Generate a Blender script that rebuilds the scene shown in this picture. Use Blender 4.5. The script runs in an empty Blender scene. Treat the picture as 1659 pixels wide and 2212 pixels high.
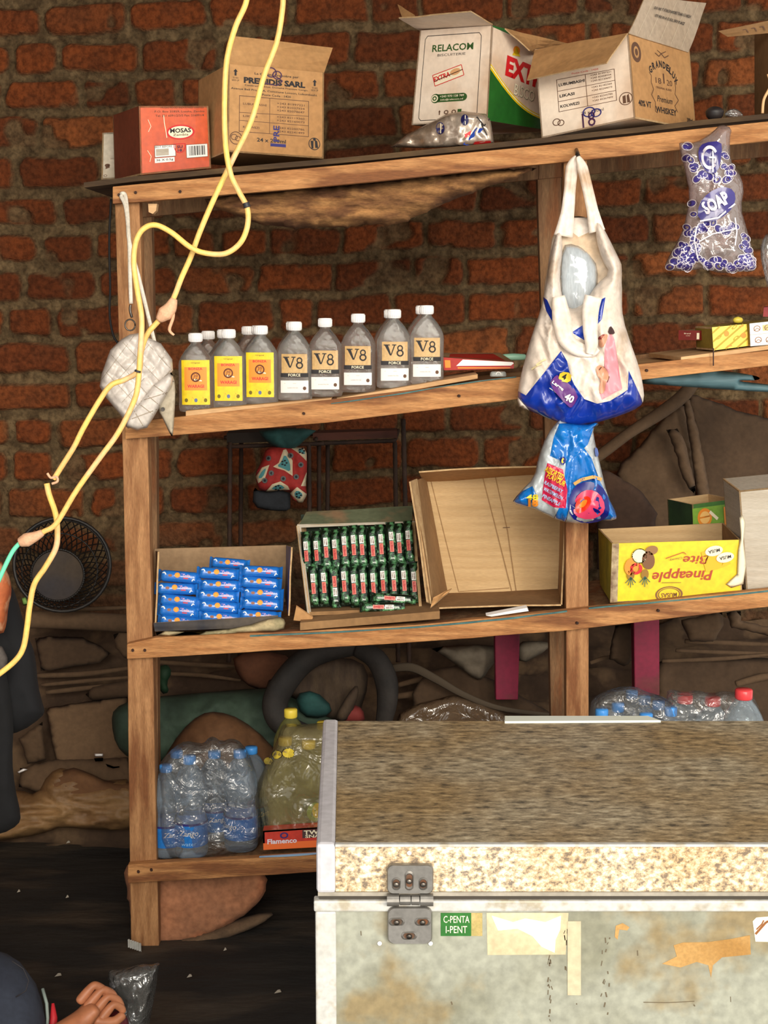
import bpy, bmesh, math, random
import numpy as np
from mathutils import Vector, Matrix, noise
from mathutils.geometry import delaunay_2d_cdt

random.seed(7)
S = bpy.context.scene
COL = S.collection
# ---------------------------------------------------------------- camera, world, lights, exposure
F, PITCH, HC = 3300.0, math.radians(7.87), 1.63          # focal length in pixels of the 1659x2212 frame
cam_d = bpy.data.cameras.new('camera'); cam = bpy.data.objects.new('camera', cam_d); COL.objects.link(cam)
cam_d.sensor_fit = 'VERTICAL'; cam_d.sensor_height = 24.0; cam_d.lens = 24.0 * F / 2212.0
cam_d.clip_start = 0.05
cam.location = (0, 0, HC); cam.rotation_euler = (math.pi / 2 - PITCH, 0, 0)
S.camera = cam
w = bpy.data.worlds.new('sky'); S.world = w; w.use_nodes = True
w.node_tree.nodes['Background'].inputs[0].default_value = (0.95, 0.94, 0.90, 1)
w.node_tree.nodes['Background'].inputs[1].default_value = 0.85

def area(name, loc, target, sx, sy, power, col):
    l = bpy.data.lights.new(name, 'AREA'); l.shape = 'RECTANGLE'; l.size = sx; l.size_y = sy
    l.energy = power; l.color = col
    o = bpy.data.objects.new(name, l); COL.objects.link(o); o.location = loc
    o.rotation_euler = (Vector(target) - Vector(loc)).to_track_quat('-Z', 'Y').to_euler()
    return o
area('daylight_open_front', (0.9, -4.2, 3.6), (0.0, 3.8, 1.1), 6.0, 2.6, 450, (1.0, 0.92, 0.79))
area('fill_front_right', (2.6, -1.6, 1.7), (0.2, 3.8, 1.0), 1.2, 1.8, 70, (1.0, 0.92, 0.8))  # added fill lamp at the front right, aimed at the shelf
S.view_settings.view_transform = 'Standard'
S.view_settings.look = 'None'
S.view_settings.exposure = 0.50
S.view_settings.gamma = 1.0
S.view_settings.use_curve_mapping = False

# ---------------------------------------------------------------- pixel rays -> world
CP, SP = math.cos(PITCH), math.sin(PITCH)
def ray(u, v):
    cx = (u - 829.5) / F; cy = (1106.0 - v) / F
    return Vector((cx, CP + cy * SP, -SP + cy * CP))
def at(u, v, Y):
    d = ray(u, v); t = Y / d.y
    return Vector((d.x * t, Y, HC + d.z * t))
def atz(u, v, z):
    d = ray(u, v); t = (z - HC) / d.z
    return Vector((d.x * t, d.y * t, z))
def onplane(u, v, p, n):
    d = ray(u, v); o = Vector((0, 0, HC)); t = (p - o).dot(n) / d.dot(n)
    return o + d * t

# ---------------------------------------------------------------- materials
def lin(c):
    r = []
    for x in c[:3]:
        x /= 255.0
        r.append(x / 12.92 if x <= 0.04045 else ((x + 0.055) / 1.055) ** 2.4)
    return (*r, 1.0)
MATS = {}
def mat(name, c1, c2=None, scale=8.0, stretch=(1, 1, 1), rough=0.7, bump=0.0, bscale=None, metal=0.0, detail=6.0,
        trans=0.0, ior=1.45, c3=None, s3=40.0, spec=0.5, coat=0.0, lo=0.35, hi=0.65, alpha=1.0, bdist=0.004, grit=0.22):
    if name in MATS: return MATS[name]
    m = bpy.data.materials.new(name); m.use_nodes = True; nt = m.node_tree; N = nt.nodes; L = nt.links
    b = N['Principled BSDF']
    b.inputs['Base Color'].default_value = lin(c1)
    b.inputs['Roughness'].default_value = rough; b.inputs['Metallic'].default_value = metal
    b.inputs['Transmission Weight'].default_value = trans; b.inputs['IOR'].default_value = ior
    b.inputs['Specular IOR Level'].default_value = spec; b.inputs['Coat Weight'].default_value = coat
    b.inputs['Alpha'].default_value = alpha
    tc = N.new('ShaderNodeTexCoord'); mp = N.new('ShaderNodeMapping'); mp.inputs['Scale'].default_value = stretch
    L.new(tc.outputs['Object'], mp.inputs['Vector'])
    if c2 is not None:
        n = N.new('ShaderNodeTexNoise'); n.inputs['Scale'].default_value = scale; n.inputs['Detail'].default_value = detail
        L.new(mp.outputs['Vector'], n.inputs['Vector'])
        r = N.new('ShaderNodeValToRGB'); r.color_ramp.elements[0].position = lo; r.color_ramp.elements[1].position = hi
        r.color_ramp.elements[0].color = lin(c1); r.color_ramp.elements[1].color = lin(c2)
        L.new(n.outputs['Fac'], r.inputs['Fac']); out = r.outputs['Color']
        if c3 is not None:
            n3 = N.new('ShaderNodeTexNoise'); n3.inputs['Scale'].default_value = s3; n3.inputs['Detail'].default_value = 4
            L.new(mp.outputs['Vector'], n3.inputs['Vector'])
            r3 = N.new('ShaderNodeValToRGB'); r3.color_ramp.elements[0].position = 0.52; r3.color_ramp.elements[1].position = 0.64
            r3.color_ramp.elements[0].color = (0, 0, 0, 1); r3.color_ramp.elements[1].color = (1, 1, 1, 1)
            L.new(n3.outputs['Fac'], r3.inputs['Fac'])
            mx = N.new('ShaderNodeMixRGB'); L.new(r3.outputs['Color'], mx.inputs['Fac']); L.new(out, mx.inputs[1])
            mx.inputs[2].default_value = lin(c3); out = mx.outputs['Color']
        if grit > 0:
            ng = N.new('ShaderNodeTexNoise'); ng.inputs['Scale'].default_value = max(70, scale * 9); ng.inputs['Detail'].default_value = 4
            L.new(mp.outputs['Vector'], ng.inputs['Vector'])
            rg = N.new('ShaderNodeValToRGB'); rg.color_ramp.elements[0].position = .3; rg.color_ramp.elements[1].position = .7
            g0, g1 = 1 - grit, 1.0; rg.color_ramp.elements[0].color = (g0, g0, g0, 1); rg.color_ramp.elements[1].color = (g1, g1, g1, 1)
            L.new(ng.outputs['Fac'], rg.inputs['Fac'])
            mg = N.new('ShaderNodeMixRGB'); mg.blend_type = 'MULTIPLY'; mg.inputs[0].default_value = 1
            L.new(out, mg.inputs[1]); L.new(rg.outputs['Color'], mg.inputs[2]); out = mg.outputs['Color']
        L.new(out, b.inputs['Base Color'])
    if bump > 0:
        nb = N.new('ShaderNodeTexNoise'); nb.inputs['Scale'].default_value = bscale or scale * 2; nb.inputs['Detail'].default_value = 5
        L.new(mp.outputs['Vector'], nb.inputs['Vector'])
        bp = N.new('ShaderNodeBump'); bp.inputs['Strength'].default_value = bump; bp.inputs['Distance'].default_value = bdist
        L.new(nb.outputs['Fac'], bp.inputs['Height']); L.new(bp.outputs['Normal'], b.inputs['Normal'])
    MATS[name] = m
    return m

def film_mat(name, tint=(235, 235, 235), amount=0.12, bscale=18.0, bstr=0.6, haze=0.04, hazec=(230, 230, 225)):
    """thin clear plastic: transparent with a glossy fresnel sheen, a little milky"""
    if name in MATS: return MATS[name]
    m = bpy.data.materials.new(name); m.use_nodes = True; nt = m.node_tree; N = nt.nodes; L = nt.links
    N.remove(N['Principled BSDF']); out = N['Material Output']
    tr = N.new('ShaderNodeBsdfTransparent'); tr.inputs[0].default_value = lin(tint)
    gl = N.new('ShaderNodeBsdfGlossy'); gl.inputs['Roughness'].default_value = 0.12
    df = N.new('ShaderNodeBsdfDiffuse'); df.inputs[0].default_value = lin(hazec)
    lw = N.new('ShaderNodeLayerWeight'); lw.inputs['Blend'].default_value = 0.35
    tc = N.new('ShaderNodeTexCoord'); nb = N.new('ShaderNodeTexNoise'); nb.inputs['Scale'].default_value = bscale
    nb.inputs['Detail'].default_value = 3; nb.inputs['Distortion'].default_value = 1.2
    L.new(tc.outputs['Object'], nb.inputs['Vector'])
    bp = N.new('ShaderNodeBump'); bp.inputs['Strength'].default_value = bstr; bp.inputs['Distance'].default_value = 0.02
    L.new(nb.outputs['Fac'], bp.inputs['Height'])
    for s in (gl, df, lw): L.new(bp.outputs['Normal'], s.inputs['Normal'])
    ma = N.new('ShaderNodeMath'); ma.operation = 'MULTIPLY_ADD'; ma.inputs[1].default_value = 0.5; ma.inputs[2].default_value = amount
    ma.use_clamp = True
    L.new(lw.outputs['Fresnel'], ma.inputs[0])
    m1 = N.new('ShaderNodeMixShader'); m1.inputs[0].default_value = haze
    L.new(tr.outputs[0], m1.inputs[1]); L.new(df.outputs[0], m1.inputs[2])
    m2 = N.new('ShaderNodeMixShader'); L.new(ma.outputs[0], m2.inputs[0]); L.new(m1.outputs[0], m2.inputs[1]); L.new(gl.outputs[0], m2.inputs[2])
    L.new(m2.outputs[0], out.inputs['Surface'])
    MATS[name] = m
    return m

def wood(name, a, b, stretch, c3=(132, 82, 46)):
    return mat(name, a, b, scale=15, stretch=stretch, rough=0.8, bump=0.5, bscale=34, c3=c3, s3=7.0, lo=.38, hi=.62, detail=10, grit=.35)
W_H = wood('wood_rail', (200, 144, 90), (168, 112, 64), (0.5, 3, 4))
W_V = wood('wood_post', (186, 136, 90), (152, 104, 64), (4, 3, 0.5))
W_BACK = wood('wood_back', (150, 112, 76), (122, 86, 56), (4, 3, 0.5))  # darker timber for rear posts, rear rails and lower boards
W_PLY = mat('plywood_pale', (214, 172, 124), (190, 145, 98), scale=5, stretch=(0.6, 3, 3), rough=0.75, bump=0.1)
W_DARK = mat('board_dark', (92, 70, 44), (58, 42, 28), scale=7, stretch=(0.7, 3, 3), rough=0.9, bump=0.5, bscale=25)
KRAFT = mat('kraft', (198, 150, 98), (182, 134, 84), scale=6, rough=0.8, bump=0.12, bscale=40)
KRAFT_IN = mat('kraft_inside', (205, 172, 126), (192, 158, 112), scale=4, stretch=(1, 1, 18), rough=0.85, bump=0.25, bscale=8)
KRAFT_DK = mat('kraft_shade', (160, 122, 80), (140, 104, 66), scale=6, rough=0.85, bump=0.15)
KRAFT_EDGE = mat('kraft_edge', (200, 168, 124), (176, 140, 98), scale=60, rough=0.9)
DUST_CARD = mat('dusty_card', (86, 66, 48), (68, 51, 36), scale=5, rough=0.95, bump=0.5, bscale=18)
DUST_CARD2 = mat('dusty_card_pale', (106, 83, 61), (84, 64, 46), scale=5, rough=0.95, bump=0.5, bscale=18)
WHITE_CARD = mat('white_card', (246, 228, 208), (228, 204, 180), scale=7, rough=0.6, c3=(206, 170, 138), s3=3.0, grit=.12)
GREY_CARD = mat('grey_card', (196, 186, 170), (182, 170, 152), scale=5, stretch=(1, 1, 14), rough=0.8, bump=0.2)
INK = mat('ink_black', (38, 34, 36), rough=0.7)
INK_SOFT = mat('ink_brown', (96, 66, 48), rough=0.7)
INK_BLUE = mat('ink_blue', (44, 40, 110), rough=0.6)
INK_PURP = mat('ink_purple', (70, 36, 70), rough=0.6)
WHITE = mat('white_print', (240, 238, 232), rough=0.5)
CREAM = mat('cream_print', (238, 226, 196), rough=0.5)
RED = mat('red_print', (205, 30, 34), rough=0.45)
GREEN = mat('green_print', (36, 108, 34), (28, 88, 30), scale=6, rough=0.5)
OLIVE = mat('olive_print', (52, 88, 40), rough=0.5)
YELLOW = mat('yellow_print', (245, 214, 30), (236, 200, 24), scale=5, rough=0.45)
ORANGE = mat('orange_print', (232, 140, 40), rough=0.45)
LBLUE = mat('sky_print', (150, 190, 225), rough=0.4)
CAPW = mat('cap_white', (244, 240, 238), rough=0.35)
CAPB = mat('cap_blue', (70, 150, 230), rough=0.3)
CAPR = mat('cap_red', (226, 70, 74), rough=0.3)
CAPY = mat('cap_yellow', (226, 200, 70), rough=0.35)
METAL = mat('dark_metal', (70, 66, 62), (120, 112, 104), scale=20, rough=0.35, metal=0.9)
RUST = mat('rusty_nail', (72, 44, 32), (46, 32, 28), scale=60, rough=0.8, metal=0.3)

def lerp(a, b, t): return a + (b - a) * t
# ---------------------------------------------------------------- mesh builder
def parent_loc(o):
    p = Vector((0, 0, 0))
    while o is not None: p += o.location; o = o.parent
    return p
def tag(o, label=None, cat=None, group=None, kind=None):
    if label: o['label'] = label
    if cat: o['category'] = cat
    if group: o['group'] = group
    if kind: o['kind'] = kind
    return o
def thing(name, loc, label, cat, group=None):
    o = bpy.data.objects.new(name, None); COL.objects.link(o); o.location = loc; o.empty_display_size = 0.05
    return tag(o, label, cat, group)

class MB:
    def __init__(s): s.v = []; s.f = []; s.m = []; s.ms = []; s.layer = 0
    def mi(s, m):
        if m not in s.ms: s.ms.append(m)
        return s.ms.index(m)
    def add(s, vs, fs, m):
        o = len(s.v); k = s.mi(m)
        s.v += [Vector(a) for a in vs]
        for f in fs: s.f.append(tuple(o + i for i in f)); s.m.append(k)
    def hexa(s, q, r, m, mtop=None):
        """q: four corners of one face, r: the four opposite"""
        s.add(list(q) + list(r), [(0, 1, 2, 3), (7, 6, 5, 4), (0, 4, 5, 1), (1, 5, 6, 2), (2, 6, 7, 3), (3, 7, 4, 0)], m)
    def box(s, a, b, m):
        (x0, y0, z0), (x1, y1, z1) = a, b
        s.hexa([(x0, y0, z0), (x1, y0, z0), (x1, y0, z1), (x0, y0, z1)], [(x0, y1, z0), (x1, y1, z0), (x1, y1, z1), (x0, y1, z1)], m)
    def tube(s, pts, r, m, seg=8, caps=True, flat=1.0):
        pts = [Vector(p) for p in pts]; n = len(pts); rs = [r] * n
        if isinstance(r, (list, tuple)):
            rs = []
            for i in range(n):
                f = i / (n - 1) * (len(r) - 1); a = int(min(f, len(r) - 2)); rs.append(r[a] + (r[a + 1] - r[a]) * (f - a))
        ref = Vector((0, 0, 1)); vs = []
        for i, p in enumerate(pts):
            d = (pts[min(i + 1, n - 1)] - pts[max(i - 1, 0)]).normalized()
            if i == 0:
                ref = Vector((0, -1, 0)) if abs(d.y) < 0.9 else Vector((0, 0, 1))
            a = (ref - d * ref.dot(d)).normalized(); ref = a; b = d.cross(a)
            for k in range(seg):
                t = 2 * math.pi * k / seg
                vs.append(p + (a * math.cos(t) * flat + b * math.sin(t)) * rs[i])
        fs = [(i * seg + k, i * seg + (k + 1) % seg, (i + 1) * seg + (k + 1) % seg, (i + 1) * seg + k) for i in range(n - 1) for k in range(seg)]
        if caps: fs += [tuple(range(seg - 1, -1, -1)), tuple((n - 1) * seg + k for k in range(seg))]
        s.add(vs, fs, m)
    def lathe(s, prof, m, seg=24, c=(0, 0, 0), ry=1.0, n=2.0, rim=None):
        """prof: (radius, z) list; superellipse section of exponent n squashed by ry (or per-point)"""
        vs = []
        for i, (r, z) in enumerate(prof):
            q = ry[i] if isinstance(ry, list) else ry
            e = n[i] if isinstance(n, list) else n
            for k in range(seg):
                t = 2 * math.pi * k / seg; ct, st = math.cos(t), math.sin(t)
                vs.append((c[0] + r * math.copysign(abs(ct) ** (2 / e), ct), c[1] + r * q * math.copysign(abs(st) ** (2 / e), st), c[2] + z))
        L = len(prof)
        fs = [(i * seg + k, i * seg + (k + 1) % seg, (i + 1) * seg + (k + 1) % seg, (i + 1) * seg + k) for i in range(L - 1) for k in range(seg)]
        fs += [tuple(range(seg - 1, -1, -1)), tuple((L - 1) * seg + k for k in range(seg))]
        s.add(vs, fs, m)
    def build(s, name, parent=None, smooth=False, bevel=0, loc=None):
        off = parent_loc(parent) if parent is not None else Vector(loc) if loc is not None else Vector((0, 0, 0))
        if parent is None and loc is None and s.v:
            mn = [min(v[i] for v in s.v) for i in range(3)]; mx = [max(v[i] for v in s.v) for i in range(3)]
            off = Vector(((mn[0] + mx[0]) / 2, (mn[1] + mx[1]) / 2, mn[2]))
        me = bpy.data.meshes.new(name); me.from_pydata([tuple(v - off) for v in s.v], [], s.f)
        for m in s.ms: me.materials.append(m)
        me.polygons.foreach_set('material_index', s.m)
        if smooth: me.polygons.foreach_set('use_smooth', [True] * len(me.polygons))
        me.update()
        o = bpy.data.objects.new(name, me); COL.objects.link(o)
        if parent is not None: o.parent = parent
        else: o.location = off
        if smooth == 'auto' or bevel:
            if bevel:
                b = o.modifiers.new('bevel', 'BEVEL'); b.width = bevel; b.segments = 2; b.limit_method = 'ANGLE'; b.angle_limit = 0.8
                b.harden_normals = False
        return o

# ---------------------------------------------------------------- printing on surfaces
TC = {}
def textgeo(txt, bold=0.0, shear=0.0, arc=0):
    key = (txt, bold, shear)
    if key not in TC:
        c = bpy.data.curves.new('t', 'FONT'); c.body = txt; c.size = 1; c.offset = bold; c.shear = shear; c.resolution_u = 2
        c.align_x = 'CENTER'
        o = bpy.data.objects.new('t', c); COL.objects.link(o); bpy.context.view_layer.update()
        me = o.evaluated_get(bpy.context.evaluated_depsgraph_get()).to_mesh()
        vs = [(v.co.x, v.co.y) for v in me.vertices]; fs = [tuple(p.vertices) for p in me.polygons]
        bpy.data.objects.remove(o); bpy.data.curves.remove(c)
        if not vs: vs = [(0, 0)]
        xs = [a for a, b in vs]; ys = [b for a, b in vs]
        w_ = max(xs) - min(xs) or 1; h_ = max(ys) - min(ys) or 1
        TC[key] = ([((x - min(xs)) / w_ - .5, (y - min(ys)) / h_ - .5) for x, y in vs], fs)
    return TC[key]
class Ink:
    """draws flat print onto a surface given by fn(s, t, lift)"""
    def __init__(s, mb, fn, aspect=1.0, lift=0.0003): s.mb = mb; s.fn = fn; s.a = aspect; s.l = lift; s.k = 1
    def put(s, p2, fs, m):
        off = s.l * s.k; s.mb.add([s.fn(x, y, off) for x, y in p2], fs, m)
    def up(s): s.k += 1; return s
    def rot(s, p, c, r):
        cr, sr = math.cos(r), math.sin(r); x = (p[0] - c[0]) * s.a; y = p[1] - c[1]
        return (c[0] + (x * cr - y * sr) / s.a, c[1] + x * sr + y * cr)
    def text(s, txt, cx, cy, w, h, m, rot=0, bold=0.0, shear=0.0, arc=0.0, flipy=1):
        vs, fs = textgeo(txt, bold, shear)
        p = []
        for x, y in vs:
            yy = y * h * flipy - arc * (2 * x) ** 2
            p.append(s.rot((cx + x * w, cy + yy), (cx, cy), math.radians(rot)) if rot else (cx + x * w, cy + yy))
        s.put(p, fs, m)
    def rect(s, x0, y0, x1, y1, m, nx=1, ny=1, rot=0):
        c = ((x0 + x1) / 2, (y0 + y1) / 2)
        p = [(x0 + (x1 - x0) * i / nx, y0 + (y1 - y0) * j / ny) for j in range(ny + 1) for i in range(nx + 1)]
        if rot: p = [s.rot(q, c, math.radians(rot)) for q in p]
        s.put(p, [(j * (nx + 1) + i, j * (nx + 1) + i + 1, (j + 1) * (nx + 1) + i + 1, (j + 1) * (nx + 1) + i) for j in range(ny) for i in range(nx)], m)
    def frame(s, x0, y0, x1, y1, t, m):
        ty = t * s.a
        s.rect(x0, y0, x1, y0 + ty, m, 6); s.rect(x0, y1 - ty, x1, y1, m, 6); s.rect(x0, y0, x0 + t, y1, m, 1, 6); s.rect(x1 - t, y0, x1, y1, m, 1, 6)
    def disc(s, cx, cy, rx, ry, m, n=24, hole=0.0, a0=0, a1=360, rot=0):
        ang = [math.radians(a0 + (a1 - a0) * k / n) for k in range(n + 1)]
        o = [(cx + rx * math.cos(t), cy + ry * math.sin(t)) for t in ang]
        if hole: i_ = [(cx + rx * hole * math.cos(t), cy + ry * hole * math.sin(t)) for t in ang]
        else: i_ = [(cx, cy)] * (n + 1)
        p = o + i_
        if rot: p = [s.rot(q, (cx, cy), math.radians(rot)) for q in p]
        s.put(p, [(k, k + 1, n + 1 + k + 1, n + 1 + k) if hole else (k, k + 1, n + 1 + k) for k in range(n)], m)
    def line(s, pts, wd, m):
        for (x0, y0), (x1, y1) in zip(pts[:-1], pts[1:]):
            dx, dy = (x1 - x0) * s.a, y1 - y0; L = math.hypot(dx, dy) or 1; nx, ny = -dy / L * wd / 2 / s.a, dx / L * wd / 2
            s.put([(x0 + nx, y0 + ny), (x0 - nx, y0 - ny), (x1 - nx, y1 - ny), (x1 + nx, y1 + ny)], [(0, 1, 2, 3)], m)
    def poly(s, pts, m): s.put(pts, [tuple(range(len(pts)))], m)

def quadfn(TL, TR, BR, BL):
    n = (TR - TL).cross(BL - TL).normalized() * -1
    if n.y > 0: n = -n
    def fn(a, b, off): return (BL * (1 - a) + BR * a) * (1 - b) + (TL * (1 - a) + TR * a) * b + n * off
    return fn

def panel(mb, q, th, m, sub=1, bend=0.0, m_in=None, seed=0):
    """thick board through 4 corners TL TR BR BL, thickness th behind; bend: sag wave"""
    TL, TR, BR, BL = q; n = (TR - TL).cross(BL - TL).normalized()
    if n.dot(Vector((0, 0, HC)) - TL) < 0: n = -n
    if m_in is None and sub == 1:
        mb.hexa([TL, TR, BR, BL], [p - n * th for p in q], m); return
    vs = []; N1 = sub + 1
    for side in (0, 1):
        for j in range(N1):
            for i in range(N1):
                a, b = i / sub, j / sub
                p = (BL * (1 - a) + BR * a) * (1 - b) + (TL * (1 - a) + TR * a) * b
                w_ = noise.noise(Vector((a * 2.1 + seed, b * 1.7, seed * 3.1))) * bend
                vs.append(p + n * (w_ - th * side))
    q_ = lambda i, j, s_: s_ * N1 * N1 + j * N1 + i
    front = [(q_(i, j, 0), q_(i + 1, j, 0), q_(i + 1, j + 1, 0), q_(i, j + 1, 0)) for j in range(sub) for i in range(sub)]
    back = [(q_(i, j + 1, 1), q_(i + 1, j + 1, 1), q_(i + 1, j, 1), q_(i, j, 1)) for j in range(sub) for i in range(sub)]
    edge = []
    for i in range(sub):
        edge += [(q_(i, 0, 1), q_(i + 1, 0, 1), q_(i + 1, 0, 0), q_(i, 0, 0)), (q_(i, sub, 0), q_(i + 1, sub, 0), q_(i + 1, sub, 1), q_(i, sub, 1))]
        edge += [(q_(0, i, 0), q_(0, i + 1, 0), q_(0, i + 1, 1), q_(0, i, 1)), (q_(sub, i, 1), q_(sub, i + 1, 1), q_(sub, i + 1, 0), q_(sub, i, 0))]
    o = len(mb.v); mb.v += vs
    for fs, mm in ((front, m), (back, m_in or m), (edge, KRAFT_EDGE if m_in else m)):
        k = mb.mi(mm)
        for f in fs: mb.f.append(tuple(o + i for i in f)); mb.m.append(k)

# ---------------------------------------------------------------- soft shapes from an outline seen at a depth
def smooth_closed(pts, it=2):
    for _ in range(it):
        q = []
        for i in range(len(pts)):
            a, b = pts[i], pts[(i + 1) % len(pts)]
            q += [(a[0] * .75 + b[0] * .25, a[1] * .75 + b[1] * .25), (a[0] * .25 + b[0] * .75, a[1] * .25 + b[1] * .75)]
        pts = q
    return pts
def inside(P, poly):
    P = np.asarray(P, float); x, y = P[:, 0], P[:, 1]; r = np.zeros(len(P), bool); n = len(poly); j = n - 1
    for i in range(n):
        xi, yi = poly[i]; xj, yj = poly[j]
        if yi != yj:
            c = ((yi > y) != (yj > y)) & (x < (xj - xi) * (y - yi) / (yj - yi) + xi); r ^= c
        j = i
    return r
def edist(P, poly):
    P = np.asarray(P, float); best = np.full(len(P), 1e9)
    for i in range(len(poly)):
        a = np.array(poly[i], float); b = np.array(poly[(i + 1) % len(poly)], float); d = b - a; L = (d * d).sum() or 1e-9
        t = np.clip(((P - a) @ d) / L, 0, 1); q = a + t[:, None] * d
        best = np.minimum(best, np.hypot(*(P - q).T))
    return best
def torn(pts, amp=2.5, step=9, seed=0):
    out = []; n = len(pts)
    for i in range(n):
        (a, b), (c, d) = pts[i], pts[(i + 1) % n]; k = max(1, int(math.hypot(c - a, d - b) / step))
        for j in range(k):
            x, y = lerp(a, c, j / k), lerp(b, d, j / k); q = Vector((x / 14, y / 14, seed))
            out.append((x + amp * noise.noise(q), y + amp * noise.noise(q + Vector((9, 9, 9)))))
    return out
class Soft:
    """a closed soft body: outline in image px, depth Y (number or function of u,v), bulging by `front` metres towards
    the viewer and `back` away from it; wr: wrinkle height; rad: how quickly it rounds off at the rim (px)"""
    def __init__(s, outline, Y, front=0.03, back=0.01, rad=40, wr=0.006, ws=60.0, stretch=(1, 1), seed=0, sm=2, ridge=True, extra=None):
        s.o = smooth_closed(outline, sm) if sm else list(outline)
        s.Y = Y if callable(Y) else (lambda u, v: Y)
        s.fr, s.bk, s.rad, s.wr, s.ws, s.st, s.seed, s.ridge, s.extra = front, back, rad, wr, ws, stretch, seed, ridge, extra
    def prof(s, P):
        d = edist(P, s.o); t = np.clip(d / s.rad, 0, 1); return np.sqrt(np.clip(1 - (1 - t) ** 2, 0, 1))
    def wrk(s, u, v):
        p = Vector((u * s.st[0] / s.ws, v * s.st[1] / s.ws, s.seed * 7.3))
        if s.ridge:
            p = p + Vector((noise.noise(p * .7), noise.noise(p * .7 + Vector((5, 5, 5))), 0)) * 0.8
            a = 1 - abs(noise.noise(p)) * 2; b = 1 - abs(noise.noise(p * 2.3)) * 2
            return a * 0.7 + b * 0.35
        return noise.noise(p) + .4 * noise.noise(p * 2.4)
    def h(s, u, v, pr):
        return pr * (s.fr + s.wr * s.wrk(u, v)) + (s.extra(u, v) * pr if s.extra else 0)
    def fn(s, u, v, off):
        pr = float(s.prof([(u, v)])[0]) if inside([(u, v)], s.o)[0] else 0.0
        return at(u, v, s.Y(u, v) - s.h(u, v, pr) - off)
    def fnf(s):
        return lambda u, v, off: s.fn(u, v, off)
    def mesh(s, mb, m, regions=(), step=9, m_back=None):
        o = s.o; us = [p[0] for p in o]; vs_ = [p[1] for p in o]
        pts = [Vector(p) for p in o]; n = len(pts); edges = [(i, (i + 1) % n) for i in range(n)]
        for poly, _ in regions:
            k = len(pts); pts += [Vector(p) for p in poly]; edges += [(k + i, k + (i + 1) % len(poly)) for i in range(len(poly))]
        g = []; j = 0; y = min(vs_) + step * .5
        while y < max(vs_):
            x = min(us) + (step * .5 if j % 2 else step)
            while x < max(us):
                g.append((x + random.uniform(-.1, .1) * step, y)); x += step
            y += step * .87; j += 1
        g = np.array(g); g = g[inside(g, o)] if len(g) else g
        if len(g): g = g[edist(g, o) > step * .45]
        pts += [Vector(p) for p in g]
        V, E, Fc, *_r = delaunay_2d_cdt(pts, edges, [], 0, 1e-4)
        C = np.array([[(V[a].x + V[b].x + V[c].x) / 3, (V[a].y + V[b].y + V[c].y) / 3] for a, b, c in Fc])
        ins = inside(C, o); reg = np.full(len(Fc), -1)
        for ri, (poly, _) in enumerate(regions): reg[inside(C, poly)] = ri
        P = np.array([[q.x, q.y] for q in V]); pr = s.prof(P); rim = edist(P, o) < 0.02
        fv = [at(q.x, q.y, s.Y(q.x, q.y) - s.h(q.x, q.y, float(pr[i]))) for i, q in enumerate(V)]
        bv = [fv[i] if rim[i] else at(q.x, q.y, s.Y(q.x, q.y) + float(pr[i]) * s.bk + 0.0015) for i, q in enumerate(V)]
        base = len(mb.v); mb.v += fv; idx = {}
        for i in range(len(V)):
            if rim[i]: idx[i] = base + i
            else: idx[i] = len(mb.v); mb.v.append(bv[i])
        km = mb.mi(m); kb = mb.mi(m_back or m); kr = [mb.mi(r[1]) for r in regions]
        for fi, (a, b, c) in enumerate(Fc):
            if not ins[fi]: continue
            if (V[b] - V[a]).cross(V[c] - V[a]) > 0: a, c = c, a      # image v runs downwards
            mb.f.append((base + a, base + b, base + c)); mb.m.append(km if reg[fi] < 0 else kr[reg[fi]])
            mb.f.append((idx[c], idx[b], idx[a])); mb.m.append(kb)
def soft(name, outline, Y, m, parent=None, regions=(), step=9, ink=None, smooth=True, m_back=None, **k):
    s = Soft(outline, Y, **k); mb = MB(); s.mesh(mb, m, regions, step, m_back)
    if ink: ink(Ink(mb, s.fn, 1.0, 0.0014))
    return mb.build(name, parent, smooth=smooth)
def pxpath(pts, Y, n=6):
    """catmull-rom through (u,v[,Y]) points"""
    P = [at(p[0], p[1], p[2] if len(p) > 2 else Y) for p in pts]; out = []
    for i in range(len(P) - 1):
        a, b, c, d = P[max(i - 1, 0)], P[i], P[i + 1], P[min(i + 2, len(P) - 1)]
        for k in range(n):
            t = k / n
            out.append(0.5 * ((2 * b) + (c - a) * t + (2 * a - 5 * b + 4 * c - d) * t * t + (3 * b - a - 3 * c + d) * t ** 3))
    out.append(P[-1]); return out
def facequad(px, Y, yaw=0.0, tilt=0.0, corner=3):
    """px TL TR BR BL on a plane through px[corner] at depth Y; yaw>0 turns the face to look right, tilt>0 leans it back"""
    yaw, tilt = math.radians(yaw), math.radians(tilt)
    n = Vector((math.sin(yaw) * math.cos(tilt), -math.cos(yaw) * math.cos(tilt), math.sin(tilt)))
    p0 = at(px[corner][0], px[corner][1], Y)
    return [onplane(u, v, p0, n) for u, v in px], n

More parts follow.
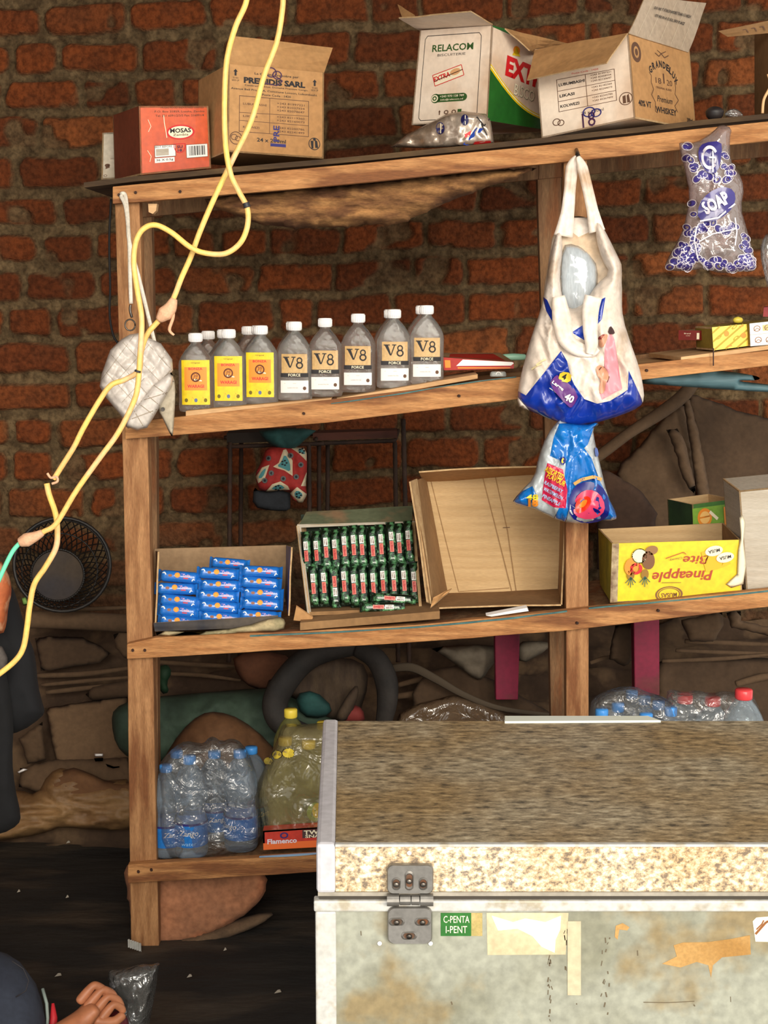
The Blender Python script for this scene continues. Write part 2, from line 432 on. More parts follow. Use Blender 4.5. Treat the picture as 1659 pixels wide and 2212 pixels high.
# ================================================================ THE SETTING
def vnoise(X, Z, fr, seed):
    r = np.random.RandomState(seed); G = r.rand(128, 128)
    x = X * fr; z = Z * fr; xi = np.floor(x).astype(int); zi = np.floor(z).astype(int); fx = x - xi; fz = z - zi
    fx = fx * fx * (3 - 2 * fx); fz = fz * fz * (3 - 2 * fz); g = lambda a, b: G[a % 128, b % 128]
    return (g(xi, zi) * (1 - fx) + g(xi + 1, zi) * fx) * (1 - fz) + (g(xi, zi + 1) * (1 - fx) + g(xi + 1, zi + 1) * fx) * fz
WALL_Y = 4.9
def build_wall():
    st = 0.0065; xs = np.arange(-2.08, 2.3, st); zs = np.arange(-0.02, 2.90, st)
    X, Z = np.meshgrid(xs, zs); rr = np.random.RandomState(5)
    wx = X + 0.016 * (vnoise(X, Z, 9, 1) - .5) + 0.010 * (vnoise(X, Z, 28, 2) - .5)
    wz = Z + 0.020 * (vnoise(X, Z, 6, 3) - .5) + 0.009 * (vnoise(X, Z, 26, 4) - .5)
    wz = wz - math.tan(math.radians(1.9)) * X
    pitch = 0.1165; z0 = at(100, 692, WALL_Y).z + 0.030 * 1 - pitch / 2
    row = np.floor((wz - z0) / pitch).astype(int); rz = (wz - z0) - row * pitch
    mask = np.zeros_like(X); tone = np.zeros_like(X); R0 = row.min()
    for r in range(row.min(), row.max() + 1):
        sel = row == r; x = -2.3 + rr.rand() * .2
        hb = 0.086 + rr.uniform(-.006, .006); zc = pitch / 2 + rr.uniform(-.004, .004)
        while x < 2.5:
            left = x < -0.45
            L = rr.uniform(.215, .245) if rr.rand() < (.6 if left else .86) else rr.uniform(.10, .16)
            j = rr.uniform(.016, .03) if left else rr.uniform(.014, .022)
            h2 = hb * rr.uniform(.9, 1.05) if left else hb
            t = rr.rand()
            s_ = sel & (wx > x - .02) & (wx < x + L + .02)
            rad = rr.uniform(.006, .02) if not left else rr.uniform(.012, .03)
            dx = np.abs(wx[s_] - x - L / 2) - L / 2 + rad; dz = np.abs(rz[s_] - zc) - h2 / 2 + rad
            sd = np.hypot(np.maximum(dx, 0), np.maximum(dz, 0)) + np.minimum(np.maximum(dx, dz), 0) - rad
            mk = np.clip(.5 - sd / .007, 0, 1); old = mask[s_]
            tt = tone[s_]; tt[mk > old] = t; tone[s_] = tt; mask[s_] = np.maximum(old, mk); x += L + j
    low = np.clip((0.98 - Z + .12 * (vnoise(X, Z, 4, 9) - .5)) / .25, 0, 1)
    smear = np.clip((vnoise(X, Z, 7, 12) * .6 + vnoise(X, Z, 19, 13) * .4 - .70) / .05, 0, 1)      # mortar smeared over bricks
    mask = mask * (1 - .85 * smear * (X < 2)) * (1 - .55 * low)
    rough = (vnoise(X, Z, 60, 21) - .5) * .006 + (vnoise(X, Z, 25, 22) - .5) * .010 + (vnoise(X, Z, 110, 25) - .5) * .003
    Yv = WALL_Y - mask * (.016 + .010 * tone) + rough * (1.3 - mask) + .02 * (vnoise(X, Z, 1.3, 23) - .5)
    ny, nx = X.shape
    verts = np.stack([X, Yv, Z], -1).reshape(-1, 3)
    i = np.arange(ny - 1)[:, None] * nx + np.arange(nx - 1)[None]; i = i.ravel()
    faces = np.stack([i, i + 1, i + nx + 1, i + nx], -1)
    me = bpy.data.meshes.new('wall_back'); me.vertices.add(len(verts)); me.vertices.foreach_set('co', verts.ravel())
    me.loops.add(faces.size); me.loops.foreach_set('vertex_index', faces.ravel())
    me.polygons.add(len(faces)); me.polygons.foreach_set('loop_start', np.arange(0, faces.size, 4)); 
    me.polygons.foreach_set('use_smooth', np.ones(len(faces), bool))
    me.update(calc_edges=True); me.validate()
    for nme, arr in (('bk', mask), ('tone', tone), ('dust', low)):
        a = me.attributes.new(nme, 'FLOAT', 'POINT'); a.data.foreach_set('value', arr.ravel().astype(np.float32))
    m = bpy.data.materials.new('brick_wall'); m.use_nodes = True; nt = m.node_tree; N = nt.nodes; L = nt.links; b = N['Principled BSDF']
    b.inputs['Roughness'].default_value = .95; b.inputs['Specular IOR Level'].default_value = .2
    def attr(n_):
        a = N.new('ShaderNodeAttribute'); a.attribute_name = n_; return a.outputs['Fac']
    def nz(sc, d=6):
        tc = N.new('ShaderNodeTexCoord'); n_ = N.new('ShaderNodeTexNoise'); n_.inputs['Scale'].default_value = sc; n_.inputs['Detail'].default_value = d
        L.new(tc.outputs['Object'], n_.inputs['Vector']); return n_.outputs['Fac']
    def ramp(fac, c):
        r = N.new('ShaderNodeValToRGB'); e = r.color_ramp.elements
        while len(e) < len(c): e.new(.5)
        for k, (p, cc) in enumerate(c): e[k].position = p; e[k].color = lin(cc)
        L.new(fac, r.inputs['Fac']); return r.outputs['Color']
    def mix(f, a, c, mode='MIX'):
        x = N.new('ShaderNodeMixRGB'); x.blend_type = mode
        if isinstance(f, float): x.inputs[0].default_value = f
        else: L.new(f, x.inputs[0])
        for k, s_ in ((1, a), (2, c)):
            if isinstance(s_, tuple): x.inputs[k].default_value = s_
            else: L.new(s_, x.inputs[k])
        return x.outputs['Color']
    brick = ramp(attr('tone'), [(0, (98, 50, 26)), (.45, (136, 70, 34)), (.75, (116, 60, 32)), (1, (148, 84, 44))])
    brick = mix(ramp(nz(14), [(.46, (0, 0, 0)), (.60, (150, 150, 150))]), brick, lin((84, 52, 34)))
    mort = ramp(nz(22), [(.35, (88, 70, 48)), (.65, (126, 104, 74))])
    c = mix(attr('bk'), mort, brick)
    c = mix(ramp(nz(5), [(.5, (0, 0, 0)), (.72, (120, 120, 120))]), c, lin((66, 40, 25)))
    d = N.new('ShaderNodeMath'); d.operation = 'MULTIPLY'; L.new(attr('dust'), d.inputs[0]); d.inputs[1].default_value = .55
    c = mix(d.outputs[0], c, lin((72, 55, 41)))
    c = mix(1.0, c, ramp(nz(70, 8), [(.34, (190, 190, 190)), (.62, (255, 255, 255))]), 'MULTIPLY')
    L.new(c, b.inputs['Base Color'])
    bp = N.new('ShaderNodeBump'); bp.inputs['Strength'].default_value = .9; bp.inputs['Distance'].default_value = .008
    L.new(nz(90), bp.inputs['Height']); L.new(bp.outputs['Normal'], b.inputs['Normal'])
    me.materials.append(m); o = bpy.data.objects.new('wall_back', me); COL.objects.link(o); tag(o, kind='structure')
build_wall()
mb = MB(); TARP = mat('black_tarp', (44, 40, 36), (28, 26, 25), scale=3, stretch=(1, 2.5, 1), rough=0.75, bump=0.6, bscale=7, c3=(66, 56, 46), s3=2.2, bdist=0.02)
n_ = 60
fv = []; ff = []
for j in range(n_ + 1):
    for i in range(n_ + 1):
        x = -2.2 + 4.4 * i / n_; y = 1.2 + 3.8 * j / n_
        fv.append((x, y, 0.012 * noise.noise(Vector((x * 2, y * 2.6, 1))) + 0.006 * noise.noise(Vector((x * 7, y * 9, 4)))))
for j in range(n_):
    for i in range(n_): k = j * (n_ + 1) + i; ff.append((k, k + 1, k + n_ + 2, k + n_ + 1))
mb.add(fv, ff, TARP); tag(mb.build('floor', smooth=True, loc=(0, 0, 0)), kind='structure')
mb = MB(); mb.box((-2.4, 1.1, 2.9), (2.4, 5.1, 2.96), mat('roof_sheet', (120, 105, 90), rough=.6, metal=.2)); tag(mb.build('ceiling'), kind='structure')
mb = MB(); mb.box((-2.2, 1.6, 0), (-2.08, 5.0, 2.9), mat('mud_wall', (120, 80, 55), (95, 62, 42), rough=.9)); tag(mb.build('shade_wall_left'), kind='structure')  # unseen wall, added to keep the left side dark
# ================================================================ THE SHELF
SY = 3.70
RAILS = {
 'top': ([(243, 403), (700, 360), (1170, 314), (1659, 262), (1900, 237)], [(243, 441), (700, 403), (1170, 355), (1659, 304), (1900, 279)]),
 'two': ([(269, 914), (700, 865), (1115, 815), (1390, 786), (1659, 757), (1900, 731)], [(270, 949), (700, 914), (1115, 863), (1390, 820), (1659, 790), (1900, 764)]),
 'three': ([(269, 1392), (330, 1378), (880, 1352), (1230, 1318), (1659, 1273), (1900, 1248)], [(274, 1424), (330, 1421), (880, 1389), (1230, 1362), (1659, 1311), (1900, 1286)]),
 'low': ([(274, 1868), (690, 1847), (1250, 1808), (1900, 1770)], [(276, 1908), (690, 1884), (1250, 1845), (1900, 1806)])}
RZ = {k: [(at(u, v, SY).x, at(u, v, SY).z) for u, v in tops] for k, (tops, _) in RAILS.items()}
def shelf_z(k, x):
    p = RZ[k]
    for (x0, z0), (x1, z1) in zip(p[:-1], p[1:]):
        if x <= x1 or (x1, z1) == p[-1]: return z0 + (z1 - z0) * (x - x0) / (x1 - x0)
def shelf_u(k, u, Y=SY):
    """point on the shelf surface below image column u at depth Y"""
    x = at(u, 1000, Y).x; x = x * 1.0
    for _ in range(6):
        z = shelf_z(k, x); v = 1106
        # column u fixes x/(distance along the axis)
        d = Y * CP - (z - HC) * SP
        x = (u - 829.5) / F * d
    return Vector((x, Y, shelf_z(k, x)))
shelf = thing('wooden_shelf', at(800, 2045, SY), 'tall rough timber shelf of nailed posts and rails against the brick wall', 'shelf')
def strip(mb, top, bot, Y, th, m):
    n = len(top)
    for i in range(n - 1):
        q = [at(*top[i], Y), at(*top[i + 1], Y), at(*bot[i + 1], Y), at(*bot[i], Y)]
        mb.hexa(q, [p + Vector((0, th, 0)) for p in q], m)
for k, (t, b_) in RAILS.items():
    mb = MB(); N_ = 10
    def rs(pl):                       # resample
        out = []
        for (a, b), (c, d) in zip(pl[:-1], pl[1:]):
            for i in range(N_): out.append((lerp(a, c, i / N_), lerp(b, d, i / N_)))
        return out + [pl[-1]]
    def yy(pl, u):
        for (a, b), (c, d) in zip(pl[:-1], pl[1:]):
            if u <= c: return lerp(b, d, (u - a) / (c - a))
        return pl[-1][1]
    u0 = max(t[0][0], b_[0][0]); us = [u0 + (1895 - u0) * i / 26 for i in range(27)]
    Yr = SY - 0.026
    top = [(u, yy(t, u) + noise.noise(Vector((u / 60, len(k), 0))) * 1.2) for u in us]; bot = [(u, yy(b_, u) + noise.noise(Vector((u / 70, len(k), 9))) * 1.5) for u in us]
    n = len(us); vs = []
    for (u, v), (u2, v2) in zip(top, bot):
        a = at(u, v, Yr); b = at(u2, v2, Yr); vs += [a, b, b + Vector((0, .026, 0)), a + Vector((0, .026, 0))]
    fs = [(4 * i + j, 4 * i + (j + 1) % 4, 4 * i + 4 + (j + 1) % 4, 4 * i + 4 + j) for i in range(n - 1) for j in range(4)] + [(3, 2, 1, 0), (4 * n - 4, 4 * n - 3, 4 * n - 2, 4 * n - 1)]
    mb.add(vs, fs, W_H)
    r = mb.build('rail', shelf, bevel=0.002)
    # nails of this rail
    spots = {'top': [(256, 421), (292, 416), (388, 414), (1246, 330)], 'two': [(300, 925), (655, 893), (990, 855), (1395, 800)], 'three': [(286, 1404), (312, 1404), (1245, 1345), (1420, 1318)], 'low': [(298, 1882), (326, 1878)]}[k]
    for (u, v) in spots:
        nm = MB(); c = at(u, v, Yr); nm.tube([c + Vector((0, .004, 0)), c + Vector((.002, -.006, 0))], .0035, RUST, 8)
        nm.build('nail', r)
def post(pl, pr, Y, dy, m, k):
    """pl, pr: left and right edge px polylines from top to bottom"""
    mb = MB(); n = 14; vs = []
    def ex(pl, v):
        for (a, b), (c, d) in zip(pl[:-1], pl[1:]):
            if v <= d: return lerp(a, c, (v - b) / (d - b))
        return pl[-1][0]
    v0, v1 = pl[0][1], pl[-1][1]
    for i in range(n + 1):
        v = lerp(v0, v1, i / n); j = noise.noise(Vector((v / 80, k, 0))) * 1.3
        a = at(ex(pl, v) + j, v, Y); b = at(ex(pr, v) + j, v, Y); b.z = a.z; vs += [a, b, b + Vector((0, dy, 0)), a + Vector((0, dy, 0))]
    fs = [(4 * i + 3, 4 * i + 2, 4 * i + 1, 4 * i) if False else (4 * i + j, 4 * i + 4 + j, 4 * i + 4 + (j + 1) % 4, 4 * i + (j + 1) % 4) for i in range(n) for j in range(4)] + [(0, 1, 2, 3), (4 * n + 3, 4 * n + 2, 4 * n + 1, 4 * n)]
    mb.add(vs, fs, m); return mb.build('post', shelf, bevel=0.002)
post([(247, 412), (264, 960), (275, 1425), (283, 2046)], [(300, 412), (319, 960), (330, 1425), (343, 2046)], SY, .05, W_V, 1)
post([(1218, 320), (1222, 1140), (1224, 1640), (1226, 1960)], [(1268, 320), (1271, 1140), (1272, 1640), (1275, 1960)], SY, .05, W_V, 2)
post([(1160, 345), (1182, 1140), (1192, 1640), (1196, 1860)], [(1211, 345), (1226, 1140), (1232, 1640), (1236, 1860)], 4.04, .045, W_BACK, 3)
post([(284, 430), (295, 960), (300, 1500), (303, 1866)], [(326, 430), (338, 960), (341, 1500), (343, 1866)], 4.04, .045, W_BACK, 4)
post([(1790, 230), (1790, 1800)], [(1840, 230), (1840, 1800)], SY, .05, W_V, 5)
# rear rails and shelf boards
for (t, b_) in (([(300, 432), (1163, 356), (1850, 285)], [(300, 470), (1163, 387), (1850, 318)]), ([(300, 885), (1850, 715)], [(300, 920), (1850, 742)]), ([(300, 1345), (1850, 1215)], [(300, 1378), (1850, 1245)]), ([(300, 1795), (1850, 1690)], [(300, 1830), (1850, 1725)])):
    mb = MB(); strip(mb, t, b_, 4.02, .022, W_BACK); mb.build('rail', shelf, bevel=0.002)
def shelf_board(k, u0, u1, y0, y1, m, th=0.012, rise=0.0, nm='shelf_board', parent=None, wob=0.0):
    mb = MB(); n = 16; vs = []
    for i in range(n + 1):
        u = lerp(u0, u1, i / n); x = at(u, 1000, SY).x
        z = shelf_z(k, x) + rise
        for y, dz in ((y0, 0), (y0, -th), (y1, -th), (y1, 0)):
            vs.append((x, y + wob * noise.noise(Vector((x * 9, k == 'two', 1))) * (y == y0), z + dz + wob * .6 * noise.noise(Vector((x * 7, y, 3)))))
    fs = [(4 * i + j, 4 * i + (j + 1) % 4, 4 * i + 4 + (j + 1) % 4, 4 * i + 4 + j) for i in range(n) for j in range(4)] + [(3, 2, 1, 0), (4 * n, 4 * n + 1, 4 * n + 2, 4 * n + 3)]
    mb.add(vs, fs, m); return mb.build(nm, parent, bevel=0)
shelf_board('top', 200, 1900, SY - .02, 4.12, W_DARK, .012, .016, parent=shelf, wob=.006)
shelf_board('two', 335, 1900, SY + .0, 4.06, W_PLY, .012, -.004, parent=shelf)
shelf_board('three', 335, 1900, SY + .0, 4.06, W_BACK, .012, -.004, parent=shelf)
shelf_board('low', 335, 1900, SY + .0, 4.06, W_BACK, .012, -.004, parent=shelf)
# plastic lining edges on shelves
TEAL = mat('teal_plastic', (98, 140, 138), (70, 112, 116), scale=20, rough=.4)
def edge_strip(pts, Y, w, label, name='plastic_strip', m=TEAL):
    mb = MB(); P = pxpath([(a, b + 1.5) for a, b in pts], Y, 5); vs = []
    for i, p in enumerate(P):
        a = w * (0.7 + .5 * noise.noise(p * 14)); vs += [p, p + Vector((0, .001, -a)), p + Vector((0, min(.03, w * 1.6), .0005)) ]
    n = len(P); fs = [(3 * i, 3 * i + 3, 3 * i + 4, 3 * i + 1) for i in range(n - 1)] + [(3 * i, 3 * i + 2, 3 * i + 5, 3 * i + 3) for i in range(n - 1)]
    mb.add(vs, fs, m); return tag(mb.build(name), label, 'plastic sheet')
edge_strip([(540, 1371), (700, 1364), (900, 1352), (1080, 1335), (1225, 1318)], SY - .03, .005, 'teal plastic lining along the third shelf edge beneath the open carton')
edge_strip([(1272, 1312), (1400, 1300), (1530, 1288), (1659, 1274), (1700, 1268)], SY - .03, .004, 'teal plastic lining edge under the yellow pineapple carton')
edge_strip([(715, 870), (840, 852), (1000, 826), (1115, 812)], SY - .03, .003, 'thin teal plastic edge under the whisky bottles plank')
edge_strip([(560, 1850), (620, 1846), (690, 1842)], SY - .03, .004, 'thin light blue strip on the bottom shelf edge by the red carton', m=LBLUE)
# blue sheet hanging under shelf two, right
soft('plastic_sheet', [(1300, 822), (1400, 812), (1500, 800), (1560, 800), (1640, 812), (1642, 822), (1580, 822), (1660, 830), (1690, 836), (1690, 850), (1520, 838), (1400, 830)], 3.95,
     mat('pale_blue_sheet', (120, 160, 170), (92, 128, 136), scale=8, stretch=(.3, 1, 6), rough=.5), step=12, front=.008, back=.004, wr=.006, rad=12)
tag(bpy.data.objects['plastic_sheet'], 'pale blue plastic sheeting sagging beneath the right end of the second shelf', 'plastic sheet')

# ================================================================ THE FREEZER
FY = 2.08
ALU = mat('white_alloy', (196, 194, 198), (186, 184, 190), scale=6, rough=.45, metal=.0)
ALU2 = mat('white_enamel', (198, 198, 194), (188, 186, 180), scale=12, rough=.4, c3=(170, 160, 140), s3=30)
def speckle(name, cols, sc, stretch=(1, 1, 1), rough=.5, bump=.0):
    m = bpy.data.materials.new(name); m.use_nodes = True; nt = m.node_tree; N = nt.nodes; L = nt.links; b = N['Principled BSDF']
    tc = N.new('ShaderNodeTexCoord'); mp = N.new('ShaderNodeMapping'); mp.inputs['Scale'].default_value = stretch; L.new(tc.outputs['Object'], mp.inputs['Vector'])
    n = N.new('ShaderNodeTexNoise'); n.inputs['Scale'].default_value = sc; n.inputs['Detail'].default_value = 5; n.inputs['Roughness'].default_value = .68; L.new(mp.outputs[0], n.inputs['Vector'])
    r = N.new('ShaderNodeValToRGB'); e = r.color_ramp.elements
    while len(e) < len(cols): e.new(.5)
    for k, (p, c) in enumerate(cols): e[k].position = p; e[k].color = lin(c)
    L.new(n.outputs['Fac'], r.inputs['Fac'])
    n2 = N.new('ShaderNodeTexNoise'); n2.inputs['Scale'].default_value = 3.5; n2.inputs['Detail'].default_value = 3; L.new(tc.outputs['Object'], n2.inputs['Vector'])
    r2 = N.new('ShaderNodeValToRGB'); r2.color_ramp.elements[0].position = .42; r2.color_ramp.elements[1].position = .62
    r2.color_ramp.elements[0].color = (1, 1, 1, 1); r2.color_ramp.elements[1].color = lin((238, 220, 190)); L.new(n2.outputs['Fac'], r2.inputs['Fac'])
    mx = N.new('ShaderNodeMixRGB'); mx.blend_type = 'MULTIPLY'; mx.inputs[0].default_value = 1; L.new(r.outputs[0], mx.inputs[1]); L.new(r2.outputs[0], mx.inputs[2])
    L.new(mx.outputs[0], b.inputs['Base Color']); b.inputs['Roughness'].default_value = rough; return m
TOPM = speckle('lid_top_film', [(.34, (72, 66, 54)), (.45, (124, 112, 90)), (.54, (150, 136, 110)), (.66, (182, 170, 144))], 75, (.5, 1.0, 1), .6)
FRNM = speckle('lid_front_film', [(.38, (116, 104, 92)), (.46, (176, 156, 126)), (.53, (196, 182, 154)), (.60, (222, 214, 198))], 140, (.8, .8, 1.0), .5)
DIRTY = mat('dirty_panel', (156, 157, 142), (132, 131, 112), scale=6, rough=.5, c3=(140, 124, 90), s3=9, detail=10, lo=.42, hi=.62, grit=.3)
GASK = mat('gasket', (168, 160, 146), (140, 132, 118), scale=10, rough=.6)
DARKGAP = mat('seal_dark', (60, 54, 46), rough=.8)
fz = at(683, 1825, FY); LZ = fz.z; LX = fz.x
bl = atz(698, 1555, LZ); RX = 0.95; BY = bl.y; shx = bl.x - LX
frz = thing('chest_freezer', (0.3, FY + .3, 0), 'large old chest freezer with speckled lid and dirty pale panel, nearest the viewer', 'freezer')
def fp(x, yf, z):      # yf 0 front .. 1 back
    return Vector((x + shx * yf, lerp(FY, BY, yf), z))
def fbox(mb, x0, x1, y0, y1, z0, z1, m):
    mb.hexa([fp(x0, y0, z0), fp(x1, y0, z0), fp(x1, y0, z1), fp(x0, y0, z1)], [fp(x0, y1, z0), fp(x1, y1, z0), fp(x1, y1, z1), fp(x0, y1, z1)], m)
def zf(v): return at(800, v, FY).z
def xf(u, v=1900): return at(u, v, FY).x
z_lidb = zf(1928); z_gap = zf(1945); z_trim = zf(1969)
xt = xf(726)
mb = MB(); fbox(mb, LX + .012, RX, .02, .98, 0.05, z_gap - .002, mat('freezer_shell', (170, 168, 156), rough=.6)); mb.build('cabinet', frz)
mb = MB(); fbox(mb, xt - .002, RX, 0.004, .02, 0.05, z_trim, DIRTY); pan = mb.build('panel', frz)
mb = MB(); fbox(mb, LX - .002, xt, 0, .03, 0.05, z_trim, ALU2); mb.build('corner_trim', frz, bevel=.003)
mb = MB(); fbox(mb, LX - .004, RX, -.003, .03, z_trim, z_gap, ALU2); mb.build('rim_trim', frz, bevel=.0025)
mb = MB(); fbox(mb, LX + .004, RX, .006, .97, z_gap, zf(1936), DARKGAP); fbox(mb, LX + .002, RX, .001, .97, zf(1936), z_lidb, GASK); mb.build('gasket', frz)
lid = MB(); fbox(lid, xt - .001, RX, .004, .996, z_lidb, LZ - .0015, FRNM); lid = lid.build('lid', frz, bevel=.001)
mb = MB(); fbox(mb, xt, RX, .012, .988, LZ - .002, LZ, TOPM); mb.build('lid_top_sheet', lid)
mb = MB(); fbox(mb, xt - .001, RX, -.0005, .012, LZ - .003, LZ + .0008, ALU2); mb.build('lid_edge_strip', lid)
mb = MB(); fbox(mb, LX, xt, 0, 1, z_lidb - .003, LZ + .002, ALU); mb.build('lid_side_trim', lid, bevel=.006)
# white strip lying on the back edge of the lid
strip_q = [atz(1090, 1546, LZ + .004), atz(1400, 1546, LZ + .004), atz(1428, 1556, LZ + .004), atz(1090, 1558, LZ + .004)]
mb = MB(); mb.hexa(strip_q, [p - Vector((0, 0, .008)) for p in strip_q], mat('white_strip', (214, 220, 208), rough=.35)); 
tag(mb.build('plastic_strip', bevel=.001), 'long white plastic strip lying along the rear edge of the freezer lid', 'strip')
# hinge
hx = lambda u: at(u, 1950, FY - .01).x
hz = lambda v: at(885, v, FY - .01).z
GREY_M = mat('hinge_steel', (150, 146, 140), (132, 128, 122), scale=14, rough=.38, metal=.75)
GREY_D = mat('hinge_recess', (96, 78, 64), (120, 74, 46), scale=50, rough=.6, metal=.5)
hin = MB()
def rrect(mb, x0, x1, z0, z1, y0, y1, r, m, tl=True):
    pts = []
    for cx, cz, a in ((x1 - r, z1 - r, 0), (x0 + r, z1 - r, 90), (x0 + r, z0 + r, 180), (x1 - r, z0 + r, 270)):
        for k in range(6): t = math.radians(a + 18 * k); pts.append((cx + r * math.cos(t), cz + r * math.sin(t)))
    n = len(pts); cx, cz = (x0 + x1) / 2, (z0 + z1) / 2
    i_ = [(cx + (x - cx) * .955, cz + (z - cz) * .965) for x, z in pts]
    vs = [(x, y1, z) for x, z in pts] + [(x, y0 + .002, z) for x, z in pts] + [(x, y0, z) for x, z in i_]
    fs = [(k, (k + 1) % n, n + (k + 1) % n, n + k) for k in range(n)] + [(n + k, n + (k + 1) % n, 2 * n + (k + 1) % n, 2 * n + k) for k in range(n)] + [tuple(2 * n + k for k in range(n))]
    mb.add(vs, fs, m)
hy = FY - .0085
rrect(hin, hx(836), hx(936), hz(1932), hz(1870), hy, FY, .008, GREY_M)
hg = hin.build('hinge', frz)
m2 = MB(); rrect(m2, hx(837), hx(934), hz(2041), hz(1962), hy, FY, .010, GREY_M); m2.build('lower_leaf', hg)
m2 = MB(); zc_ = hz(1947)
for a, b, r in ((836, 862, .009), (864, 887, .0075), (889, 906, .0075), (908, 936, .009)):
    m2.tube([(hx(a), hy + .004, zc_), (hx(b), hy + .004, zc_)], r, GREY_M, 14)
m2.build('hinge_barrel', hg, smooth=False)
def slot(u, v, wd, ht, par, mring, screw):
    k = MB(); x, z = hx(u), hz(v); pts = []
    for ww, hh, dy in ((wd, ht, -.0004), (wd * .8, ht * .8, -.0022), (wd * .66, ht * .66, -.0004)):
        r = min(ww, hh)
        for q in range(16):
            t = 2 * math.pi * q / 16; cx = math.copysign(max(ww - hh, 0), math.cos(t)) if ww > hh else 0; cz = math.copysign(max(hh - ww, 0), math.sin(t)) if hh > ww else 0
            pts.append((x + cx + r * math.cos(t), hy + dy, z + cz + r * math.sin(t)))
    fs = [(a * 16 + q, a * 16 + (q + 1) % 16, (a + 1) * 16 + (q + 1) % 16, (a + 1) * 16 + q) for a in range(2) for q in range(16)]
    k.add(pts, fs, mring); k.add([pts[32 + q] for q in range(16)], [tuple(range(16))], GREY_D)
    k.build('slot', par)
    k = MB(); c = Vector((x, hy - .0025, z)); k.lathe([(.0001, 0), (screw * .9, 0), (screw, .0012), (screw * .6, .0026), (.0001, .003)], METAL, 14)
    k.v = [Vector((c.x + p.x, c.y - p.z, c.z + p.y)) for p in k.v]; k.build('screw', par, smooth=True)
for u, v, w_, h_ in ((856, 1910, .0065, .0095), (884, 1903, .0065, .0145), (914, 1910, .0065, .0095)): slot(u, v, w_, h_, hg, GREY_M, .0042)
low = hg.children[0] if hg.children else hg
for u, v, w_, h_ in ((857, 1992, .0115, .006), (913, 1992, .0115, .006), (884, 2022, .0115, .006)): slot(u, v, w_, h_, hg, GREY_M, .0042)
for u, v in ((884, 1843), (820, 2039), (930, 2039)):
    k = MB(); c = at(u, v, FY); k.lathe([(.0001, 0), (.0036, 0), (.003, .0018), (.0001, .0025)], CAPW, 12); k.v = [Vector((c.x + p.x, c.y - p.z + (0.002 if v > 1900 else .001), c.z + p.y)) for p in k.v]; k.build('rivet', frz, smooth=True)
# stickers: coordinates straight on the panel plane
pY = lerp(FY, BY, .004)
def fpx(u, v, off): return at(u, v, pY - off - .0002)
def sticker(name, label, fnc):
    m_ = MB(); fnc(Ink(m_, fpx, 1.0, .0003)); return tag(m_.build(name, frz), label)
def g_st(k):
    k.rect(952, 2022, 1018, 1972, GREEN, 2, 2); k.rect(1018, 2022, 1042, 1972, mat('sticker_tan', (196, 168, 110), (150, 140, 80), scale=40), 1, 1); k.up()
    k.text('C-PENTA', 986, 1986, 56, -15, CREAM, bold=.0); k.text('I-PENT', 986, 2008, 46, -15, CREAM, bold=.0)
sticker('sticker', 'green worn sticker with cream letters', g_st)
def p_st(k):
    k.poly([(1051, 1972), (1228, 1972), (1222, 2062), (1053, 2063)], mat('torn_sticker', (208, 194, 160), (190, 174, 138), scale=12)); k.up()
    k.poly([(1062, 1978), (1108, 1992), (1135, 1984), (1178, 1992), (1212, 1978), (1210, 2008), (1200, 2030), (1198, 2058), (1170, 2045), (1150, 2022), (1118, 2006), (1076, 2010)], mat('paper_white', (246, 244, 238), rough=.8)); k.up()
    k.rect(1226, 1990, 1255, 2150, mat('glue_strip', (196, 186, 156), (182, 170, 138), scale=10))
sticker('sticker', 'half torn beige paper sticker showing a white layer', p_st)
def r_st(k):
    k.poly([(1626, 1990), (1634, 1982), (1720, 1975), (1720, 2036), (1632, 2034)], mat('label_cream', (230, 222, 200), rough=.6)); k.up()
    k.line([(1632, 2018), (1655, 1992), (1680, 1984)], 5, mat('brown_scrape', (130, 80, 40), rough=.8)); k.line([(1634, 2008), (1646, 1996), (1650, 1988)], 3, mat('brown_scrape', (130, 80, 40)))
sticker('sticker', 'cream sticker at the right edge of the frame', r_st)
RUSTY = mat('rust_glue', (182, 142, 84), (160, 118, 60), scale=25, rough=.8)
def ru(k):
    k.poly([(1455, 2042), (1475, 2036), (1530, 2035), (1580, 2028), (1620, 2020), (1622, 2062), (1560, 2068), (1540, 2085), (1536, 2112), (1530, 2085), (1505, 2078), (1470, 2090), (1430, 2082), (1462, 2066)], RUSTY)
    k.poly([(1330, 2000), (1345, 1994), (1360, 2003), (1355, 2010), (1338, 2008), (1334, 2030), (1328, 2024)], RUSTY)
    rr = random.Random(3)
    for i in range(46):
        x = rr.choice([rr.uniform(1183, 1192), rr.uniform(1218, 1226), rr.uniform(1300, 1320), rr.uniform(740, 1650)]); y = rr.uniform(2000, 2210)
        k.line([(x, y), (x + rr.uniform(-3, 3), y + rr.uniform(3, 12))], rr.uniform(1.2, 3), mat('dirt_dark', (92, 80, 60)))
    k.line([(1390, 2165), (1440, 2166), (1500, 2163)], 1.6, mat('dirt_dark', (92, 80, 60)))
sticker('stain', 'rusty scraped glue marks and dirt on the panel', ru)['kind'] = 'stuff'
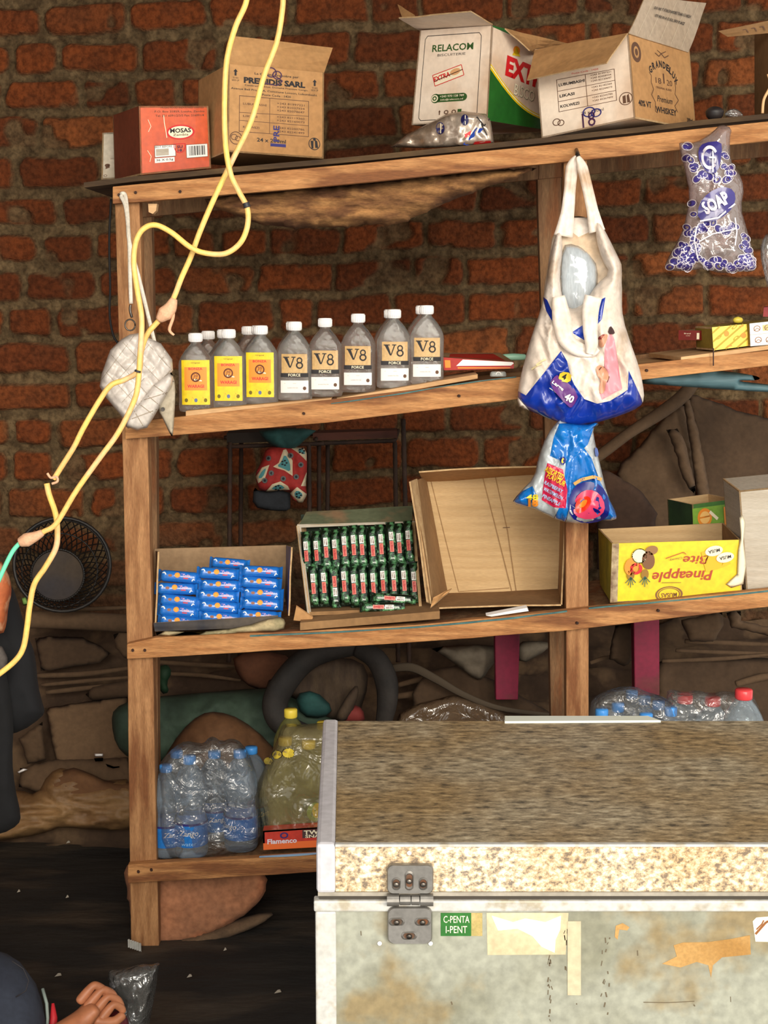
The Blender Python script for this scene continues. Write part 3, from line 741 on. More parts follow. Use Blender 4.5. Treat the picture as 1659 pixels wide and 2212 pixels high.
# ================================================================ ON THE TOP SHELF
def carton(name, label, px, Y, yaw, tilt, depth, m, m_in=KRAFT_IN, flaps=(), ink=None, side_ink=None, lid=False, side_m=None, cat='carton', th=.004, corner=3, side='L'):
    """open carton: front face px TL TR BR BL; flaps: (px quad, which edge depth, material)"""
    q, n = facequad(px, Y, yaw, tilt, corner); TL, TR, BR, BL = q; b = -n * depth
    root = thing(name, (BL + BR) / 2 + b * .5, label, cat)
    mb = MB()
    def pan(a, c, d, e, mm, mi):
        nn = (c - a).cross(e - a).normalized()
        mid = (a + c + d + e) / 4; cen = (TL + TR + BR + BL) / 4 + b / 2
        if nn.dot(mid - cen) < 0: nn = -nn
        vs = [a, c, d, e] + [p - nn * th for p in (a, c, d, e)]; o = len(mb.v); mb.v += vs
        for f, m2 in (((0, 1, 2, 3), mm), ((7, 6, 5, 4), mi), ((0, 4, 5, 1), KRAFT_EDGE), ((1, 5, 6, 2), KRAFT_EDGE), ((2, 6, 7, 3), KRAFT_EDGE), ((3, 7, 4, 0), KRAFT_EDGE)):
            mb.f.append(tuple(o + i for i in f)); mb.m.append(mb.mi(m2))
    sm = side_m or m
    pan(TL, TR, BR, BL, m, m_in); pan(TR + b, TL + b, BL + b, BR + b, m, m_in)
    pan(TL + b, TL, BL, BL + b, sm, m_in); pan(TR, TR + b, BR + b, BR, sm, m_in); pan(BL, BR, BR + b, BL + b, m, m_in)
    if lid: pan(TL + b, TR + b, TR, TL, m, m_in)
    a = (TR - TL).length / max((TL - BL).length, 1e-6)
    if ink: ink(Ink(mb, quadfn(TL, TR, BR, BL), a, .0004))
    if side_ink:
        if side == 'L': fn_ = quadfn(TL + b, TL, BL, BL + b); nn = (TL - TR).normalized()
        else: fn_ = quadfn(TR, TR + b, BR + b, BR); nn = (TR - TL).normalized()
        g = lambda s_, t_, off: fn_(s_, t_, 0) + nn * off
        side_ink(Ink(mb, g, depth / max((TL - BL).length, 1e-6), .0004))
    mb.build('carton_body', root)
    for fpx_, Yf, fm, fmi, fi in flaps:
        # each flap corner: (u, v, depth)
        P = [at(u, v, d) for u, v, d in fpx_]; k = MB(); panel(k, P, .003, fm, 4, .004, fmi, seed=len(label) + fpx_[0][0] * .01)
        if fi: fi(Ink(k, quadfn(*P), (P[1] - P[0]).length / (P[0] - P[3]).length, .0045 if False else .003))
        k.build('flap', root)
    return root, q, n, b
def arrow_up(k, x, y, s, m):
    k.poly([(x - s * .22, y), (x + s * .22, y), (x + s * .22, y + s), (x - s * .22, y + s)], m)
    k.poly([(x - s * .5, y + s), (x + s * .5, y + s), (x, y + s * 1.7)], m)
def rings(k, x, y, r, m, a=1):
    k.disc(x - r * .35 / a, y + r * .2, r * .7 / a, r * .7, m, 20, .78); k.disc(x + r * .4 / a, y - r * .1, r * .6 / a, r * .6, m, 20, .75)
def scribble(k, x, y, w_, h_, m, n=5, seed=1):
    rr = random.Random(seed); p = [(x + rr.uniform(-w_, w_) * .5, y + rr.uniform(-h_, h_) * .5) for _ in range(n)]
    k.line(p, h_ * .07, m)
def ftxt(k, t, cx, cy, w_, h_, m, **q): k.text(t, cx, cy, w_, h_, m, **q)
# --- small white box, left end
def ink_w(k):
    k.text('2024', .6, .44, .3, .03, INK_SOFT); k.disc(.3, .3, .14, .035, INK_SOFT, 14); k.poly([(.2, .22), (.42, .25), (.4, .31), (.22, .3)], INK_SOFT); k.disc(.2, .08, .09, .025, INK_SOFT, 14, .7)
carton('white_box', 'small narrow white box standing at the left end of the top shelf', [(221, 287), (260, 285), (262, 386), (219, 388)], 3.98, -6, 0, .05, mat('dull_white', (206, 196, 178), (186, 172, 150), scale=10), ink=ink_w, lid=True, cat='box')
# --- orange carton
ORG = mat('orange_carton', (226, 100, 52), (212, 84, 44), scale=5, rough=.35, coat=.4, bump=.3, bscale=16)
def ink_m(k):
    a = k.a
    k.text('MUSAS FOOD INDUSTRIES LIMITED', .62, .975, .62, .03, INK_SOFT); k.text('P.O. Box 31859, Lusaka, Zambia', .58, .915, .72, .035, INK_SOFT, bold=.01); k.text('Tel: 221 6091/2/3/5 Fax: 216091/4', .58, .855, .70, .033, INK_SOFT, bold=.01)
    k.disc(.58, .60, .205, .115, RED, 32); k.up(); k.disc(.58, .60, .175, .092, CREAM, 32); k.up()
    k.text('MOSAS', .58, .625, .30, .07, INK, bold=.03); k.text('Zambia', .58, .56, .22, .035, INK_SOFT, bold=.01)
    k.rect(.20, .235, .50, .415, WHITE, 1, 1); k.rect(.20, .155, .48, .225, WHITE); k.rect(.65, .19, .96, .40, WHITE); k.up()
    k.text('BEST BEFORE', .33, .39, .24, .028, INK); k.text('36 X 0.5g', .34, .19, .24, .04, INK, bold=.01); k.rect(.22, .26, .40, .36, GREY_CARD); k.frame(.20, .235, .50, .415, .006, INK_SOFT)
    rr = random.Random(4); x = .69
    while x < .92: w_ = rr.choice([.006, .010, .016]); k.rect(x, .225, x + w_, .375, INK); x += w_ + rr.choice([.006, .01])
    k.frame(.65, .19, .96, .40, .005, INK_SOFT)
    k.disc(.56, .36, .08, .08, RED, 20, .85, 180, 360); k.line([(.48, .36), (.48, .42), (.64, .42), (.64, .36)], .012, RED); k.text('SU', .56, .375, .08, .045, INK_PURP, bold=.02); k.text('18', .56, .32, .06, .04, INK_PURP, bold=.02)
    k.line([(.345, .86), (.35, .75), (.37, .62), (.38, .52)], .012, CREAM); k.line([(.12, .8), (.16, .7), (.12, .62)], .008, CREAM); k.line([(.10, .35), (.15, .26), (.13, .18)], .008, CREAM)
carton('printed_carton', 'orange carton printed with a red oval logo and barcode, on the top shelf', [(300, 229), (450, 229), (456, 363), (304, 378)], 3.76, 27, 0, .21, ORG, ink=ink_m, lid=True, side_m=mat('red_brown_card', (128, 62, 38), (112, 54, 32), scale=8, rough=.7))
# --- premidis carton
def ink_p(k):
    arrow_up(k, .075, .875, .045, INK); k.text('THIS', .075, .85, .06, .02, INK); k.text('SIDE UP', .075, .822, .075, .02, INK)
    arrow_up(k, .90, .835, .045, INK); k.text('THIS', .90, .812, .06, .02, INK); k.text('SIDE UP', .90, .785, .075, .02, INK)
    k.text('La Qualité Première par', .50, .915, .46, .034, INK, bold=.015)
    k.text('PREMIDIS SARL', .48, .835, .64, .07, INK, bold=.05)
    k.text('Construction Dosi, Domaine Premium Congo,', .50, .775, .66, .026, INK, bold=.012); k.text('Avenue Bell Pro. Z A, Commune Lonson, Lubumbashi.', .48, .728, .90, .026, INK, bold=.012); k.text('Poste Code : 1420', .50, .685, .30, .024, INK, bold=.012)
    x0, x1, y0, y1 = .115, .84, .24, .655
    k.frame(x0, y0, x1, y1, .006, INK_SOFT); k.line([(.43, y0), (.43, y1)], .006, INK_SOFT); k.line([(x0, .46), (x1, .48)], .006, INK_SOFT); k.line([(x0, .37), (x1, .37)], .006, INK_SOFT)
    for i, t in enumerate(('LUBUMBASHI', 'LIKASI', 'KOLWEZI')): k.text(t, .16 + len(t) * .0115, (.565, .425, .30)[i], len(t) * .024, .024, INK_SOFT, bold=.015)
    for i, y in enumerate((.60, .56, .52, .445, .405, .32, .28)): k.text('+243 %d' % (81997221 + i * 40713), .65, y, .29, .024, INK_SOFT, bold=.015)
    k.text('24 x 200ml', .45, .165, .30, .045, INK, bold=.02)
    k.up(); k.text('PRE', .50, .25, .155, .075, INK_BLUE, rot=90, bold=.02); k.rect(.44, .10, .60, .135, INK_BLUE)
    k.disc(.085, .165, .065, .075, INK_SOFT, 24, .88); rings(k, .085, .165, .05, INK_SOFT, 1); k.disc(.90, .165, .062, .072, INK, 24, .88); k.poly([(.87, .11), (.89, .11), (.89, .2), (.86, .2)], INK); k.poly([(.91, .12), (.94, .12), (.93, .2), (.905, .21)], INK); k.disc(.90, .215, .015, .015, INK, 10)
    rings(k, .47, .93, .085, INK_PURP, 1.0); k.line([(.36, .82), (.50, .80), (.56, .86), (.48, .91)], .012, INK_PURP)
carton('premium_drink_carton', 'brown carton with raised front flap and black printed address table, on the top shelf', [(493, 138), (700, 157), (699, 343), (491, 328)], 3.74, 24, 2, .24, KRAFT, ink=ink_p,
       flaps=[([(507, 78, 3.80), (719, 103, 3.92), (700, 157, 3.86), (493, 138, 3.77)], 0, KRAFT, KRAFT_IN, None)])
# --- relacom carton
def ink_r(k):
    fr = [(.12, .04), (.09, .07), (.09, .90), (.12, .935), (.83, .935), (.86, .90), (.86, .07), (.83, .04), (.12, .04)]
    k.line(fr, .007, INK)
    k.text('RELACOM', .48, .80, .56, .075, OLIVE, bold=.02); k.text('BISCUITERIE', .47, .725, .38, .026, INK)
    k.poly([(.235, .515), (.615, .61), (.66, .50), (.28, .40)], CREAM); k.up(); k.line([(.235, .515), (.615, .61), (.66, .50), (.28, .40), (.235, .515)], .008, RED)
    k.text('EXTRA', .365, .495, .22, .055, RED, rot=15, bold=.03); k.disc(.54, .54, .07, .035, mat('biscuit', (214, 160, 110)), 16, rot=12); k.line([(.26, .45), (.64, .56)], .01, INK_SOFT)
    k.rect(.30, .225, .66, .31, OLIVE); k.disc(.66, .2675, .06, .043, OLIVE, 20); k.disc(.30, .2675, .06, .05, OLIVE, 20); k.up(); k.disc(.29, .2675, .045, .038, CREAM, 20); k.up(); k.disc(.29, .2675, .03, .025, OLIVE, 16, .5)
    k.text('+243 970 128 789', .52, .285, .32, .022, CREAM, bold=.01); k.text('info@relacom.cd', .52, .247, .30, .022, CREAM, bold=.01)
    arrow_up(k, .37, .09, .03, INK_SOFT); k.disc(.46, .115, .03, .022, INK_SOFT, 14, .6); k.disc(.56, .115, .03, .022, INK_SOFT, 14, .6); k.rect(.61, .09, .66, .14, OLIVE)
def ink_rs(k):   # s: 0 front edge .. 1 back
    def curve(y0, y1, bow): return [(i / 12, lerp(y0, y1, i / 12) + bow * math.sin(math.pi * i / 12)) for i in range(13)]
    g = curve(.54, .10, -.13); k.poly([(0, 0), (1, 0)] + g[::-1], GREEN); k.poly([(0, .99), (0, .985), (.4, .93), (1, .80), (1, 1), (.0, 1)], GREEN); k.up()
    y1 = curve(.60, .135, -.13); k.poly(g + y1[::-1], YELLOW); y2 = curve(.575, .12, -.13); k.up(); k.line(y2, .008, WHITE)
    k.text('EXTRA', .58, .57, .72, .22, RED, bold=.05, rot=-6); k.text('BISCO', .52, .36, .32, .13, mat('bisco_grey', (150, 140, 120)), bold=.03, rot=-6); k.up(); k.text('BISCO', .515, .365, .31, .12, CREAM, bold=.0, rot=-6)
    k.disc(.36, .80, .05, .045, ORANGE, 14); k.poly([(.30, .74), (.42, .74), (.36, .84)], YELLOW)
carton('biscuit_carton', 'tall white and green biscuit carton with open flaps, in the middle of the top shelf', [(907, 66), (1064, 55), (1053, 260), (889, 270)], 3.80, -38, 0, .30, WHITE_CARD, ink=ink_r, side_ink=ink_rs, side='R',
       flaps=[([(861, 41, 3.84), (1017, 25, 3.68), (1064, 55, 3.79), (907, 66, 3.955)], 0, WHITE_CARD, KRAFT_IN, None),
              ([(858, 8, 4.12), (896, 33, 4.03), (907, 66, 3.965), (868, 36, 4.06)], 0, KRAFT, KRAFT_IN, None),
              ([(1092, 60, 3.80), (1235, 96, 4.02), (1160, 118, 3.98), (1145, 108, 3.80)], 0, KRAFT, KRAFT, None)], corner=2)
# --- whisky carton
def ink_g(k):
    f0 = k.fn; k.fn = lambda x, y, off: f0(.07 + x * 1.08, .84 * y, off)
    k.frame(.13, .30, .705, .74, .006, INK_SOFT); k.line([(.42, .30), (.42, .74)], .007, INK_SOFT); k.line([(.13, .58), (.705, .58)], .007, INK_SOFT); k.line([(.13, .44), (.705, .44)], .007, INK_SOFT)
    for t, y, w_ in (('LUBUMBASHI', .66, .26), ('LIKASI', .51, .15), ('KOLWEZI', .37, .19)): k.text(t, .15 + w_ / 2, y, w_, .04, INK, bold=.03)
    for i, y in enumerate((.71, .67, .63, .545, .50, .405, .36)): k.text('+243 8%d' % (1997221 + i * 61713), .57, y, .20, .024, INK_SOFT, bold=.01)
    k.text('Poste Code : 1420', .42, .78, .26, .022, RED)
    k.disc(.79, .30, .065, .09, INK_SOFT, 24, .88); k.poly([(.76, .24), (.79, .24), (.79, .35), (.76, .34)], INK_SOFT); k.poly([(.80, .24), (.83, .24), (.82, .36), (.80, .34)], INK_SOFT)
    rings(k, .12, .16, .07, INK_SOFT, 1.2); k.text('24 x 200ml', .46, .22, .22, .04, INK); k.up(); k.text('18', .42, .12, .13, .20, INK_PURP, bold=.0); rings(k, .46, .20, .10, INK_BLUE, 1.1)
def ink_gs(k):
    k.disc(.10, .80, .075, .12, INK_SOFT, 24); k.up(); k.disc(.10, .80, .04, .07, KRAFT, 20, .6)
    for t, x, y, r in (('G', .305, .655, 20), ('R', .36, .705, 14), ('A', .415, .735, 8), ('N', .475, .75, 2), ('D', .535, .745, -6), ('E', .59, .725, -14), ('L', .635, .695, -22), ('U', .68, .65, -30), ('X', .715, .59, -40)): k.text(t, x, y - .02, .045, .085, INK, rot=r, bold=.03)
    k.text('18', .42, .52, .09, .07, INK_SOFT); k.text('20', .60, .52, .09, .07, INK_SOFT); k.rect(.50, .50, .52, .62, INK_SOFT)
    k.line([(.40, .85), (.46, .82), (.50, .86), (.55, .82), (.62, .86)], .012, INK_SOFT); k.line([(.44, .89), (.50, .86), (.58, .90)], .01, INK_SOFT)
    k.text('ORIGINAL BLEND', .50, .435, .26, .025, INK_SOFT); k.text('Premium', .50, .30, .25, .075, INK, shear=.3); k.text('WHISKEY', .51, .165, .34, .075, INK, bold=.02)
    k.text('40% VT', .17, .20, .20, .075, INK, bold=.02); k.text('200ml', .90, .11, .10, .05, INK, bold=.02)
    k.line([(.28, .60), (.31, .56), (.30, .48), (.33, .40), (.29, .33), (.34, .25), (.33, .14), (.36, .12)], .01, INK_SOFT); k.line([(.72, .60), (.69, .56), (.70, .48), (.68, .40), (.73, .33), (.66, .25), (.70, .18)], .01, INK_SOFT)
def ink_gf(k):
    k.text('DO NOT STACK MORE THAN 5 HIGH', .50, .70, .62, .065, INK, bold=.02, rot=-3); k.text('STORE IN A COOL DRY PLACE', .50, .53, .50, .06, INK, bold=.02, rot=-3)
    for i in range(5): k.line([(.12 + i * .18, .05), (.13 + i * .18, .95)], .004, CREAM)
carton('whiskey_carton', 'pale whiskey carton with one flap standing up and one folded over its front', [(1155, 107), (1357, 72), (1372, 256), (1170, 299)], 3.64, -38, 0, .31, WHITE_CARD, ink=ink_g, side_ink=ink_gs, side='R', side_m=KRAFT,
       flaps=[([(1155, 106, 3.81), (1355, 71, 3.635), (1310, 136, 3.57), (1138, 172, 3.74)], 0, KRAFT, KRAFT_IN, None),
              ([(1395, -8, 3.74), (1527, 6, 3.98), (1488, 113, 3.885), (1358, 72, 3.645)], 0, mat('flap_pale', (190, 170, 148), (178, 156, 132), scale=5), KRAFT_IN, ink_gf)], corner=2)
# --- packet in front of the biscuit carton
FOIL = mat('foil_pack', (150, 126, 104), (196, 180, 164), scale=16, rough=.25, metal=.5, bump=.6, bscale=22)
def ink_f(k):
    nv = mat('navy_print', (26, 24, 74), rough=.4)
    for x, y, s_ in ((951, 277, 11), (1004, 259, 10)): k.disc(x, y, s_ * .85, s_ * 1.2, nv, 18); k.up(); k.line([(x + 1, y - s_), (x + 1, y + s_)], 1.4, CREAM)
    k.poly([(1000, 312), (1030, 275), (1044, 278), (1016, 316)], mat('blue_print', (40, 70, 160), rough=.4)); k.poly([(1026, 306), (1060, 304), (1062, 312), (1022, 312)], RED); k.poly([(1004, 290), (1018, 282), (1016, 292), (1004, 298)], RED)
    k.line([(1030, 252), (1046, 272), (1058, 256)], 2.5, INK); k.line([(1040, 268), (1052, 292)], 2.5, INK)
soft('snack_packet', [(843, 318), (880, 290), (935, 262), (965, 246), (1000, 240), (1050, 246), (1060, 262), (1068, 310), (1000, 316), (920, 320)], lambda u, v: 3.70 + (0.0006 * max(0, 990 - u)), FOIL, step=6, front=.025, back=.05, rad=12, wr=.012, ws=26, ink=ink_f, sm=0)
tag(bpy.data.objects['snack_packet'], 'crumpled foil snack packet with blue ovals in front of the biscuit carton', 'packet')
# --- dark ball, clear cup, scrap, bag edge
mb = MB(); c = shelf_u('top', 1543, 3.72); r = .021; prof = [(.0005, 0)] + [(r * math.sin(math.pi * i / 12) * (1.1 if i > 6 else 1), r * .8 * (1 - math.cos(math.pi * i / 12))) for i in range(1, 12)] + [(.0005, r * 1.6)]
mb.lathe(prof, mat('dark_ball', (34, 30, 32), (48, 40, 38), scale=30, rough=.5), 20, (c.x, c.y, c.z + .016)); tag(mb.build('fruit', smooth=True), 'small dark round fruit beside the whiskey carton on the top shelf', 'fruit')
FILM = film_mat('clear_film', amount=.10, haze=.10)
soft('plastic_wrapper', [(1562, 250), (1570, 238), (1586, 233), (1600, 240), (1608, 252), (1590, 256)], 3.72, FILM, step=5, front=.02, back=.01, rad=14, wr=.006, ws=10)
tag(bpy.data.objects['plastic_wrapper'], 'small crumpled clear wrapper on the top shelf, right of the dark round fruit', 'wrapper')
q = [at(1551, 70, 3.95), at(1660, 45, 3.9), at(1700, 58, 3.9), at(1575, 84, 3.95)]
root = thing('scrap_carton', q[0], 'torn brown carton flap poking in at the upper right edge of the frame', 'carton')
mb = MB(); panel(mb, [at(1552, 68, 3.9), at(1700, 36, 3.86), at(1706, 68, 3.86), at(1572, 80, 3.9)], .004, KRAFT_DK, 4, .006, KRAFT_IN, 3)
k = Ink(mb, quadfn(at(1552, 68, 3.9), at(1700, 36, 3.86), at(1706, 68, 3.86), at(1572, 80, 3.9)), 5, .003)
for x in (.32, .45, .58): k.line([(x, .65), (x + .05, .65), (x + .05, .3)], .08, INK_SOFT)
mb.build('flap', root)
mb = MB(); c0 = at(1660, 240, 3.9); mb.hexa([at(1672, 40, 3.86), at(1900, 20, 3.86), at(1900, 232, 3.86), at(1672, 240, 3.86)], [at(1672, 40, 3.86) + Vector((0, .2, 0)), at(1900, 20, 3.86) + Vector((0, .2, 0)), at(1900, 232, 3.86) + Vector((0, .2, 0)), at(1672, 240, 3.86) + Vector((0, .2, 0))], KRAFT_DK); mb.build('carton_body', root)
mb = MB(); mb.tube(pxpath([(1659, 160), (1664, 185), (1650, 215), (1647, 245)], 3.70), .0035, mat('pale_string', (222, 178, 130)), 6); tag(mb.build('string', smooth=True), 'short pale string hanging at the right edge over the top rail', 'string')

# --- sagging sackcloth under the top shelf
SACK = mat('sackcloth', (176, 128, 78), (112, 74, 44), scale=7, stretch=(1.6, 1, 5), rough=.95, bump=.8, bscale=20, c3=(104, 68, 42), s3=8, grit=.35)
soft('sackcloth', torn([(440, 430), (600, 412), (800, 394), (1000, 372), (1160, 362), (1120, 382), (1040, 408), (960, 440), (880, 478), (845, 487), (800, 484), (740, 492), (640, 494), (560, 484), (500, 462), (450, 445)], 5, 10), lambda u, v: 3.80 + .0006 * (v - 400), SACK, step=7, front=.04, back=.03, rad=30, wr=.030, ws=46, stretch=(.35, 2.6), sm=0)
tag(bpy.data.objects['sackcloth'], 'brown ragged sackcloth sagging below the top shelf', 'cloth')
mb = MB(); a = [at(320, 440, SY), at(339, 440, SY), at(337, 455, SY), at(330, 462, SY), at(321, 458, SY)]; mb.add(a + [p + Vector((0, .03, 0)) for p in a], [(0, 1, 2, 3, 4)[::-1], (5, 6, 7, 8, 9)] + [(i, (i + 1) % 5, 5 + (i + 1) % 5, 5 + i) for i in range(5)], W_PLY)
mb.build('wood_block', shelf)

# ================================================================ SECOND SHELF
def plank(u0, v0, u1, v1, th_px, y0, y1, m, label, name='plank', cut=0.0, cat='plank'):
    mb = MB(); A, B, C_, D = at(u0, v0, y0), at(u1, v1, y0), at(u1, v1 + th_px, y0), at(u0, v0 + th_px, y0); dv = Vector((0, y1 - y0, 0))
    mb.hexa([A, B, C_, D], [A + dv + Vector((-cut, 0, 0)), B + dv, C_ + dv, D + dv + Vector((-cut, 0, 0))], m); return tag(mb.build(name, bevel=.001), label, cat)
plank(401, 888, 716, 860, 12, SY - .022, 3.86, W_PLY, 'thin pale plank under the yellow label bottles on the second shelf')
plank(727, 861, 1032, 808, 10, SY - .022, 3.86, W_PLY, 'thin pale plank under the gold label bottles on the second shelf')
plank(1471, 771, 1800, 728, 9, SY - .024, 3.95, W_PLY, 'thin pale board under the small cartons at the right of the second shelf', cut=.03)
# bottles
LIQ = mat('clear_liquid_bottle', (250, 252, 250), trans=.95, ior=1.33, rough=.0, spec=.9, bump=.35, bscale=45, bdist=.01)
LIQ2 = mat('clear_pet', (222, 236, 246), trans=.85, ior=1.25, rough=.03)
GOLD = mat('gold_label', (206, 168, 110), (194, 154, 94), scale=20, rough=.35)
BW, BH, BD = .0422, .150, .020        # half width, shoulder height to neck, half depth
def flask_fn(zoff=0):
    def fn(s, t, off):     # s -1..1 across, t height in m
        x = s * BW; y = -BD * (1 - min(abs(s), .999) ** 3.4) ** (1 / 3.4); return Vector((x, y - off - .0006, t))
    return fn
def make_flask(kind):
    root = thing('spirit_bottle', (0, 0, 0), 'x', 'bottle', 'clear flat spirit bottles on the second shelf')
    mb = MB(); e = [3.4] * 8 + [3.0, 2.5, 2, 2, 2, 2]
    prof = [(BW * .90, 0), (BW * .97, .003), (BW, .008), (BW * .985, .04), (BW * .985, .08), (BW, .112), (BW * .97, .120), (BW * .86, .132), (BW * .62, .148), (BW * .42, .158), (.0125, .164), (.0125, .176), (.0122, .178), (.012, .180)]
    ry = [BD / BW] * 6 + [BD / BW * 1.0, BD / BW * 1.06, .62, .85, 1, 1, 1, 1]
    e = e[:14]; mb.lathe(prof, LIQ, 32, ry=ry, n=e); mb.build('glass_body', root, smooth=True)
    mb = MB(); mb.lathe([(.0155, .168), (.0165, .170), (.0165, .187), (.0155, .1895), (.001, .190)], CAPW, 24)
    for i in range(24): a = 2 * math.pi * i / 24; mb.tube([(.0166 * math.cos(a), .0166 * math.sin(a), .1705), (.0166 * math.cos(a), .0166 * math.sin(a), .1865)], .0008, CAPW, 4)
    mb.build('cap', root, smooth=True)
    if kind is None: return root
    mb = MB(); k = Ink(mb, flask_fn(), 1.0, .0003); W2 = .80
    if kind == 'yellow':
        k.rect(-W2, .017, W2, .125, YELLOW, 12); k.up(); k.rect(-W2 * .8, .052, W2 * .8, .108, ORANGE, 10); k.up()
        k.text('BONZA', 0, .104, .8, .006, RED, bold=.03); k.disc(0, .084, .28, .012, mat('brown_print', (96, 48, 26)), 20, .72); k.text('20', 0, .087, .26, .007, INK_SOFT, bold=.02); k.text('16', 0, .079, .26, .007, INK_SOFT, bold=.02)
        k.text('WARAGI', 0, .062, .95, .008, RED, bold=.03); k.line([(-.1, .078), (.35, .075)], .003, CREAM)
        k.text('Original', 0, .118, .5, .004, INK_SOFT)
        for x in (-.55, 0, .55): k.disc(x, .028, .10, .005, mat('blue_flower', (96, 110, 150)) if x == 0 else mat('leaf_print', (110, 96, 30)), 8)
        for x in (-.3, .3): k.line([(x, .022), (x + .1, .036), (x + .2, .030)], .0015, ORANGE)
    else:
        k.rect(-W2 + .06, .066, W2 - .06, .112, GOLD, 10); k.rect(-W2, .056, W2, .066, INK, 12); k.rect(-W2, .018, W2, .048, mat('pale_label', (226, 220, 214), rough=.4), 12); k.up()
        k.poly([(-.60, .104), (-.40, .104), (-.20, .079), (-.29, .079)], INK); k.poly([(-.26, .079), (-.20, .079), (.02, .104), (-.05, .104)], INK); k.rect(-.64, .103, -.30, .1055, INK); k.rect(-.16, .103, .08, .1055, INK); k.disc(.30, .0965, .17, .0075, INK, 20, .58); k.disc(.30, .0845, .21, .0085, INK, 20, .58); k.text('FORCE', 0, .061, .7, .0065, CREAM, bold=.01)
        k.text('London Dry Gin', -.1, .030, .6, .003, INK_SOFT); k.disc(.58, .029, .10, .0045, INK_SOFT, 12); k.line([(-.6, .041), (.1, .041)], .0008, GREY_CARD)
    mb.build('label', root); return root
def dup(r, loc, label, rz=0.0):
    c = r.copy(); COL.objects.link(c); c.location = loc; c.rotation_euler = (0, 0, rz); c['label'] = label
    for ch in r.children:
        d = ch.copy(); COL.objects.link(d); d.parent = c
        for g in ch.children: e_ = g.copy(); COL.objects.link(e_); e_.parent = d
    return c
protos = {k: make_flask(k) for k in ('yellow', 'v8', None)}; first = dict.fromkeys(protos, True)
def plz(u, Y): p = shelf_u('two', u, Y); return p
spots = [(425, 3.725, 'yellow', 'yellow label spirit bottle, leftmost of the front row', .06), (496, 3.735, 'yellow', 'yellow label spirit bottle, second from left in the front row', 0), (565, 3.735, 'yellow', 'yellow label spirit bottle touching the gold label bottles', -.08),
 (638, 3.735, 'v8', 'gold label spirit bottle standing against the yellow label bottles', -.03), (703, 3.735, 'v8', 'gold label spirit bottle, second gold one from the left', .02), (774, 3.735, 'v8', 'gold label spirit bottle, middle of the five gold label bottles', -.04), (851, 3.735, 'v8', 'gold label spirit bottle, second from the right end of the front row', .10), (921, 3.735, 'v8', 'gold label spirit bottle, rightmost of the row by the red carton', .04),
 (452, 3.97, None, 'unlabelled clear bottle behind the leftmost yellow label bottle', 0), (486, 3.84, None, 'clear bottle hidden close behind the second yellow label bottle', 0.1), (538, 3.98, None, 'clear bottle in the back row behind the third yellow label bottle', 0), (560, 3.84, None, 'clear bottle just behind the third yellow label bottle', .1),
 (634, 3.83, None, 'clear bottle behind the first gold label bottle', 0), (844, 3.84, None, 'clear bottle behind the second gold label bottle from the right', 0), (912, 3.86, None, 'clear bottle behind the rightmost gold label bottle', 0)]
for u, Y, kd, lb, rz in spots:
    p = plz(u, Y); p.z += .0075 + (.0 if u < 720 else .001)
    p.z += (-.012 if False else 0)
    if first[kd]: first[kd] = False; protos[kd].location = p; protos[kd].rotation_euler = (0, 0, rz); protos[kd]['label'] = lb
    else: dup(protos[kd], p, lb, rz)
# red/white flat carton, soap, clip
mb = MB(); qq, n = facequad([(957, 772), (1110, 783), (1111, 796), (959, 800)], 3.76, 0, 0)
A, B, C_, D = at(957, 772, 3.76), at(1110, 782, 3.74), at(1110, 796, 3.74), at(959, 800, 3.76); dv = Vector((-.004, .14, .0))
mb.hexa([A, B, C_, D], [at(957, 763, 3.90), at(1080, 763, 3.90), at(1080, 778, 3.90), at(957, 782, 3.90)], mat('red_carton', (190, 44, 30), (168, 34, 26), scale=12, rough=.5))
k = Ink(mb, quadfn(A, B, C_, D), 10, .0004); k.poly([(.18, .35), (.28, .92), (.98, .98), (1.0, .80), (.96, .45)], WHITE); k.rect(.02, .2, .10, .8, ORANGE); k.line([(.2, .18), (.95, .1)], .12, ORANGE)
mb.add([at(957, 762.6, 3.90) + Vector((0, 0, .0006)), at(1080, 762.6, 3.90) + Vector((0, 0, .0006)), B + Vector((0, 0, .0008)), A + Vector((0, 0, .0008))], [(0, 1, 2, 3)], KRAFT_DK)
tag(mb.build('flat_carton'), 'flat red and white torn carton lying right of the bottles', 'carton')
mb = MB(); c = at(1110, 772, 3.88); mb.lathe([(.004, 0), (.028, .002), (.032, .006), (.032, .012), (.028, .016), (.003, .018)], mat('mint_soap', (160, 212, 184), rough=.4), 24, (c.x, c.y, c.z - .008), ry=.55, n=3.2); tag(mb.build('soap_dish', smooth=True), 'pale mint green soap bar lying left of the hanging nappy bag', 'soap')
mb = MB(); c = at(1076, 806, 3.72); mb.lathe([(.019, 0), (.020, .002), (.019, .009), (.016, .012), (.002, .0125)], mat('clear_block', (196, 200, 196), rough=.15, trans=.6), 20, (c.x, c.y, c.z - .008), ry=.5, n=4)
mb.tube([(c.x + .006 * math.cos(a / 8 * math.pi), c.y - .0105, c.z - .003 + .006 * math.sin(a / 8 * math.pi)) for a in range(9)], .0012, WHITE, 6)
tag(mb.build('plastic_clip'), 'small clear plastic clip box on the shelf edge under the flat red carton', 'clip')
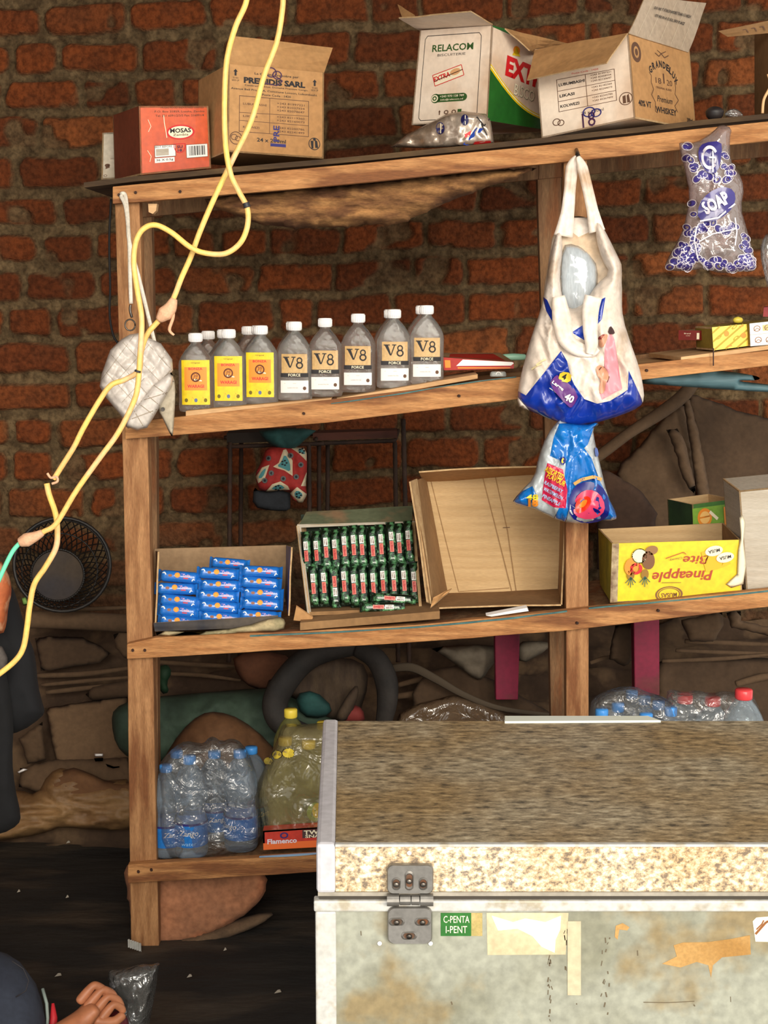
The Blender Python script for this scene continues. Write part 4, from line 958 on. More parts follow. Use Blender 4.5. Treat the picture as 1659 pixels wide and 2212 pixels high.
# right: dark red carton, yellow carton, white carton, yellow bit
mb = MB(); P = [at(1466, 712, 3.80), at(1512, 714, 3.77), at(1527, 710, 3.79)]; Q = [at(1466, 733, 3.80), at(1512, 735, 3.77), at(1527, 731, 3.79)]; top = [at(1466, 711, 3.80), at(1497, 700, 3.93), at(1560, 696, 3.93), at(1560, 708, 3.79)]
DKR = mat('dark_red_carton', (122, 34, 28), (104, 28, 24), scale=14, rough=.5)
a4 = [P[0], P[1], P[2], at(1570, 705, 3.82), at(1560, 698, 3.93), at(1497, 700, 3.93)]; z0 = Q[1].z; z1 = P[1].z
bot = [Vector((p.x, p.y, z0)) for p in a4]; tp = [Vector((p.x, p.y, z1)) for p in a4]
mb.add(bot + tp, [tuple(range(5, -1, -1))] + [(i, (i + 1) % 6, 6 + (i + 1) % 6, 6 + i) for i in range(6)], DKR); mb.add(tp, [tuple(range(6))], KRAFT_DK)
k = Ink(mb, quadfn(tp[0], tp[1], bot[1], bot[0]), 2, .0004); k.text('Brand', .42, .68, .3, .12, CREAM); k.text('quality', .45, .45, .2, .08, CREAM); k.rect(.86, .1, .98, .75, CREAM)
tag(mb.build('small_carton'), 'small dark red carton lying on the board at the right of the second shelf', 'carton')
def ink_y(k):
    ol = mat('olive_yellow', (176, 150, 36), rough=.5); k.rect(.0, .0, 1, 1, mat('yellow_soft', (244, 216, 84), rough=.4)); k.up()
    for i in range(-3, 5):
        x = i * .34; pts = [(x, 0), (x + .10, 0), (x + 1.0, 1), (x + .90, 1)]
        c_ = [(max(0, min(1, a)), max(0, min(1, b + (max(0, min(1, a)) - a) * 1.11))) for a, b in pts]
        k.line([(max(0, x), max(0, -x * 1.1)), (min(1, x + .9), min(1, (1 - x) * 1.1))], .08, ol) if -.85 < x < .95 else None
    k.up(); k.disc(.40, .66, .075, .13, ORANGE, 18); k.disc(.88, .50, .075, .13, ORANGE, 18); k.disc(.46, .08, .08, .07, ORANGE, 18, 0, 0, 180); k.disc(.84, .95, .07, .05, ORANGE, 14, 0, 180, 360)
    for x, y in ((.18, .55), (.66, .42), (.64, .92)): k.disc(x, y, .10, .07, ol, 12, .5, rot=35)
carton('sweet_carton', 'yellow patterned small carton with orange dots on the right of the second shelf', [(1538, 707), (1613, 700), (1617, 747), (1541, 757)], 3.70, 8, 0, .12, mat('olive_carton', (150, 126, 44), (128, 104, 34), scale=14), ink=ink_y, lid=True)
def ink_ww(k):
    k.rect(.0, 0, 1, 1, WHITE); k.up(); k.line([(0, .5), (1, .5)], .02, GREY_CARD)
    for x, y in ((.18, .75), (.45, .75), (.2, .25), (.47, .22), (.75, .7), (.75, .25)): k.disc(x, y, .09, .14, mat('brown_art', (150, 116, 96)), 12, .75); k.line([(x - .08, y - .1), (x, y + .02), (x + .08, y - .08)], .03, mat('brown_art', (150, 116, 96)))
    k.rect(.32, .62, .52, .88, mat('tan_art', (214, 190, 130))); k.text('MILK', .42, .76, .14, .08, INK_SOFT)
carton('sweet_carton', 'white printed small carton cut by the right edge, right of the yellow patterned one', [(1619, 699), (1705, 690), (1708, 740), (1621, 748)], 3.695, 6, 0, .12, mat('olive_carton', (150, 126, 44)), ink=ink_ww, lid=True)
mb = MB(); c = at(1594, 692, 3.76); mb.lathe([(.001, 0), (.010, .002), (.013, .008), (.010, .013), (.001, .016)], mat('yellow_sweet', (206, 186, 70), rough=.4), 12, (c.x, c.y, c.z - .007), ry=.6); tag(mb.build('wrapped_sweet', smooth=True), 'small yellow sweet lying on top of the yellow patterned carton', 'sweet')
mb = MB(); c = at(1668, 675, 3.8); mb.hexa([at(1650, 664, 3.8), at(1700, 660, 3.8), at(1700, 686, 3.8), at(1648, 684, 3.8)], [at(1650, 662, 3.88), at(1700, 658, 3.88), at(1700, 684, 3.88), at(1648, 682, 3.88)], mat('pink_red', (160, 60, 60), (130, 44, 50), scale=30)); tag(mb.build('small_carton'), 'dusty red small box at the right edge, above the white printed carton', 'carton')
mb = MB(); mb.tube([at(1541, 752, 3.66), at(1541, 790, 3.66)], .0015, mat('dark_string', (52, 30, 26)), 6); tag(mb.build('string'), 'short dark string hanging over the second rail below the yellow carton', 'string')
# ================================================================ HANGING THINGS
# --- quilted white handbag on a nail
PLEA = mat('quilted_white', (222, 214, 206), (206, 196, 186), scale=14, rough=.38, coat=.2)
PLEA2 = mat('bag_lining', (196, 184, 162), (180, 166, 142), scale=12, rough=.6)
SEAM = mat('seam_brown', (158, 144, 126), rough=.8)
bag = thing('handbag', at(300, 930, 3.58), 'small quilted off white handbag hanging by its strap at the left post', 'handbag')
def quilt(u, v):
    a, b = math.radians(38), math.radians(-42)
    p = (u * math.cos(a) + v * math.sin(a)) / 30 + .35 * noise.noise(Vector((u / 50, v / 50, 1))); q = (u * math.cos(b) + v * math.sin(b)) / 26 + .35 * noise.noise(Vector((u / 50, v / 50, 6)))
    return .009 * (abs(math.sin(math.pi * p)) ** .5 * abs(math.sin(math.pi * q)) ** .5 - .5)
body_o = [(280, 722), (300, 719), (322, 730), (348, 742), (372, 776), (374, 800), (352, 830), (310, 905), (300, 922), (276, 926), (268, 906), (228, 858), (215, 834), (220, 806), (238, 756), (262, 733)]
b1 = Soft(body_o, 3.60, front=.035, back=.03, rad=16, wr=.005, ws=60, sm=0, extra=quilt, seed=4)
mb = MB(); b1.mesh(mb, PLEA, (), 4); k = Ink(mb, b1.fn, 1, .0006)
for a_, b_ in (((236, 762), (345, 880)), ((225, 800), (318, 898)), ((262, 736), (362, 842)), ((300, 722), (372, 800)), ((226, 852), (330, 736)), ((250, 884), (362, 762)), ((272, 905), (372, 796)), ((218, 822), (290, 724))):
    P_ = [(lerp(a_[0], b_[0], i / 24), lerp(a_[1], b_[1], i / 24)) for i in range(25)]
    k.line([p for p in P_ if inside([p], b1.o)[0]], .9, SEAM)
main = mb.build('bag_body', bag, smooth=True)
mb = MB(); roll = Soft([(366, 805), (374, 815), (372, 832), (330, 905), (318, 924), (296, 930), (272, 922), (270, 906), (300, 870), (330, 830)], 3.575, front=.030, back=.01, rad=12, wr=.003, ws=40, sm=0); roll.mesh(mb, PLEA, (), 5)
k = Ink(mb, roll.fn, 1, .0007)
for a in ([(300, 872), (330, 895)], [(316, 852), (345, 876)], [(332, 832), (360, 852)], [(290, 888), (312, 925)], [(276, 908), (340, 884)], [(304, 866), (362, 848)]): k.line([(lerp(a[0][0], a[1][0], i / 6), lerp(a[0][1], a[1][1], i / 6)) for i in range(7)], 1.8, SEAM)
mb.build('front_pocket', bag, smooth=True)
mb = MB(); fl = Soft([(365, 800), (372, 806), (379, 830), (378, 880), (374, 940), (370, 944), (352, 905), (338, 880), (345, 850), (372, 830)], 3.59, front=.004, back=.003, rad=10, wr=.008, ws=60, sm=1); fl.mesh(mb, PLEA2, (), 6)
fl_o = mb.build('bag_flap', bag, smooth=True)
mb = MB(); c = fl.fn(352, 884, .001); mb.tube([c, c - Vector((0, .003, 0))], .005, METAL, 12); mb.build('stud', fl_o)
STRAP = mat('strap_white', (226, 218, 204), (208, 198, 180), scale=20, rough=.5)
mb = MB(); mb.tube(pxpath([(283, 656), (281, 600), (279, 520), (272, 450, 3.65), (262, 424, 3.669), (264, 418, 3.669), (271, 424, 3.668), (276, 470, 3.64), (279, 520), (300, 600), (322, 690), (336, 748)], 3.62, 6), .0048, STRAP, 8, flat=.45); st = mb.build('strap', bag, smooth=True)
mb = MB(); mb.tube(pxpath([(282, 658), (281, 670), (285, 686)], 3.61), .003, METAL, 8); c = at(281, 702, 3.61)
mb.tube([c + Vector((math.cos(a / 8 * math.pi) * .012, 0, math.sin(a / 8 * math.pi) * .013)) for a in range(17)], .0018, METAL, 8); mb.build('ring', st, smooth=True)
mb = MB()
for i in range(7):
    p = at(338 + i * 2, 752 + i * 8.5, 3.585); mb.tube([p + Vector((math.cos(a / 5 * math.pi) * .0045, .003 * (i % 2) * math.cos(a), math.sin(a / 5 * math.pi) * .006)) for a in range(11)], .0016, METAL, 6)
mb.build('chain', st, smooth=True)
# --- dark cord beside the left post
mb = MB(); mb.tube(pxpath([(240, 430), (236, 520), (238, 620), (237, 680), (245, 725), (262, 750)], 3.78), .003, mat('black_cord', (24, 22, 22)), 6); tag(mb.build('cord', smooth=True), 'thin black cord hanging down the left side of the left post', 'cord')
# --- big nappy bag
BAGW = mat('bag_white', (242, 230, 218), (222, 206, 190), scale=9, rough=.42, c3=(190, 160, 130), s3=6)
BAGT = mat('bag_tan_inside', (204, 172, 134), (224, 206, 184), scale=10, rough=.5)
BAGB = mat('bag_blue', (22, 58, 170), (16, 44, 140), scale=6, rough=.28, coat=.3)
PACK = mat('clear_pack', (186, 194, 200), (170, 180, 188), scale=9, stretch=(5, 1, .6), rough=.15, coat=.6)
nap = thing('carrier_bag', at(1255, 925, 3.58), 'large white and blue nappy carrier bag hanging from a nail on the middle post', 'bag')
bk = Soft([(1195, 500), (1225, 470), (1245, 466), (1262, 468), (1290, 480), (1312, 510), (1340, 570), (1345, 640), (1340, 760), (1180, 760), (1172, 640), (1186, 560)], 3.66, front=.01, back=.02, rad=50, wr=.012, ws=70, sm=1, seed=2)
mb = MB(); bk.mesh(mb, BAGT, [([(1225, 470), (1285, 470), (1275, 500), (1250, 512), (1232, 498)], BAGW)], 8); mb.build('back_panel', nap, smooth=True)
pk = Soft([(1214, 530), (1240, 526), (1275, 545), (1292, 575), (1290, 640), (1270, 690), (1225, 690), (1206, 620)], 3.645, front=.02, back=.005, rad=30, wr=.006, ws=40, stretch=(3, .5), sm=1)
mb = MB(); pk.mesh(mb, PACK, (), 7); tag(mb.build('nappy_pack', nap, smooth=True), 'clear plastic pack showing inside the bag opening')
fo = [(1200, 505), (1212, 500), (1216, 540), (1209, 590), (1213, 640), (1226, 662), (1240, 668), (1262, 655), (1290, 612), (1318, 590), (1300, 560), (1288, 520), (1286, 478), (1298, 482), (1314, 512), (1338, 560), (1344, 575), (1342, 640), (1346, 690), (1362, 740), (1380, 790), (1389, 830), (1392, 862), (1382, 880), (1340, 898), (1300, 910), (1262, 920), (1225, 920), (1180, 902), (1135, 884), (1117, 876), (1120, 832), (1133, 780), (1150, 720), (1168, 670), (1180, 612), (1186, 560)]
regs = [([(1100, 835), (1136, 854), (1170, 812), (1212, 758), (1225, 780), (1232, 810), (1240, 830), (1262, 862), (1290, 872), (1318, 866), (1356, 842), (1358, 800), (1372, 830), (1381, 850), (1388, 870), (1400, 880), (1300, 940), (1180, 930)], BAGB),
        ([(1172, 640), (1182, 648), (1196, 680), (1206, 715), (1196, 700), (1180, 672)], BAGB), ([(1292, 650), (1308, 642), (1300, 690), (1262, 735), (1235, 718), (1262, 700)], BAGB)]
fr = Soft(fo, lambda u, v: 3.62, front=.045, back=.05, rad=50, wr=.030, ws=58, stretch=(1.4, .6), sm=1, seed=3)
PINK = mat('pink_print', (222, 150, 160), rough=.4); SKIN = mat('skin_print', (208, 150, 120), rough=.4)
mb = MB(); fr.mesh(mb, BAGW, regs + [([(1318, 715), (1328, 735), (1336, 790), (1344, 840), (1300, 864), (1295, 850), (1305, 800), (1306, 750)], PINK)], 5)
k = Ink(mb, fr.fn, 1, .0018)
def soft_poly(k, pts, m):   # small print shapes: fan from centre so they hug the surface
    cx = sum(p[0] for p in pts) / len(pts); cy = sum(p[1] for p in pts) / len(pts); pts = smooth_closed(pts, 1); n = len(pts)
    k.put([(cx, cy)] + [(cx + (x - cx) * .5, cy + (y - cy) * .5) for x, y in pts] + pts, [(0, 1 + i, 1 + (i + 1) % n) for i in range(n)] + [(1 + i, 1 + (i + 1) % n, 1 + n + (i + 1) % n, 1 + n + i)[::-1] for i in range(n)], m)
k.up(); soft_poly(k, [(1288, 792), (1298, 788), (1312, 800), (1316, 816), (1308, 828), (1306, 848), (1296, 852), (1294, 838), (1298, 822), (1288, 808)], SKIN)
soft_poly(k, [(1296, 728), (1304, 722), (1314, 722), (1310, 738), (1302, 752), (1292, 748)], SKIN)
soft_poly(k, [(1312, 722), (1318, 702), (1326, 712), (1329, 722)], mat('dark_hair_print', (60, 36, 36))); soft_poly(k, [(1290, 730), (1306, 720), (1308, 728), (1296, 736)], mat('dark_red_print', (140, 50, 50)))
k.line([(1294, 800), (1300, 792), (1306, 794)], 2, INK_SOFT); k.line([(1308, 806), (1316, 814), (1312, 826)], 1.6, INK_SOFT)
PUR = mat('purple_print', (96, 40, 120), rough=.4)
k.up(); soft_poly(k, [(1195, 816), (1206, 808), (1252, 850), (1238, 880), (1228, 880), (1186, 832)], PUR); k.up()
soft_poly(k, [(1211, 802), (1235, 806), (1232, 828), (1205, 822)], mat('yellow_tag', (236, 206, 60), rough=.4)); k.up()
k.text('4', 1219, 814, 9, -14, INK, bold=.03, rot=20); k.text('Large', 1205, 834, 30, -10, WHITE, bold=.03, rot=38); k.text('40', 1230, 860, 20, -17, WHITE, bold=.04, rot=28); k.line([(1187, 838), (1206, 852)], 1.6, WHITE)
for i in range(4): k.line([(1152 + i * 5, 884 + i * 3.5), (1176 + i * 5, 900 + i * 2)], 1.3, LBLUE)
for a in ((1160, 800, 40, -30), (1170, 790, 36, -30)): k.line([(a[0] - 12, a[1] - 2), (a[0], a[1] - 10), (a[0] + 10, a[1] - 14)], 3, mat('pale_gold_print', (214, 198, 150)))
mb.build('front_panel', nap, smooth=True)
def band(pts, w_, Y, m, th=.002, seg=6):
    P = pxpath(pts, Y, 6); mb = MB(); vs = []
    n = len(P); ws = w_ if isinstance(w_, (list, tuple)) else [w_, w_]
    for i, p in enumerate(P):
        d = (P[min(i + 1, n - 1)] - P[max(i - 1, 0)]).normalized(); s_ = d.cross(Vector((0, -1, 0))).normalized(); f = i / (n - 1) * (len(ws) - 1); a = int(min(f, len(ws) - 2)); w2 = lerp(ws[a], ws[a + 1], f - a) / 2 / F * 3.7
        for q, dy in ((-1, .0), (-.5, -.004 * math.sin(i * .5)), (0, .003), (.5, -.005), (1, 0)): vs.append(p + s_ * w2 * q + Vector((0, dy, 0)))
        for q in (1, 0, -1): vs.append(p + s_ * w2 * q + Vector((0, .004, 0)))
    fs = [(8 * i + j, 8 * i + 8 + j, 8 * i + 8 + (j + 1) % 8, 8 * i + (j + 1) % 8) for i in range(n - 1) for j in range(8)]
    mb.add(vs, fs + [tuple(range(8)), tuple(8 * (n - 1) + j for j in range(7, -1, -1))], m); return mb
band([(1246, 338), (1236, 362), (1231, 410), (1226, 460), (1217, 510)], [10, 26, 24, 28, 40], 3.62, BAGW).build('handle', nap, smooth=True)
band([(1248, 338), (1258, 362), (1270, 410), (1280, 455), (1290, 500)], [8, 22, 22, 24, 34], 3.61, BAGW).build('handle', nap, smooth=True)
band([(1206, 640), (1214, 690), (1222, 730), (1245, 752), (1275, 760), (1292, 752)], [26, 40, 34, 30, 24, 14], 3.545, BAGW).build('handle', nap, smooth=True)
band([(1282, 640), (1276, 670), (1275, 710), (1278, 745), (1274, 765)], [36, 34, 30, 26, 16], 3.535, BAGW).build('handle', nap, smooth=True)
mb = MB(); mb.tube([at(1245, 322, 3.68), at(1248, 336, 3.62), at(1250, 345, 3.615)], [.004, .006, .003], METAL, 8); mb.build('clip', nap, smooth=True)
# --- candy bag below
CB = mat('candy_blue', (20, 120, 206), (14, 104, 186), scale=6, rough=.2, coat=.5)
CSIL = mat('candy_silver', (176, 184, 188), (198, 204, 206), scale=9, rough=.25, coat=.4, bump=.3)
co = [(1208, 905), (1216, 912), (1262, 918), (1290, 912), (1294, 918), (1280, 924), (1286, 960), (1298, 1010), (1312, 1070), (1333, 1112), (1330, 1124), (1290, 1124), (1260, 1132), (1230, 1130), (1200, 1122), (1180, 1112), (1150, 1098), (1104, 1088), (1120, 1066), (1155, 1030), (1162, 990), (1180, 940)]
cregs = [([(1208, 915), (1294, 910), (1282, 925), (1270, 960), (1240, 990), (1235, 1075), (1222, 1128), (1196, 1122), (1216, 1080), (1222, 1000), (1188, 985), (1196, 945)], CB), ([(1240, 990), (1262, 968), (1278, 990), (1296, 1040), (1312, 1070), (1340, 1112), (1330, 1130), (1290, 1126), (1232, 1090)], CB), ([(1104, 1090), (1122, 1064), (1150, 1050), (1160, 1072), (1140, 1094)], CB),
         ([(1182, 1000), (1216, 1014), (1226, 1060), (1222, 1098), (1196, 1096), (1170, 1080), (1176, 1030)], mat('crimson_print', (190, 30, 70), rough=.3))]
cd = Soft(co, 3.60, front=.035, back=.03, rad=30, wr=.020, ws=40, stretch=(1.6, .5), sm=1, seed=8)
mb = MB(); cd.mesh(mb, CSIL, cregs, 4); k = Ink(mb, cd.fn, 1, .0022); NV = mat('navy_candy', (16, 24, 110), rough=.3)
k.up(); soft_poly(k, [(1232, 1118), (1226, 1085), (1240, 1050), (1268, 1038), (1300, 1048), (1314, 1076), (1318, 1110), (1300, 1126), (1262, 1132)], NV); k.up()
soft_poly(k, [(1240, 1115), (1238, 1088), (1250, 1066), (1272, 1056), (1296, 1066), (1308, 1092), (1302, 1112), (1274, 1124)], mat('candy_pink', (206, 60, 96), rough=.25)); k.up(); soft_poly(k, [(1243, 1104), (1243, 1086), (1256, 1072), (1274, 1072), (1278, 1086), (1266, 1102), (1252, 1110)], mat('candy_red', (228, 50, 24), rough=.25)); k.up(); soft_poly(k, [(1250, 1098), (1256, 1082), (1270, 1078), (1264, 1094)], ORANGE)
for t, x, y, w_, h_, m_, r in (('ASSORTED', 1198, 1022, 44, 13, YELLOW, 28), ('FLAVOUR', 1202, 1036, 44, 12, YELLOW, 28), ('RASPBERRY', 1196, 1052, 44, 8, LBLUE, 28), ('WATERMELON', 1195, 1066, 46, 8, LBLUE, 28), ('PINEAPPLE', 1191, 1080, 42, 8, LBLUE, 28)): k.text(t, x, y, w_, -h_, m_, rot=r, bold=.02)
k.text('18', 1152, 1086, 22, -18, ORANGE, bold=.06); k.text('48', 1150, 1074, 26, -12, YELLOW, bold=.03); k.line([(1240, 1046), (1256, 1036), (1282, 1030), (1300, 1036)], 7, mat('candy_tan', (206, 160, 90))); k.text('RUB-A', 1270, 1036, 30, -7, NV, bold=.02); soft_poly(k, [(1208, 992), (1218, 984), (1224, 996), (1214, 1008)], NV); soft_poly(k, [(1212, 994), (1217, 988), (1220, 996), (1214, 1003)], YELLOW)
soft_poly(k, [(1284, 968), (1290, 966), (1294, 984), (1287, 988)], mat('silver_blue', (90, 110, 170)));
mb.build('x', None); candy = tag(bpy.data.objects['x'], 'glossy blue and clear bag of assorted candies hanging below the nappy bag', 'candy bag'); candy.name = 'candy_bag'
for p in candy.data.polygons: p.use_smooth = True
# --- purple soap wrapper bag at right
PB = film_mat('wrapper_film', tint=(214, 196, 196), amount=.10, bscale=26, bstr=.35, haze=.30, hazec=(206, 190, 184))
PURB = mat('violet_print', (52, 44, 118), (70, 60, 140), scale=10, rough=.3, coat=.4)
po = [(1464, 310), (1475, 306), (1500, 310), (1540, 285), (1556, 268), (1582, 276), (1576, 300), (1578, 350), (1596, 372), (1608, 405), (1600, 450), (1612, 490), (1626, 540), (1634, 575), (1628, 588), (1600, 586), (1560, 592), (1520, 580), (1480, 586), (1434, 584), (1440, 562), (1470, 510), (1482, 470), (1490, 420), (1480, 370)]
pu = Soft(po, 3.62, front=.045, back=.03, rad=46, wr=.012, ws=40, stretch=(1.2, .8), sm=1, seed=12)
sb = thing('soap_bag', at(1535, 590, 3.62), 'clear and violet printed wrapper bag hanging from the top rail at the right', 'bag')
mb = MB(); pu.mesh(mb, PB, (), 4); k = Ink(mb, pu.fn, 1, .0035)
rr = random.Random(2)
WOV = mat('white_violet', (222, 216, 226), rough=.3)
for _ in range(420):
    x, y = rr.uniform(1440, 1630), rr.uniform(300, 585)
    if not inside([(x, y)], pu.o)[0] or edist([(x, y)], pu.o)[0] < 7: continue
    if 1498 < x < 1600 and 395 < y < 480: continue
    if 1505 < x < 1562 and 298 < y < 375: continue
    if 1512 < x < 1596 and 500 < y < 560: continue
    a = rr.uniform(-60, 60); s_ = rr.uniform(6, 10)
    k.disc(x, y, s_, s_ * .7, PURB, 12, rr.choice([.0, .55]), rot=a)
    k.disc(x, y, s_ * 1.3, s_, WOV, 12, .86, rot=a)
k.up(); k.up(); soft_poly(k, [(1510, 350), (1508, 322), (1520, 308), (1558, 304), (1560, 330), (1552, 372), (1530, 376)], PURB); soft_poly(k, [(1506, 474), (1510, 440), (1530, 416), (1560, 402), (1586, 410), (1590, 436), (1572, 462), (1540, 480)], PURB); k.up()
k.disc(1533, 340, 18, 26, WOV, 24, .72, 40, 330); k.line([(1532, 340), (1546, 340), (1544, 352)], 4, WOV); k.line([(1540, 318), (1540, 372)], 3, WOV)
k.text('SOAP', 1546, 438, 60, -30, WOV, rot=-28, bold=.05); k.line([(1512, 478), (1552, 470), (1588, 440)], 3.5, WOV); k.line([(1505, 490), (1500, 520), (1508, 560), (1530, 584)], 3, WOV); k.line([(1510, 522), (1540, 505), (1590, 494)], 2.5, WOV); k.line([(1588, 470), (1592, 500), (1588, 530)], 2.5, WOV)
mb.build('wrapper', sb, smooth=True)
cont = Soft([(1506, 540), (1525, 532), (1560, 545), (1585, 528), (1610, 540), (1622, 575), (1600, 584), (1560, 588), (1520, 575)], 3.625, front=.03, back=.01, rad=18, wr=.02, ws=22, sm=1)
mb = MB(); cont.mesh(mb, mat('crumpled_dark', (84, 66, 80), (180, 166, 160), scale=40, rough=.4), (), 6); k = Ink(mb, cont.fn, 1, .001); k.poly([(1544, 562), (1550, 548), (1592, 566), (1586, 588), (1546, 580)], mat('pale_blue_label', (170, 176, 206))); k.up()
for i in range(7): k.line([(1556 + i * 4, 558 + i * 1.6), (1553 + i * 4, 578 + i)], 1.4, PURB)
mb.build('contents', sb, smooth=True)
soft('clear_bag', [(1640, 540), (1652, 505), (1672, 500), (1700, 540), (1700, 650), (1664, 640), (1650, 590)], 3.75, FILM, step=8, front=.03, back=.02, rad=20, wr=.01, ws=30); tag(bpy.data.objects['clear_bag'], 'hazy clear plastic bag hanging at the right edge below the violet wrapper bag', 'bag')

# ================================================================ THE YELLOW CABLES
CAB = mat('yellow_cable', (246, 204, 104), (236, 186, 112), scale=14, rough=.45, c3=(240, 190, 140), s3=10)
CY = 2.75
def cable(name, pts, r, m, label, Y=CY, bits=()):
    mb = MB(); mb.tube(pxpath(pts, Y, 8), r, m, 10); o = mb.build(name, smooth=True); tag(o, label, 'cable')
    for nm, p2, r2, m2 in bits:
        q = MB(); q.tube(pxpath(p2, Y - .004, 5), r2, m2, 10); q.build(nm, o, smooth=True)
    return o
TAPE = mat('tape_pink', (226, 178, 142), (206, 156, 120), scale=30, rough=.7, bump=.5); BLKT = mat('black_tape', (34, 34, 40), rough=.5)
cable('power_cable', [(622, -420), (618, -150), (612, -30), (610, 20), (598, 90), (570, 165), (543, 260), (500, 350), (462, 430), (432, 500), (412, 555), (392, 600), (372, 650), (345, 690), (318, 722), (305, 760), (300, 800), (270, 820), (240, 832), (215, 865), (180, 925), (160, 965), (135, 1005), (116, 1035)], .0050, CAB,
      'yellow cable running from the top down past the handbag to a twisted wire tie', bits=[('tape_splice', [(376, 645), (368, 665), (356, 678), (342, 692)], [.006, .012, .014, .006], TAPE), ('loose_end', [(372, 664), (374, 685), (366, 712), (376, 724)], [.004, .003, .003, .002], TAPE), ('wire_tie', [(102, 1022), (110, 1032), (122, 1030), (124, 1040), (112, 1045)], .0024, TAPE)])
cable('power_cable', [(560, -420), (548, -150), (536, -30), (530, 10), (508, 60), (490, 130), (485, 220), (487, 310), (498, 375), (515, 412), (534, 450), (534, 490), (518, 526), (485, 548), (440, 546), (408, 532), (370, 502), (335, 486), (308, 496), (293, 525), (289, 570), (297, 630), (306, 690), (303, 760), (298, 830), (288, 870), (255, 935), (215, 990), (165, 1060), (122, 1130), (95, 1148), (75, 1158)], .0050, CAB,
      'yellow cable looping beneath the top shelf, ending in a taped joint at the left', Y=CY - .03, bits=[('tape_band', [(531, 438), (534, 448)], .0062, BLKT), ('joint', [(92, 1150), (78, 1158), (58, 1166), (42, 1172)], [.006, .009, .013, .008], TAPE), ('green_wire', [(44, 1172), (28, 1190), (10, 1225), (-10, 1270)], .0042, mat('green_wire', (110, 214, 172), rough=.4)), ('tape_band', [(298, 800), (297, 804)], .0058, BLKT)])
cable('power_cable', [(101, 1044), (106, 1068), (120, 1110), (124, 1150), (120, 1185), (98, 1225), (74, 1262), (64, 1310), (59, 1350), (50, 1400), (30, 1430), (-10, 1462)], .0054, CAB, 'yellow cable hanging from the wire tie down to the left edge', Y=CY + .02)
mb = MB(); mb.tube(pxpath([(103, 960), (100, 1000), (104, 1030)], 4.0), .003, BLKT, 6); 
# ================================================================ THIRD SHELF
# blue biscuit tray
TRAY_IN = mat('tray_inside', (176, 146, 112), (158, 128, 96), scale=8, rough=.85)
BLUEP = mat('tray_blue', (28, 66, 150), (20, 50, 120), scale=12, rough=.4)
tr = thing('biscuit_tray', shelf_u('three', 475, 3.8), 'low torn carton tray with a blue outside at the left of the third shelf', 'tray')
def pan(q, th, m, name, mi=None, bend=.003, seed=1): 
    mb = MB(); panel(mb, q, th, m, 8, bend, mi or m, seed); return mb.build(name, tr)
pan([at(334, 1186, 3.98), at(618, 1178, 3.98), at(616, 1300, 3.99), at(336, 1320, 3.99)], .004, TRAY_IN, 'back_wall')
pan([at(335, 1190, 3.96), at(340, 1192, 3.72), at(334, 1345, 3.71), at(336, 1320, 3.96)], .004, TRAY_IN, 'side_wall')
pan([at(628, 1182, 3.72), at(618, 1178, 3.97), at(615, 1290, 3.97), at(622, 1330, 3.70)][::1], .004, BLUEP, 'side_wall', BLUEP)
pan([at(332, 1346, 3.69), at(600, 1330, 3.69), at(604, 1354, 3.69), at(334, 1364, 3.69)], .004, mat('tray_dark_edge', (40, 40, 48), (90, 80, 70), scale=10), 'front_wall', KRAFT_DK)
pan([at(336, 1318, 3.98), at(614, 1298, 3.98), at(602, 1350, 3.70), at(334, 1360, 3.70)], .003, TRAY_IN, 'base')
soft('torn_card', [(335, 1362), (420, 1366), (520, 1356), (600, 1330), (618, 1340), (612, 1364), (540, 1366), (450, 1374), (340, 1376)], 3.685, mat('torn_green_card', (120, 116, 84), (200, 180, 140), scale=18, rough=.9), step=7, front=.01, back=.005, rad=8, wr=.01, ws=20, sm=1); tag(bpy.data.objects['torn_card'], 'torn green and brown card strip in front of the blue biscuit tray', 'card')
BP = mat('blue_wrapper', (36, 122, 214), (26, 104, 196), scale=10, rough=.22, coat=.6, bump=.4, bscale=60)
def make_pack(name, w_, h_, d_, m, deco):
    """pillow pack with crimped ends; x across, z up, front at -y"""
    mb = MB(); nx, nr = 30, 14; vs = []
    for i in range(nx + 1):
        t = i / nx * 2 - 1; e = min(1, max(0, (abs(t) - .72) / .17)); s_ = max(math.sqrt(max(0, 1 - e ** 2)) * (1 - .1 * t * t), .06)
        hh = h_ / 2 * (1 - .14 * math.sin(math.pi * e)) * (1 + .05 * math.sin(i * 1.7) * (e > 0)); dd = d_ / 2 * s_
        for k_ in range(nr):
            a = 2 * math.pi * k_ / nr; vs.append((t * w_ / 2, math.copysign(abs(math.sin(a)) ** .75, math.sin(a)) * dd, math.copysign(abs(math.cos(a)) ** .6, math.cos(a)) * hh + h_ / 2))
    fs = [(i * nr + k_, (i + 1) * nr + k_, (i + 1) * nr + (k_ + 1) % nr, i * nr + (k_ + 1) % nr) for i in range(nx) for k_ in range(nr)] + [tuple(range(nr)), tuple(nx * nr + k_ for k_ in range(nr - 1, -1, -1))]
    mb.add(vs, fs, m)
    def fn(s_, t_, off):    # s -1..1, t 0..1 up the front
        z = (t_ * 2 - 1); e = min(1, max(0, (abs(s_) - .72) / .17)); sc = max(math.sqrt(max(0, 1 - e ** 2)) * (1 - .1 * s_ * s_), .06)
        zz = max(-.99, min(.99, z)); a = math.acos(max(-1, min(1, math.copysign(abs(zz) ** (1 / .6), zz)))); y = -(math.sin(a) ** .75) * d_ / 2 * sc
        return Vector((s_ * w_ / 2, y - off - .0007, z * h_ / 2 + h_ / 2))
    deco(Ink(mb, fn, 1, .0003)); o = mb.build(name, None, smooth=True, loc=(0, 0, 0)); return o
